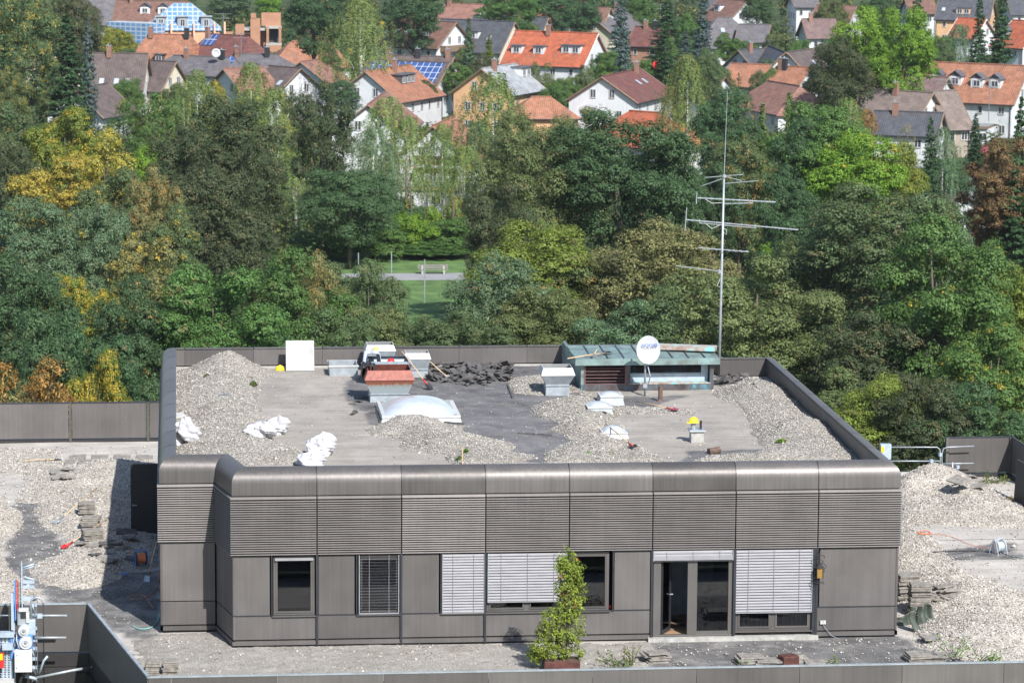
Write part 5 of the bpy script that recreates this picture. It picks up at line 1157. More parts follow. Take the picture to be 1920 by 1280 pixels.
    if balcony:
        xx=L if balcony=='r' else 0; sg=1 if xx else -1; m=MB(); z=ze-.9
        m.bb(xx,xx+sg*1.3,-w_*.8,w_*.8,z-.15,z); m.bb(xx+sg*1.22,xx+sg*1.3,-w_*.8,w_*.8,z,z+1); 
        for yy in (-w_*.8,w_*.8): m.bb(xx,xx+sg*1.3,yy-.04,yy+.04,z,z+1)
        m.build('balcony',M['darkwood'],r,local=True)
    # barge boards on the gables
    if not hip:
        for xx in (-o-.04,L+o+.04):
            m=MB()
            for yy,zz in ((-w_-e,zf),(wb+e,zk)): m.tube([(xx,0,zr-.08),(xx,yy,zz-.08)],.12,4)
            m.build('barge_board',M['darkwood'] if wall!='w' or roof!='red' else M['white'],rf,local=True)
    return r
M['chimbrick']=simple('chimney_brick',(.27,.15,.11),.85,0,.3,3)
M['skyglass']=simple('roof_window_glass',(.45,.5,.56),.15,0,.2,1)
# upper left of the photo
house('grey house at the top left with a white gable strip',(150,0),(214,-2),9.5,6,42,'w','grey',chim=())
house('broad brown chalet roof with two small gabled dormers above the glass pyramid',(222,2),(350,3),10,8,32,'b','brown',dorm=((.42,.55,2,'w'),(.68,.55,2,'w')),dtype='gable',chim=(.2,))
house('long grey-brown steep roof with three roof windows, left of centre',(180,100),(272,101),9.5,5.5,46,'w','dkbrown',sky=((.2,.85),(.5,.85),(.72,.85)),chim=(.28,))
house('smaller brown roofed house with a cream gable right of the long grey-brown one',(285,114),(326,116),8,4.5,46,'c','dkbrown',chim=())
house('low dark mauve roof with a white left gable and an aerial, among trees',(140,166),(200,157),8,5,40,'w','dkbrown',chim=(.3,))
house('beige tiled hipped roof behind the tall spruce at the left',(45,98),(78,96),7,5.5,27,'c','beige',hip=.9,chim=(.9,))
house('large orange hipped roof with two dark chimneys, left of centre',(278,64),(357,66),9.5,7,43,'o','orange',hip=.35,chim=(.1,.95),dorm=((.5,.8,1.6),))
house('brown hipped roof with solar collectors beside the large orange roof',(392,64),(466,68),9.5,8.5,40,'w','dkred',hip=.4,chim=(.05,),solar=(.0,.3,.02,.3))
house('low grey roof with a white dish and brick chimneys, left group',(325,104),(425,108),7.5,5.5,28,'w','grey',hip=.7,chim=(.28,.95))
house('low dark grey roof with a blue solar strip beside brick chimneys',(438,101),(520,103),8,7,26,'w','grey',hip=.5,chim=(.1,.8),solar=(-.15,.1,.2,.95))
house('sloping orange roof in front of the grey roofs, left group',(424,129),(490,126),8.5,6.5,34,'w','pink',chim=())
house('purple-brown roof with three narrow roof windows',(508,124),(560,128),8.5,6.5,36,'w','dkbrown',sky=((.35,.6),(.55,.62),(.85,.55)),chim=())
house('small pinkish tiled roof right of the purple-brown one',(566,116),(606,111),8.5,5,34,'w','pink',chim=(),wins=False)
house('bright orange hipped roof left of the weeping willow',(553,68),(610,68),9,6,42,'w','orange',hip=.8,chim=(.4,))
# centre
house('orange roofed house with a white gable at the top centre',(838,7),(902,9),9.5,5,36,'w','pink',chim=(.1,))
house('small brown-orange roof with a brick chimney behind the slate roofs',(912,14),(968,16),8.5,5,30,'w','pink',chim=(.2,))
house('orange brown roof behind the slate roofs, right of them',(985,21),(1020,19),9,5,33,'w','orange',hip=.8,chim=(.05,))
house('slate roofed twin house at the top, the farther half',(892,29),(1024,33),9.5,5.5,44,'c','slate',sky=((.35,.3),(.62,.4)),dorm=((.68,.75,2.0,'c'),),chim=(.66,))
house('slate roofed twin house at the top, the nearer half with a cream gable',(830,36),(962,41),9.5,6,45,'c','slate',dorm=((.55,.62,2.4,'w'),),sky=((.3,.4),(.78,.6)),chim=())
house('brown roofed white house with a wooden balcony, right of the willow',(742,37),(852,42),9.8,6.5,37,'w','brown',sky=((.18,.5),(.34,.5),(.0,.5)),dorm=((.66,.62,2.8),),balcony='r',chim=(.3,))
house('white house whose brown roof carries a full field of blue solar panels',(696,113),(838,118),8.5,5.5,34,'w','dkbrown',solar=(.02,.98,.05,.95),chim=(.28,))
house('dark brown low roof with brick chimneys behind the solar roof',(724,104),(846,107),8.2,4,28,'w','dkbrown',chim=(.05,.5,.96),wins=False)
house('bright red roofed white house with dormers and a satellite dish',(970,58),(1117,63),10,6.8,41,'w','red',dorm=((.12,.72,2.0,'w'),(.40,.72,2.0,'w'),(.80,.66,3.6,'w')),chim=(.42,))
house('orange roofed house with a wide slate dormer, its gable facing left',(687,134),(768,122),9,6.3,37,'w','orange',dorm=((.55,.55,5.0),),chim=(.55,))
house('house with pale grey metal roof and apricot walls behind the birch',(905,129),(966,120),9.5,5.5,36,'o','metal',dorm=((.9,.5,3.4,'w'),),chim=(.25,))
house('cream house with a dark roof and brown ridge at the top right of centre',(1052,13),(1140,15),9.8,5,34,'c','brown',chim=(.5,))
house('cream gabled house with grey roof behind the cypress',(1102,22),(1182,15),9.2,6,36,'c','grey',chim=(.6,),sky=((.35,.4),))
house('dark red-brown roofed white house with two square windows in its gable',(1130,144),(1200,129),9,6,33,'w','dkred',chim=(.8,),sky=((.55,.45),(.72,.45)))
house('orange hipped annexe roof left of the red-brown roofed house',(996,182),(1034,182),6.2,4.5,33,'o','orange',hip=.9,chim=(),wins=False)
house('small bright orange roof and white corner behind the dark round tree',(1180,208),(1236,212),8,6,36,'w','red',hip=.9,chim=())
house('white gabled house half hidden behind the left birches',(690,196),(722,172),9,5.5,38,'w','pink',chim=())
chalet=house('white chalet with a wooden balcony and orange awning behind the birches',(812,236),(850,218),9,5.8,40,'w','orange',chim=())
house('low red-brown cottage in the gap below the blue spruce',(1195,50),(1255,52),8,5,36,'b','dkred',chim=(.3,.6))
# right
house('orange roofed white corner house with four slate gabled dormers at the right',(1738,116),(1925,124),10.5,6.4,42,'w','orange',dorm=((.18,.6,1.9,'w'),(.38,.62,1.9,'w'),(.60,.66,1.9,'w'),(.78,.66,1.9,'w')),dtype='gable',chim=(.03,))
house('mauve tiled roof with chimneys behind the taupe roof',(1640,139),(1772,145),9.5,5,38,'w','mauve',chim=(.42,))
house('taupe tiled roof with a white gable in front of the mauve roof',(1622,167),(1744,174),9,4.8,40,'w','taupe',chim=(.5,))
house('taupe roof with a tan gable right of the white gable',(1748,171),(1788,170),9,5.5,44,'t','taupe',chim=())
house('low dark blue-black roof with a white gable and a round silver flue',(1645,208),(1762,212),7.5,4,36,'w','slate',chim=(.3,))
house('orange roof with two dark chimneys left of the big dark tree',(1462,124),(1516,127),8.5,5.5,36,'w','orange',chim=(.1,.25))
house('orange roof behind the light conifer, left part',(1375,120),(1440,122),8.5,5,34,'w','orange',chim=(),wins=False)
house('coral roofed low house with a white corner below the twin chimneys',(1440,152),(1500,162),8,5.5,36,'w','pink',hip=.6,chim=())
house('red tiled roof patch left of the tall thin aerial tip',(1322,141),(1355,143),8,5,36,'w','pink',chim=(),wins=False)
house('grey hipped roof with two roof windows at the top right',(1345,34),(1372,34),9.5,7,40,'w','grey',hip=.9,sky=((.2,.45),(1.2,.5)),chim=())
house('lower grey roof joined to the grey hipped roof',(1390,46),(1440,47),8.5,5,33,'w','grey',chim=())
house('brown roof with a skylight dormer at the top right',(1350,-1),(1398,2),9.5,6,38,'w','brown',dorm=((.3,.6,1.8,'w'),),chim=())
house('white block house at the top beside a pale conifer',(1485,-12),(1525,-12),11,5,30,'w','grey',chim=())
house('brown roof with a white arched dormer left of the bright green trees',(1535,10),(1602,12),9.5,6,36,'w','brown',dorm=((.35,.75,2.4,'w'),),dtype='gable',chim=())
house('grey-mauve roof below the brown dormer roof',(1508,36),(1562,36),9,5.5,34,'w','mauve',chim=(.2,))
house('dark roofed white gable cottage among trees right of the blue spruce',(1388,94),(1425,92),8,4.5,38,'w','slate',chim=(.4,))
house('dark sloping roof beside the bright white roof patch',(1442,86),(1472,98),8.5,5,42,'w','slate',chim=())
house('brown gabled roof just left of the dark round tree',(1478,98),(1522,92),8.5,5,44,'w','dkbrown',chim=(),sky=((.6,.5),))
house('orange roof with a white gabled dormer at the far right edge',(1902,38),(1960,42),10,6.5,38,'w','red',dorm=((.1,.75,2.4,'w'),),dtype='gable',chim=())
house('small orange roof between the two far right spruces',(1800,34),(1846,36),9,5,38,'w','red',chim=())
house('blue-grey roof with apricot bay at the top right corner',(1765,-4),(1860,-2),10,6,38,'o','slate',sky=((.1,.6),(.35,.6)),dorm=((.5,.8,3,'o'),),chim=())
house('white house at the top right corner behind the spruce',(1890,-6),(1940,-6),10,5,38,'w','slate',chim=())
house('grey roof at the top right, left of the dark spruce',(1700,-3),(1745,-3),9,5,34,'w','brown',chim=())
house('grey roof patch between the top centre trees',(1330,-14),(1345,-14),9.5,5,34,'w','slate',chim=())
# extra parts of the chalet: awning and low extension
rr=org(chalet)
m=MB(); a=at(784,300,G+5.2); b=at(878,304,G+5.2); m.slab(a,b,G+4.9,G+5.9,-1.4,-1.3); m.slab(a,b,G+4.8,G+4.95,-1.3,.6); o=m.build('timber_balcony',M['darkwood']); tag(o,'brown timber balcony across the chalet front between the birches','balcony')
m=MB(); m.slab(at(786,312,G+4.2),at(870,316,G+4.2),G+3.6,G+4.3,-1.9,-1.85); M['awn']=simple('orange_awning',(.80,.20,.06),.7); tag(m.build('awning',M['awn']),'orange awning under the chalet balcony','awning')
def flatroof(label,p1,p2,dep,h,wall,rc,name='flat_roofed_annexe',cat='annexe'):
    a=at(p1[0],p1[1],G+h); b=at(p2[0],p2[1],G+h); r=empty(name,(a[0],a[1],G),label,cat); m=MB(); m.slab(a,b,G,G+h-.35,.3,dep); m.build('wall',M['wall'],r,color=W[wall]); m=MB(); m.slab(a,b,G+h-.35,G+h,0,dep+.3); m.build('roof_slab',M['darkwood'],r); m=MB(); m.slab(a,b,G+h,G+h+.05,.1,dep+.2); m.build('roofing',M['roof'],r,color=rc)
    A=Vector(a[:2]);B=Vector(b[:2]);u=(B-A).normalized();n=Vector((u.y,-u.x)); 
    for k in range(3):
        q=A+(B-A)*(k+.5)/3 - n*.3; win(r,Vector((q.x,q.y,G+h-1.5))-org(r),Vector((u.x,u.y,0)),Vector((n.x,n.y,0)),1.3,1.2)
flatroof('low flat grey roofed annexe with white wall below the chalet',(742,350),(892,353),6,3.4,'w',(.30,.29,.28))
flatroof('white walled garage with flat roof below the far right orange house',(1795,236),(1852,238),5,3,'w',(.35,.35,.35))
flatroof('low brown fascia pavilion with flat roof at the far right edge of the trees',(1855,408),(1925,412),7,3.2,'w',(.28,.27,.26))
house('low grey gabled roof overgrown with ivy at the right edge of the trees',(1760,350),(1800,364),5.5,5,26,'w','grey',chim=(),gwin=False)
# glass pyramid roof
A=at(342,7,G+11); py=empty('glass_pyramid_house',(A[0],A[1],G),'house with a blue and grey gridded glass pyramid roof and apricot party walls','house')
m=MB(); s=7.6; zt=11.; m.add([(-1.8,-1.8,zt),(1.8,-1.8,zt),(1.8,1.8,zt),(-1.8,1.8,zt),(-s,-s,zt-4.9),(s,-s,zt-4.9),(s,s,zt-4.9),(-s,s,zt-4.9)],[(0,1,2,3),(4,5,1,0),(5,6,2,1),(6,7,3,2),(7,4,0,3)]); 
t=NT('blue_glazed_grid',.2); v=t.coord(); br=t.n('ShaderNodeTexBrick'); br.offset=0; br.inputs['Scale'].default_value=1; br.inputs['Mortar Size'].default_value=.11; br.inputs['Brick Width'].default_value=1.0; br.inputs['Row Height'].default_value=.8
mp=t.n('ShaderNodeSeparateXYZ'); cb_=t.n('ShaderNodeCombineXYZ'); t.L(v,mp.inputs[0]); t.L(mp.outputs[0],cb_.inputs[0]); t.L(mp.outputs[2],cb_.inputs[1]); t.L(cb_.outputs[0],br.inputs[0])
for i,c in ((1,(.10,.22,.42)),(2,(.16,.30,.5)),(3,(.42,.46,.52))): br.inputs[i].default_value=(*c,1)
t.color(br.outputs[0]); M['gridglass']=t.m
pr=m.build('roof',M['gridglass'],py,local=True); m=MB(); m.bb(-s+.4,s-.4,-s+.4,s-.4,0,zt-4.9); m.build('wall',M['wall'],py,local=True,color=(.66,.40,.26))
for xx in (-4.2,0,4.6):
    m=MB(); m.bb(xx-1,xx+1,-s+.9,-s+4,zt-4.7,zt-2.3); d=m.build('dormer',M['wall'],pr,local=True,color=(.30,.34,.38)); m=MB(); m.bb(xx-1.2,xx+1.2,-s+.6,-s+4.2,zt-2.3,zt-2.15); m.build('dormer_roof',M['galv'],pr,local=True); win(d,Vector((xx,-s+.9,zt-3.4)),Vector((1,0,0)),Vector((0,-1,0)),1.0,1.5)
for xx in (-6.4,-2.2,2.2,6.2,8.2):
    m=MB(); m.add([(xx-.15,-s-2.5,0),(xx+.15,-s-2.5,0),(xx+.15,-s+2,0),(xx-.15,-s+2,0),(xx-.15,-s-2.5,zt-5.6),(xx+.15,-s-2.5,zt-5.6),(xx+.15,-s+1,zt-3.2),(xx-.15,-s+1,zt-3.2)],[(3,2,1,0),(4,5,6,7),(0,1,5,4),(1,2,6,5),(2,3,7,6),(3,0,4,7)]); m.build('party_wall',M['wall'],py,local=True,color=(.66,.40,.28))
a=at(198,41,G+8); b=at(284,45,G+8); m=MB(); m.slab(a,b,G+4,G+8,.5,4); gh=m.build('glazed_wing',M['gridglass']); tag(gh,'long low blue glazed wing left of the glass pyramid','building')
# unfinished brick house
A=at(485,60,G+6); sx=1; rr=empty('unfinished_brick_house',(A[0],A[1],G),'unfinished orange brick house without a roof beside the brown hipped roof','house'); t=simple('raw_brick',(.40,.21,.13),.9,0,.15,.6); M['rawbrick']=t
def uw(x0,x1,y,z0,z1,n='brick_wall',mm='rawbrick',d=.35): m=MB(); m.bb(x0,x1,y,y+d,z0,z1); m.build(n,M[mm],rr,local=True)
uw(-4.5,-2.8,0,0,7.5); uw(-1.6,.3,0,0,8.6); uw(-4.5,1.5,.5,6.2,6.6,'concrete_slab','concrete',5); uw(1.5,4.4,0,0,3.8); uw(1.5,2.0,-.05,3.8,7); uw(3.9,4.4,-.05,3.8,7); uw(1.4,4.5,.0,6.6,7.0,'concrete_slab','concrete',5); uw(.6,4.4,2.5,7,9.6); uw(1.5,4.4,2.5,3,6.6,'brick_wall','roomdark'); uw(-1.5,-.5,-.1,8.6,9.6); uw(1.4,4.5,-.02,3.4,3.8,'concrete_slab','concrete',3); uw(-4.4,1.5,3,0,6.1); uw(-6.6,-5,.5,0,6)  # near-black recessed wall has the shade of the open storey painted in
# garden walls and a car-like red van in the street
def car(px,py,label,colr,rz):
    c=at(px,py,G+.05); r=empty('parked_car',c,label,'car',rz=rz); m=MB(); 
    P=[(-2.1,.45),(-2.15,.8),(-1.3,.95),(-.9,1.4),(1.2,1.45),(1.9,1.0),(2.15,.9),(2.15,.4)]; n=len(P)
    m.add([(x,-.85,z) for x,z in P]+[(x,.85,z) for x,z in P],[tuple(range(n)),tuple(range(2*n-1,n-1,-1))]+[(i,n+i,n+(i+1)%n,(i+1)%n) for i in range(n)]); m.build('body',M[colr],r,local=True,bevel=.05)
    m=MB(); m.bb(-.85,1.3,-.87,.87,1.0,1.33); m.build('window',M['farglass'],r,local=True)
    for x in (-1.35,1.3):
        for y in (-.8,.8): m=MB(); m.tube([(x,y-.1,.32),(x,y+.1,.32)],.33,14); m.build('wheel',M['black'],r,local=True)
car(1842,292,'dark pink parked car in the street at the right','pink',1.3)
# lamp posts, house aerials
def aerial(px,py_top,py_bot,label,zb=8):
    p=at(px,py_bot,G+zb); h=(py_bot-py_top)/F_PX*float(np.linalg.norm(p-CAM)); r=empty('roof_aerial',p,label,'aerial','house aerials among the roofs'); m=MB(); m.tube([(0,0,-1),(0,0,h)],.06,5); m.build('mast',M['steel'],r,local=True)
    for k,z in enumerate((h*.98,h*.78)): m=MB(); m.tube([(-1.6+.3*k,0,z),(1.6-.3*k,0,z-.05)],.04,4); [m.tube([(x,-.35,z),(x,.35,z)],.025,4) for x in (-1.2,-.6,.1,.7,1.2)]; m.build('boom',M['steel'],r,local=True)
aerial(154,120,168,'house aerial standing on the low dark mauve roof'); aerial(452,62,104,'house aerial on the brown hipped roof'); aerial(419,26,66,'house aerial left of the unfinished brick house'); aerial(1238,8,50,'house aerial near the top right of centre'); aerial(1773,150,182,'white flue aerial on the taupe roof'); aerial(1854,148,215,'thin pole in front of the orange corner house',6)
def hdish(px,py,z,label,mat='whiteplastic',s=.5):
    c=at(px,py,G+z); m=MB(); m.lathe(c,[(.001,0),(s*.6,.04),(s,.12),(s,.1),(.001,-.03)],18,0,Matrix.Rotation(R(80),3,'X')); m.tube([c,(c[0],c[1]+.3,c[2]-1.2)],.04,5); tag(m.build('satellite_dish',M[mat],smooth=True),label,'satellite dish')
hdish(405,100,8.3,'white satellite dish above the low grey roof on the left',s=.75); hdish(25,96,7.5,'grey satellite dish at the far left edge',s=.75); hdish(83,98,7.8,'white satellite dish beside the beige roof chimney',s=.75); hdish(1039,85,7.8,'pink satellite dish on the bright red roof','pink'); hdish(1231,122,7.5,'red satellite dish left of the light birch, right of centre','red',.7)
# park bench, fence posts
M['greywood']=simple('grey_wood',(.22,.21,.19),.8)
c=at(812,514,G); r=empty('park_bench',c,'weathered grey wooden park bench on the lawn behind the path','bench')
for x in (-1.1,1.1): m=MB(); m.bb(x-.1,x+.1,-.28,.3,0,.45); m.bb(x-.1,x+.1,.2,.3,.45,.85); m.build('leg',M['concrete'],r,local=True)
m=MB(); [m.bb(-1.55,1.55,-.3+k*.16,-.18+k*.16,.45,.49) for k in range(3)]; m.build('seat',M['greywood'],r,local=True)
m=MB(); [m.bb(-1.55,1.55,.3,.34,.56+k*.15,.67+k*.15) for k in range(3)]; m.build('backrest',M['greywood'],r,local=True)
g='posts of the ball court fence'
for px,py,hh in ((734,512,2.2),(796,568,4.2),(672,514,2.2),(551,512,2.2)):
    c=at(px,py,G); m=MB(); m.tube([c,(c[0],c[1],c[2]+hh)],.055,7); tag(m.build('fence_post',M['galv']),{734:'short galvanised fence post left of the bench',796:'tall galvanised fence post in front of the bench',672:'thin galvanised fence post beside the dark oak trunk',551:'fence post at the left end of the lawn strip'}[px],'fence post',g)

# ================================================================ trees
def unit(v): return v/(np.linalg.norm(v,axis=-1,keepdims=True)+1e-9)
def crown_broad(seed,nl=11,rc=.42,leaves=24000,leaf=.17,flat=1.,upright=.35,tight=1.0,Rw=5.,z0=3.,z1=15.):
    rg=np.random.default_rng(seed); H=(z1-z0)/2; zc=(z0+z1)/2
    C=[];RD=[]
    for k in range(nl*6):
        d=unit(rg.normal(0,1,3)); d[2]=d[2]*.9+.12; f=rg.uniform(.52,.80); c=np.array([d[0]*f*Rw,d[1]*f*Rw,zc+d[2]*f*H*1.05]); r_=Rw*rc*rg.uniform(.75,1.25)
        if all(np.linalg.norm((c-q)/[1,1,1.1])> .29*Rw for q in C): C.append(c);RD.append(r_)
        if len(C)>=nl: break
    C.append(np.array([0,0,zc])); RD.append(Rw*.55); C=np.array(C);RD=np.array(RD)
    nc=int(leaves/34); P=[];Nn=[];cl=[]
    wgt=RD**2; wgt=wgt/wgt.sum(); tries=0
    kk=rg.choice(len(C),nc*2,p=wgt); D=unit(rg.normal(0,1,(nc*2,3))); D[:,2]=np.where(D[:,2]<-.4,-D[:,2],D[:,2]); D=unit(D)
    rad=RD[kk]*rg.uniform(.80,1.12,nc*2)*tight; Q=C[kk]+D*rad[:,None]*np.array([1,1,.85])
    dist=np.linalg.norm(Q[:,None]-C[None],axis=2)/RD[None]; dist[np.arange(len(Q)),kk]=9; ok=(dist.min(1)>.86)|(rg.random(len(Q))<.10); Q=Q[ok][:nc];D=D[ok][:nc]; nc=len(Q)
    csize=rg.uniform(.24,.60,nc)*Rw/5; cv=rg.uniform(0,1,nc)
    m_=34; e=rg.normal(0,1,(nc,m_,3)); e=unit(e)*rg.uniform(.35,1,(nc,m_,1))**.6; e[:,:,2]*=.62
    P=Q[:,None]+e*csize[:,None,None]; Nn=unit(D)[:,None]*.75+e*.85+np.array([0,0,upright])+rg.normal(0,.28,(nc,m_,3))
    P=P.reshape(-1,3);Nn=Nn.reshape(-1,3)
    # inner fill so the crown is not hollow
    nf=leaves//9; kf=rg.integers(0,len(C),nf); Pf=C[kf]+unit(rg.normal(0,1,(nf,3)))*(RD[kf]*rg.uniform(.3,.8,nf))[:,None]; 
    V,F,lv=leafquads(np.concatenate([P,Pf]),np.concatenate([Nn,rg.normal(0,1,(nf,3))+[0,0,.5]]),np.concatenate([rg.uniform(.75,1.3,len(P))*leaf,np.full(nf,leaf*2.0)]),rg)
    cc=np.concatenate([np.repeat(cv,m_*4),np.repeat(rg.uniform(0,1,nf),4)])
    limb=C[np.argsort(-RD)][:9]
    return fastmesh('crown',V,F,[M['leaf']],{'lv':lv,'cl':cc}),limb
def crown_weep(seed,leaves=20000,leaf=.15,Rw=4.,z0=2.,z1=15.,dens=1):
    rg=np.random.default_rng(seed); P=[];N=[];cl=[]; ns=int(leaves/36)
    for k in range(ns):
        a=rg.uniform(0,2*PI); h=rg.uniform(.15,1)**.8; prof=math.sin(min(1,(1-h)*1.7+.12)*PI/2)
        r_=Rw*prof*rg.uniform(.35,1)**.5*(1+.25*math.sin(3*a+seed)+.15*math.sin(7*h*6+a)); z=z0+(z1-z0)*h; L=rg.uniform(.8,2.8)*(.6+.5*prof); cc=rg.uniform(0,1)
        t=rg.uniform(0,1,36); x=r_*math.cos(a)+np.cos(a)*.25*t+rg.normal(0,.09,36); y=r_*math.sin(a)+np.sin(a)*.25*t+rg.normal(0,.09,36); zz=z+.25*np.sin(t*3)-L*t
        P.append(np.stack([x,y,zz],1)); N.append(np.array([math.cos(a),math.sin(a),.35])+rg.normal(0,.5,(36,3))); cl.append(np.full(144,cc))
    P=np.concatenate(P);N=np.concatenate(N); V,F,lv=leafquads(P,N,rg.uniform(.7,1.3,len(P))*leaf,rg,.5)
    return fastmesh('crown',V,F,[M['leaf']],{'lv':lv,'cl':np.concatenate(cl)}),np.array([[0,0,z0+(z1-z0)*.6],[1,.5,z0+(z1-z0)*.5],[-1,.3,z0+(z1-z0)*.55],[.3,-1,z0+(z1-z0)*.45]])
def crown_spruce(seed,Rw=3.,z0=.6,z1=15.,leaf=.24,droop=.35,nlev=34):
    rg=np.random.default_rng(seed); P=[];N=[];S=[];cl=[]
    for i in range(nlev):
        f=i/(nlev-1); z=z0+(z1-z0)*f; rl=Rw*(1-f)**.72*rg.uniform(.85,1.1)+.12; nb=max(7,int(17*(1-f)+7))
        for b in range(nb):
            a=rg.uniform(0,2*PI); z=z0+(z1-z0)*min(1,max(0,f+rg.uniform(-1.2,1.2)/nlev)); L=rl*rg.uniform(.75,1.12); n=max(16,int(46*L/Rw)+12); t=rg.uniform(.1,1,n)**.7; cc=rg.uniform(0,1)
            wd=.30*L*(1-t)+.10; o=rg.uniform(-1,1,n)*wd; x=np.cos(a)*L*t-np.sin(a)*o; y=np.sin(a)*L*t+np.cos(a)*o; zz=z-droop*L*t+.22*L*t*t-np.abs(o)*.3+rg.normal(0,.05,n)
            P.append(np.stack([x,y,zz],1)); N.append(np.array([math.cos(a)*.5,math.sin(a)*.5,.9])+rg.normal(0,.35,(n,3))); cl.append(np.full(4*n,cc)); S.append(np.full(n,leaf)*rg.uniform(.8,1.4,n))
    P=np.concatenate(P);N=np.concatenate(N);V,F,lv=leafquads(P,N,np.concatenate(S),rg,.55)
    return fastmesh('crown',V,F,[M['leaf']],{'lv':lv,'cl':np.concatenate(cl)}),None
def trunkmesh(limb,h,birch=False,rad=.3,seed=1):
    rg=np.random.default_rng(seed); m=MB(); top=h*.8 if limb is not None else h
    m.tube([(0,0,-.2),(.05,0,h*.25),(-.05,.08,h*.5),(.05,0,top)],[rad,rad*.8,rad*.6,rad*.12],8)
    if limb is not None:
        for q in limb:
            z=float(max(h*.18,q[2]*.5)); mid=Vector((float(q[0])*.45,float(q[1])*.45,z+(float(q[2])-z)*.55)); m.tube([(0,0,z),mid,Vector([float(c) for c in q])],[rad*.45,rad*.28,rad*.08],6)
    me=bpy.data.meshes.new('trunk'); me.from_pydata(m.v,[],m.f); me.materials.append(M['birch' if birch else 'bark']); me.polygons.foreach_set('use_smooth',[True]*len(m.f)); return me
K={}
def addkind(k,cr,birch=False,rad=.3): me,lb=cr; K.setdefault(k,[]).append((me,trunkmesh(lb,15,birch,rad,len(K))))
for s in (1,2,3,4): addkind('oak',crown_broad(s,nl=24,rc=.27,leaves=42000,leaf=.14))
for s in (5,6,7): addkind('round',crown_broad(s,nl=32,rc=.23,leaves=42000,leaf=.125,upright=.5))
for s in (8,9): addkind('open',crown_broad(s,nl=16,rc=.25,leaves=18000,leaf=.14,tight=1.1))
for s in (10,11): addkind('cone',crown_broad(s,nl=28,rc=.25,leaves=36000,leaf=.125,upright=.6,Rw=4))
for s in (12,13,14): addkind('birch',crown_weep(s),True,.2)
for s in (15,16): addkind('spruce',crown_spruce(s),False,.22)
addkind('pine',crown_spruce(17,Rw=3.4,nlev=16,droop=.1,leaf=.2)); addkind('thuja',crown_spruce(18,Rw=1.9,nlev=40,droop=-.3,leaf=.17))
for s in (21,22): addkind('low',crown_broad(s,nl=34,rc=.24,leaves=56000,leaf=.17,z0=.5,Rw=7))
for s in (25,26): addkind('shrub',crown_broad(s,nl=16,rc=.34,leaves=26000,leaf=.17,z0=.1,z1=6.5,Rw=5))
addkind('bare',crown_weep(19,leaves=2600,Rw=3.5),True,.2)
C_={}
C0={'dk':(.030,.060,.028),'gr':(.042,.084,.025),'bg':(.072,.135,.018),'ol':(.062,.086,.036),'to':(.098,.102,.046),'yg':(.082,.108,.022),'ye':(.34,.29,.055),'or':(.28,.16,.045),'br':(.15,.085,.035),'gg':(.060,.100,.058),'db':(.050,.055,.026),'lg':(.082,.120,.042),'bs':(.085,.13,.12),'sp':(.022,.05,.022),'rb':(.18,.11,.05),'do':(.046,.074,.034)}
A_={'y':(.42,.30,.04),'o':(.34,.20,.06),'b':(.14,.12,.055),'n':(.08,.14,.05)}
C_={k:tuple(c*q for c,q in zip(v,(2.35,2.2,1.95))) for k,v in C0.items()}
for k in ('ye','rb','or','bs'): C_[k]=tuple(c*1.15 for c in C0[k])
C_['db']=(.074,.102,.046); C_['br']=(.19,.12,.05)
cnt=0
def tree(px,py,wpx,H,kind,c,label,au='b',turn=.12,name=None,cat='tree'):
    global cnt
    p=at(px,py,G+H*.985); D=float(np.linalg.norm(p-CAM)); wm=wpx*D/F_PX; opts=K[kind]; me,tm=opts[cnt%len(opts)]; cnt+=1
    base={'birch':8,'spruce':6,'pine':6.8,'thuja':3.8,'cone':8,'bare':7,'low':14,'shrub':10}.get(kind,10.)
    r=empty(name or {'spruce':'spruce_tree','pine':'conifer_tree','thuja':'conifer_tree','shrub':'garden_shrub','birch':'birch_tree','bare':'birch_tree'}.get(kind,'deciduous_tree'),(p[0],p[1],G),label,cat,rz=random.uniform(0,6.28))
    s=wm/base; r.scale=(s,s,H/(6.5 if kind=='shrub' else 15))
    o=link('crown',me,r); v=random.uniform(.9,1.12); cc=C_[c]; o.color=(cc[0]*v*random.uniform(.94,1.06),cc[1]*v,cc[2]*v,1); o['tint2']=list(A_[au]); o['turn']=float(turn)*(.4 if c not in ('ye','or') and turn<.6 else .8); link('trunk',tm,r); return r
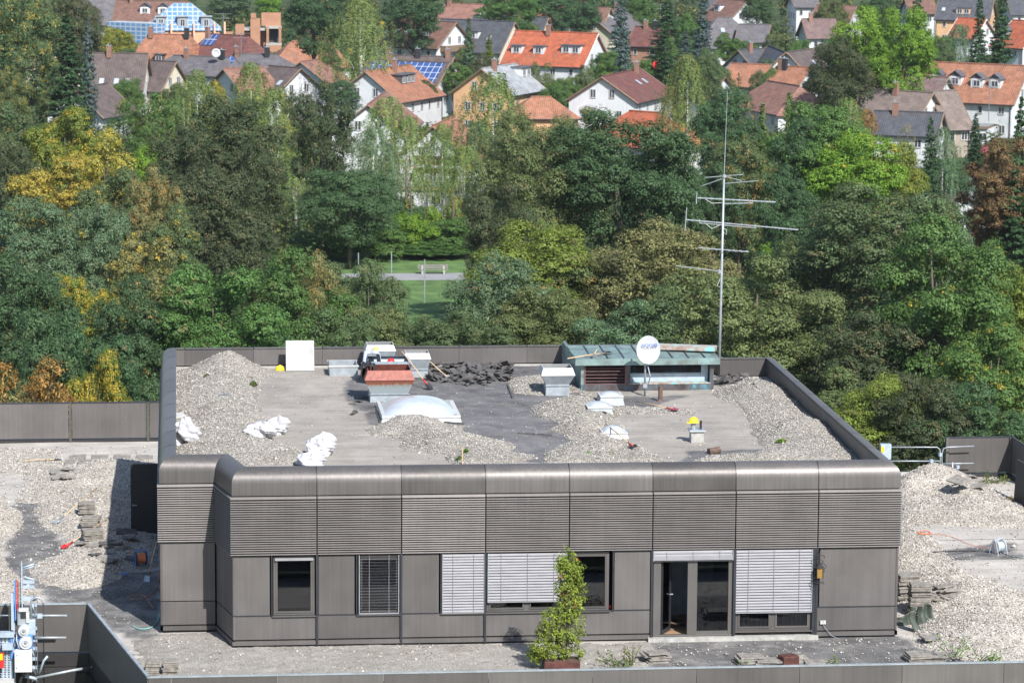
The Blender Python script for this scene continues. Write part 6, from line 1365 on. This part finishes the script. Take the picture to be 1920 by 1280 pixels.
TR=[
(625,58,60,9,'low','dk','dark small tree between the bright orange roof and the willow','b',.1),(1132,92,60,9,'low','gr','green tree right of the red roofed house gable','b',.1),(868,92,50,7,'low','ol','olive shrub between the brown roofed house and the slate twin','b',.1),(1040,150,70,8,'low','gr','green shrub under the windows of the bright red house','b',.1),(1098,128,50,8,'low','ol','olive shrub left of the red-brown gable','b',.1),(1345,112,70,10,'low','ol','olive tree left of the orange roofs','b',.15),(1425,138,60,9,'low','do','dull green tree between the orange roofs','b',.1),(1855,95,60,9,'low','do','dull green tree at the foot of the two far right spruces','b',.1),(1570,120,50,10,'low','gr','green tree hugging the dark round tree at its left','b',.1),(1700,118,80,10,'low','gr','green tree behind the left end of the orange corner house','b',.1),(1490,85,50,9,'low','gr','green bush by the brown gabled roof','b',.1),(1185,118,60,8,'low','ol','olive bush behind the red-brown roof','b',.1),
(400,85,40,6,'shrub','gr','small green bush among the orange and brown hipped roofs','b',.1),(530,88,50,7,'low','dk','dark bush below the brick ruin','b',.1),(20,130,90,12,'low','ol','olive tree in front of the beige roof at the left edge','y',.2),(240,140,70,9,'low','gr','green tree hiding the foot of the steep brown house','b',.1),
(765,222,130,12.8,'birch','lg','drooping birch in front of the white wall between the two gables','y',.08),(872,275,110,11,'birch','lg','small drooping birch in front of the annexe at the right','y',.08),
(1325,98,80,12,'low','do','dull green garden tree below the tall silvery spruce','b',.1),(1398,70,60,8,'low','gr','small green tree between the grey roofs at the upper right','b',.1),(1455,62,60,9,'low','ol','olive garden tree left of the scraggly pine foot','b',.1),(1500,68,60,9,'low','gr','green garden tree below the grey-mauve roof','b',.1),(1548,78,60,9,'low','dk','dark shrub at the left foot of the dark round tree','b',.1),(1215,105,70,9,'low','gr','green garden tree left of the dark pointed spruce','b',.1),
(1290,30,60,11,'low','gr','green tree between the silvery spruces','b',.1),(1560,-8,70,12,'low','ol','tree at the top edge right of the white block house','b',.1),(1650,-10,80,13,'low','dk','dark tree at the top edge behind the bright pair','b',.05),(1770,60,60,10,'low','gr','green tree below the top right roofs','b',.1),(1200,-8,80,12,'low','gr','green tree at the top behind the tall blue spruce','b',.1),
(240,85,60,8,'low','do','dull shrub between the glazed wing and the orange roof','b',.1),(100,140,80,9,'low','ol','olive shrub at the foot of the tall dark spruce','b',.1),(330,150,70,8,'low','ol','olive shrub below the cream gable','b',.2),(680,95,50,8,'low','gr','green shrub at the foot of the willow','b',.1),(470,160,80,10,'low','lg','pale green tree in front of the sloping orange roof','y',.2),
(1385,140,60,10,'pine','ol','scrawny conifer among the orange roofs','b',.1),(1450,120,50,9,'low','gr','green shrub among the orange roofs','b',.1),
(692,502,175,13,'oak','do','dull green tree left of the lawn gap, nearest the gap','b',.2),
(800,592,210,10,'round','do','low olive tree at the foot of the lawn gap, over the parapet rubble','b',.2),
(450,415,170,9,'low','db','brown-green low tree at the foot of the great beech','b',.2),
(700,430,140,3.2,'shrub','gr','low green shrub behind the lawn, left','n',.05),(770,405,120,4.3,'shrub','bg','yellow-green shrub behind the lawn in the middle','n',.05),(850,412,120,3.9,'shrub','gr','green shrub behind the lawn at the right','n',.05),(815,452,170,1.7,'shrub','gr','lowest green shrub touching the lawn edge','n',.05),
(610,440,160,2.6,'shrub','gr','green shrub behind the lawn oak','n',.05),
# nearest row, just behind the building
(50,600,230,15,'oak','dk','dark green tree low at the left edge above the left balustrade','b',.05),
(215,668,200,11,'oak','dk','dark green tree just left of the upper parapet corner','b',.05),
(185,648,150,15,'oak','yg','small bright yellow-leaved tree left of the upper parapet corner','y',.75),
(40,705,260,14,'open','to','orange tinged bush-like tree directly above the left balustrade','o',.4),
(120,725,170,8,'oak','dk','low dark tree above the left balustrade, second from the left edge','b',.1),
(260,735,130,7,'open','bg','bright green low tree above the right end of the left balustrade','y',.2),
(160,575,210,15,'oak','dk','rounded dark green tree above the yellow-leaved one','b',.05),
(62,645,230,16,'open','or','orange-brown tree between two dark green ones at the left','o',.7),
(250,530,200,15,'oak','dk','dark green tree with a forked trunk above the yellow-leaved tree','o',.08),
(400,495,300,16,'oak','gr','broad green oak behind the left rear parapet','b',.08),
(330,575,250,13,'oak','gr','green tree just behind the left end of the rear parapet','y',.05),
(470,590,250,12,'oak','dk','dark green tree behind the left heap of gravel','b',.05),
(560,480,240,15,'oak','gr','green tree left of the lawn gap, its crown reaching the lawn','b',.1),
(610,560,220,12,'round','do','dull green tree behind the white board','b',.15),
(590,470,140,15,'round','to','brown tipped tree in front of the dark oak on the lawn','o',.4),
(700,565,220,11,'round','ol','olive green tree behind the vent cluster','b',.2),
(652,478,215,13,'round','do','olive tree with reddish tips in front of the oak trunk','b',.3),
(935,472,225,14,'round','gg','grey-green tree right of the lawn gap','o',.1),
(870,575,220,11,'round','do','dark olive tree behind the middle of the rear parapet','b',.15),
(1000,420,300,15,'oak','yg','bright yellow-green maple right of the lawn gap','b',.15),
(1010,535,260,12,'round','ol','olive tree with brown tips left of the copper shed','b',.35),
(1060,470,260,13,'round','ol','olive brown tree above the rear parapet, below the dark round tree','o',.3),
(1180,545,240,12,'round','gg','dull grey-green tree behind the copper shed','b',.15),
(1240,410,330,16,'round','to','large tan-green tree crossed by the aerial booms','b',.3),
(1290,520,300,13,'round','do','dark olive tree just left of the aerial mast foot','b',.2),
(1420,465,380,17,'round','ol','large olive-grey linden right of the aerial mast','b',.12),
(1520,540,330,14,'round','ol','drooping olive tree behind the right rear parapet','b',.15),
(1650,575,300,14,'round','db','brownish green tree above the guard rail','b',.45),
(1560,700,200,10,'oak','ol','low olive tree over the right parapet, nearest the building','b',.2),
(1660,705,260,11,'oak','yg','yellow-green maple above the right parapet and guard rail','b',.3),
(1740,690,230,12,'round','db','brown tinged tree left of the far right balustrade','b',.4),
(1530,415,200,15,'round','ol','small brownish tree between the linden and the deep green tree','b',.35),
(1760,430,340,19,'oak','gr','huge deep green tree dominating the right side','y',.05),
(1700,560,250,14,'oak','gr','deep green tree beneath the huge one at the right','y',.05),
(1860,600,260,14,'oak','gr','green tree with yellow tips at the lower right above the balustrade','y',.25),
(1905,500,220,16,'oak','yg','yellow-green tree at the right edge, mid height','b',.15),
(1870,470,160,17,'oak','gr','green tree at the right edge behind the yellow-green one','y',.1),
(1810,720,260,11,'oak','dk','dark tree directly above the far right balustrade','b',.05),
# middle band, left
(30,465,230,16,'oak','dk','dark green tree at the left edge, mid height','b',.05),
(130,515,150,13,'oak','yg','yellow-green autumn tree left, just above the dark rounded ones','y',.6),
(185,525,110,12,'open','yg','small golden tree right of the yellow-green autumn one','y',.7),
(50,365,230,17,'round','gg','pale grey-green tree at the left below the golden crown','b',.1),
(175,365,170,17,'round','gg','grey-green tree with smoky foliage left of the brown-tipped one','b',.15),
(30,440,150,14,'open','to','orange speckled tree at the left edge','o',.6),
(110,450,150,13,'open','or','rust speckled tree at the left between grey-green crowns','o',.5),
(290,300,130,18,'round','to','brown tipped tree right of the golden crowns','o',.5),
(215,310,190,16,'oak','do','mid green tree in front of the golden crowns','y',.1),
(110,275,200,17,'cone','ye','golden yellow tree, the left of two','n',.12),
(195,245,150,18,'cone','ye','golden yellow tree, the upper right of two','n',.12),
(60,320,130,14,'cone','ye','golden yellow low crown at the left end of the golden group','n',.25),
(120,195,190,18,'oak','yg','yellowing green tree above the golden crowns','y',.45),
(270,420,180,15,'open','to','yellow-brown tree right of the smoky grey-green one','y',.5),
(330,395,150,14,'oak','do','dull green tree left of the great dark beech','y',.2),
(250,470,160,13,'open','ol','olive shrub-like tree above the green oak','y',.4),
(20,185,150,18,'oak','do','brownish green tree at the left edge beneath the spruce','b',.4),
(25,270,140,16,'oak','db','dark tree at the left edge left of the golden group','b',.2),
(420,175,250,20,'round','db','great dark brownish beech left of centre','b',.4),
(350,225,190,18,'round','db','dark beech on the left shoulder of the great one','b',.3),
(455,250,200,17,'round','db','dark brown-green tree on the right shoulder of the great beech','b',.35),
(300,240,140,15,'low','bg','bright green small tree left of the great beech','y',.1),
(385,330,260,15,'low','db','dark foliage mass at the foot of the great beech','b',.25),
(520,165,150,15,'birch','lg','weeping birch between the great beech and the round dark tree','y',.1),
(470,120,120,17,'birch','lg','pale weeping birch with white stems behind the great beech','y',.15),
(555,260,140,11,'birch','lg','lower weeping birch left of the lawn oak','y',.08),
(602,138,150,20,'round','db','dark brown-green tree below the orange slope, left of the white gable','b',.4),
(655,304,215,11.2,'low','dk','dark oak standing on the lawn with its trunk visible','n',.05),
(370,135,120,16,'birch','lg','thin green birch with bare white stems below the grey roofs','y',.15),
(345,150,70,17,'bare','lg','nearly bare white-stemmed birch below the grey roofs','y',.2),
(290,160,110,15,'open','gr','loose green tree in front of the white steep gable','y',.15),
(230,175,110,14,'open','gr','loose green tree below the low mauve roof','y',.1),
(400,140,60,13,'open','yg','small yellow tree in front of the grey roofs','y',.7),
(538,175,50,12,'open','ye','small bright yellow tree at the end of the orange slope','n',.1),
# centre
(725,185,140,14.6,'birch','lg','birch in front of the half hidden white gable','y',.1),
(700,240,130,12.6,'birch','gg','loose birch left of the chalet','b',.1),
(830,235,100,11.8,'birch','lg','slender birch with a white trunk in front of the chalet','y',.1),
(925,140,170,16.7,'birch','lg','tall weeping birch right of the chalet with yellow flecks','y',.08),
(890,230,120,11.7,'birch','do','dark weeping birch just right of the chalet roof','y',.05),
(960,205,130,16,'round','ol','olive tree right of the tall weeping birch','b',.3),
(1160,195,330,21,'round','dk','very large dark green round tree right of centre','b',.03),
(1080,185,170,19,'round','ol','olive crown on the left shoulder of the very large dark tree','b',.35),
(1000,235,240,19,'round','ol','brown tipped olive tree left of the very large dark tree','b',.4),
(1240,250,180,18,'oak','dk','dark green tree on the right flank of the very large one','b',.03),
(940,330,170,16,'round','db','brown-green tree at the foot of the tall weeping birch','b',.45),
(1030,395,80,13,'open','lg','thin twiggy pale tree in front of the very large dark tree','o',.3),
(760,380,110,5.5,'shrub','dk','dark bush in front of the low annexe','y',.05),
(800,395,90,4.6,'shrub','bg','bright green bush below the annexe','y',.2),
(862,380,80,5.5,'shrub','lg','yellow-green bush right of the annexe','y',.3),
(745,420,120,3.3,'shrub','bg','light green shrub behind the lawn','n',.1),(830,435,120,2.5,'shrub','dk','dark shrub behind the lawn at its right end','n',.05),(790,450,150,1.7,'shrub','gr','low green shrub row directly behind the lawn','n',.1),(480,455,160,2,'oak','dk','dark shrub at the left end of the lawn','n',.05),
(1360,165,140,17,'oak','dk','dark green tree left of the thin aerial tip','b',.1),
(1390,255,170,16,'round','do','red-brown speckled tree right of the aerial whip','o',.4),
(1290,105,110,18,'birch','lg','pale birch above the small bright orange roof','y',.15),
(1335,300,120,14,'oak','dk','dark tree behind the aerial, right of the white corner','b',.1),
(1260,165,70,14,'birch','to','tan birch right of the red-brown roofed house','y',.3),
(1430,200,60,15,'thuja','lg','slim yellow-green conifer below the coral roof','n',.1),
(1405,190,100,14,'bare','to','grey leafless tree right of the dark one','o',.3),
(1480,180,60,16,'thuja','lg','slim yellow-green conifer, the right of two','n',.1),
(1540,195,230,19,'oak','gr','deep green tree below the coral roof','b',.03),
(1510,235,160,17,'oak','dk','dark green tree beneath the deep green one, upper right','b',.03),
(1605,245,230,17,'oak','bg','bright yellow-green tree above the large brown-green one','y',.1),
(1680,260,140,16,'oak','yg','yellow-green tree left of the small spruce','y',.1),
(1590,185,110,15,'birch','lg','light drooping tree in front of the taupe roof','y',.1),
(1620,195,70,11,'open','or','rust red tree in front of the taupe roof','o',.5),
(1660,330,380,19,'round','do','very wide dark green tree in the right half with brownish patches','b',.3),
(1560,370,260,16,'oak','dk','dark tree left of the very wide one','b',.05),
(1480,330,160,15,'oak','dk','dark green tree just right of the aerial booms','b',.05),
(1750,350,190,16,'round','gg','grey-green tree right shoulder of the very wide one','b',.1),
(1450,440,120,12,'open','bg','small bright green shrub tree behind the linden','n',.05),
(1745,225,70,15,'spruce','sp','small dark spruce in front of the low slate roof','n',.1),
(1700,235,70,12,'bare','to','thin leafless tree in front of the white walls','o',.2),
(1770,240,90,13,'birch','gg','grey-green feathery conifer right of the small spruce','n',.1),
(1885,240,170,18,'cone','rb','rust brown conifer at the right edge','n',.2),
(1860,290,130,15,'cone','rb','rust brown conifer below the taller one at the right','n',.15),
(1915,190,90,20,'spruce','sp','dark conifer at the right edge behind the rust brown one','n',.1),
(1905,325,130,14,'spruce','sp','dark blue-green conifer at the right edge above the yellow-green tree','n',.1),
(1830,215,50,8,'spruce','sp','small dark spruce beside the street wall','n',.1),
# top band
(125,35,130,21,'spruce','sp','tall dark spruce in the upper left','n',.1),
(165,38,50,19,'spruce','bs','thin grey-green spruce right of the tall dark one','n',.1),
(40,-15,170,22,'low','do','dark tree with yellow leaves in the top left corner','y',.4),
(140,-25,120,20,'low','db','brownish tree at the top left behind the spruce','b',.6),
(10,70,60,16,'spruce','sp','blue-green conifer cut by the left edge near the top','n',.1),
(215,44,95,11,'low','yg','yellow-green garden tree below the long glazed wing','y',.4),
(225,18,40,5,'open','yg','small yellow-green creeper-like shrub in front of the chalet roof','y',.6),
(675,-5,150,20,'birch','lg','large weeping willow left of the brown roofed house','y',.1),
(590,-25,130,19,'oak','dk','dark tree behind the unfinished brick house','b',.05),
(502,-12,60,8,'oak','bg','bright green tree top left of the dark one at the top','n',.05),
(432,-20,90,9,'oak','gg','grey-green tree top behind the glass pyramid','b',.1),
(775,-25,130,17,'oak','dk','dark tree at the top between willow and orange roof','b',.05),
(960,-25,130,16,'oak','gr','green tree at the top edge, centre','b',.1),
(1020,-22,120,15,'oak','dk','dark tree at the top edge right of the centre','b',.1),
(1090,-20,90,14,'oak','dk','dark tree behind the cream gabled house','b',.05),
(1250,-5,90,15,'spruce','sp','dark conifers behind the red-brown cottage','n',.1),
(1170,8,55,19,'spruce','bs','tall blue-green spruce at the top right of centre','n',.1),(1160,0,60,17,'spruce','bs','second blue spruce just left of the tall blue-green one','n',.1),
(1248,50,60,14,'spruce','sp','dark pointed spruce right of the red-brown cottage','n',.1),
(1285,62,70,12,'spruce','bs','silvery blue spruce below the top right roofs','n',.1),
(1318,0,70,17,'spruce','bs','tall silvery spruce left of the grey hipped roof','n',.1),
(1420,-10,80,14,'oak','dk','dark tree at the top behind the grey roofs','b',.1),
(1475,25,80,14,'pine','ol','scraggly pine left of the brown dormer roof','n',.1),
(879,38,44,14,'thuja','gg','dark narrow cypress in front of the slate roofs','n',.1),
(917,68,34,10,'thuja','yg','small yellow-green conifer right of the dark cypress','n',.1),
(1095,40,30,7,'thuja','gr','small green cypress in front of the cream gable','n',.1),
(1150,100,80,9,'low','gr','green garden tree right of the bright red roof','y',.1),(1055,140,90,8,'low','gr','green shrub below the bright red roofed house','y',.1),(905,105,70,9,'low','db','brown shrub left of the bright red roof','b',.5),
(1012,110,60,10,'open','ol','twiggy shrub below the red roof dormers','b',.3),
(1620,22,150,20,'oak','bg','large bright green tree in the upper right, left of its pair','n',.05),
(1695,12,140,21,'oak','bg','large bright green tree in the upper right, right of its pair','n',.05),
(1575,58,145,20,'round','db','dark brown-green round tree in front of the bright green pair','b',.25),
(1720,-10,80,19,'spruce','sp','dark spruce behind the bright green pair','n',.1),
(1800,48,90,14,'birch','gg','grey-green willow left of the two right spruces','b',.1),
(1838,-10,55,20,'spruce','sp','tall dark spruce, left of the two at the upper right','n',.1),
(1880,-15,80,21,'spruce','sp','tall dark spruce, right of the two at the upper right','n',.1),
(1665,120,70,8,'oak','gr','green bush under the bright green pair','n',.1),
(1765,85,70,12,'oak','do','dark green tree left of the orange corner house','b',.1),
(1330,85,70,11,'open','gr','green garden tree right of the silvery blue spruce','b',.1),(1365,60,60,9,'oak','gr','green shrub below the grey hipped roof','b',.1),(1440,105,60,9,'open','do','dark shrub by the dark roofed cottage','b',.1),
(620,95,60,10,'oak','dk','dark shrub between orange roof and willow','b',.1),(640,150,90,9,'oak','dk','dark shrub left of the white gable','b',.1),(860,115,70,9,'oak','gr','green tree between solar roof and grey metal roof','y',.1),(800,150,50,7,'oak','dk','dark shrub right of the orange roofed house','b',.1),
(1260,75,50,9,'oak','gr','green shrub right of the red-brown cottage','b',.1),(560,10,50,12,'oak','dk','small dark tree right of the brick ruin','b',.1),
(1530,130,60,10,'oak','db','brownish shrub left of the dark round tree','b',.3),(1780,300,110,9,'oak','dk','dark shrub beside the ivy roof','b',.1),(1610,150,60,9,'oak','gr','green shrub right of the dark round tree','b',.1),
]
for t_ in TR: tree(*t_)
# low shrubs and undergrowth between houses and trees, past counting
def shrubs():
    rg=np.random.default_rng(3); P=[];N=[];cl=[];S=[]; ob=[(o.location.x,o.location.y) for o in bpy.data.objects if o.get('category') in ('house','annexe') ]
    hb_=[]
    for o in bpy.data.objects:
        if o.get('category') in ('house','annexe') and o.children:
            for ch in o.children:
                if ch.name.startswith('wall'):
                    M_=Matrix.Translation(o.location)@Matrix.Rotation(o.rotation_euler.z,4,'Z'); xs=[v.co for v in ch.data.vertices]; x0=min(v.x for v in xs)-2;x1=max(v.x for v in xs)+2;y0=min(v.y for v in xs)-2.;y1=max(v.y for v in xs)+2; hb_.append((M_.inverted(),x0,x1,y0,y1))
    n=0
    while n<2600:
        px=rg.uniform(-60,1980); Y=rg.uniform(0,1); py=-30+ (620+30)*Y**1.6; p=at(px,py,G)
        if 600<px<900 and 470<py<640: continue
        if 1795<px<1850 and py<440 and py>250: continue
        q=Vector((p[0],p[1],0)); bad=False
        for Mi,x0,x1,y0,y1 in hb_:
            l=Mi@q
            if x0<l.x<x1 and y0<l.y<y1: bad=True;break
        if bad: continue
        n+=1; h=rg.uniform(1.2,4.2); w_=rg.uniform(1.5,4.5); D=float(np.linalg.norm(p-CAM)); ls=.16+.00035*D; k=int(150*(w_*h)/9*(.2/ls)**1.2)+40
        d=unit(rg.normal(0,1,(k,3))); d[:,2]=np.abs(d[:,2]); rr=rg.uniform(.6,1,(k,1)); bl=1+.3*np.sin(5*np.arctan2(d[:,1],d[:,0])+n)[:,None]
        P.append(np.array([p[0],p[1],G])+d*rr*bl*np.array([w_/2,w_/2,h])); N.append(d+rg.normal(0,.4,(k,3))+[0,0,.3]); S.append(rg.uniform(.8,1.4,k)*ls*1.5); cl.append(np.full(4*k,rg.uniform(0,1)))
    P=np.concatenate(P);N=np.concatenate(N);V,F,lv=leafquads(P,N,np.concatenate(S),rg); o=link('undergrowth',fastmesh('undergrowth',V,F,[M['leaf']],{'lv':lv,'cl':np.concatenate(cl)})); o.color=(.055,.10,.03,1); o['tint2']=[.13,.13,.04]; o['turn']=.45; tag(o,'low green shrubs and undergrowth filling the ground between trees and houses',None,None,'stuff')
shrubs()

# thin summer haze
mb=MB(); mb.bb(-1520,1920,-320,1920,-27.5,40); t=bpy.data.materials.new('air'); t.use_nodes=True; n=t.node_tree; n.nodes.remove(n.nodes['Principled BSDF']); pv=n.nodes.new('ShaderNodeVolumePrincipled'); pv.inputs['Color'].default_value=(.86,.91,1,1); pv.inputs['Density'].default_value=.00006; pv.inputs['Anisotropy'].default_value=.2
n.links.new(pv.outputs[0],n.nodes['Material Output'].inputs['Volume']); hz=mb.build('haze',t,origin=(0,0,0)); tag(hz,'thin pale summer haze over the town',None,None,'stuff')
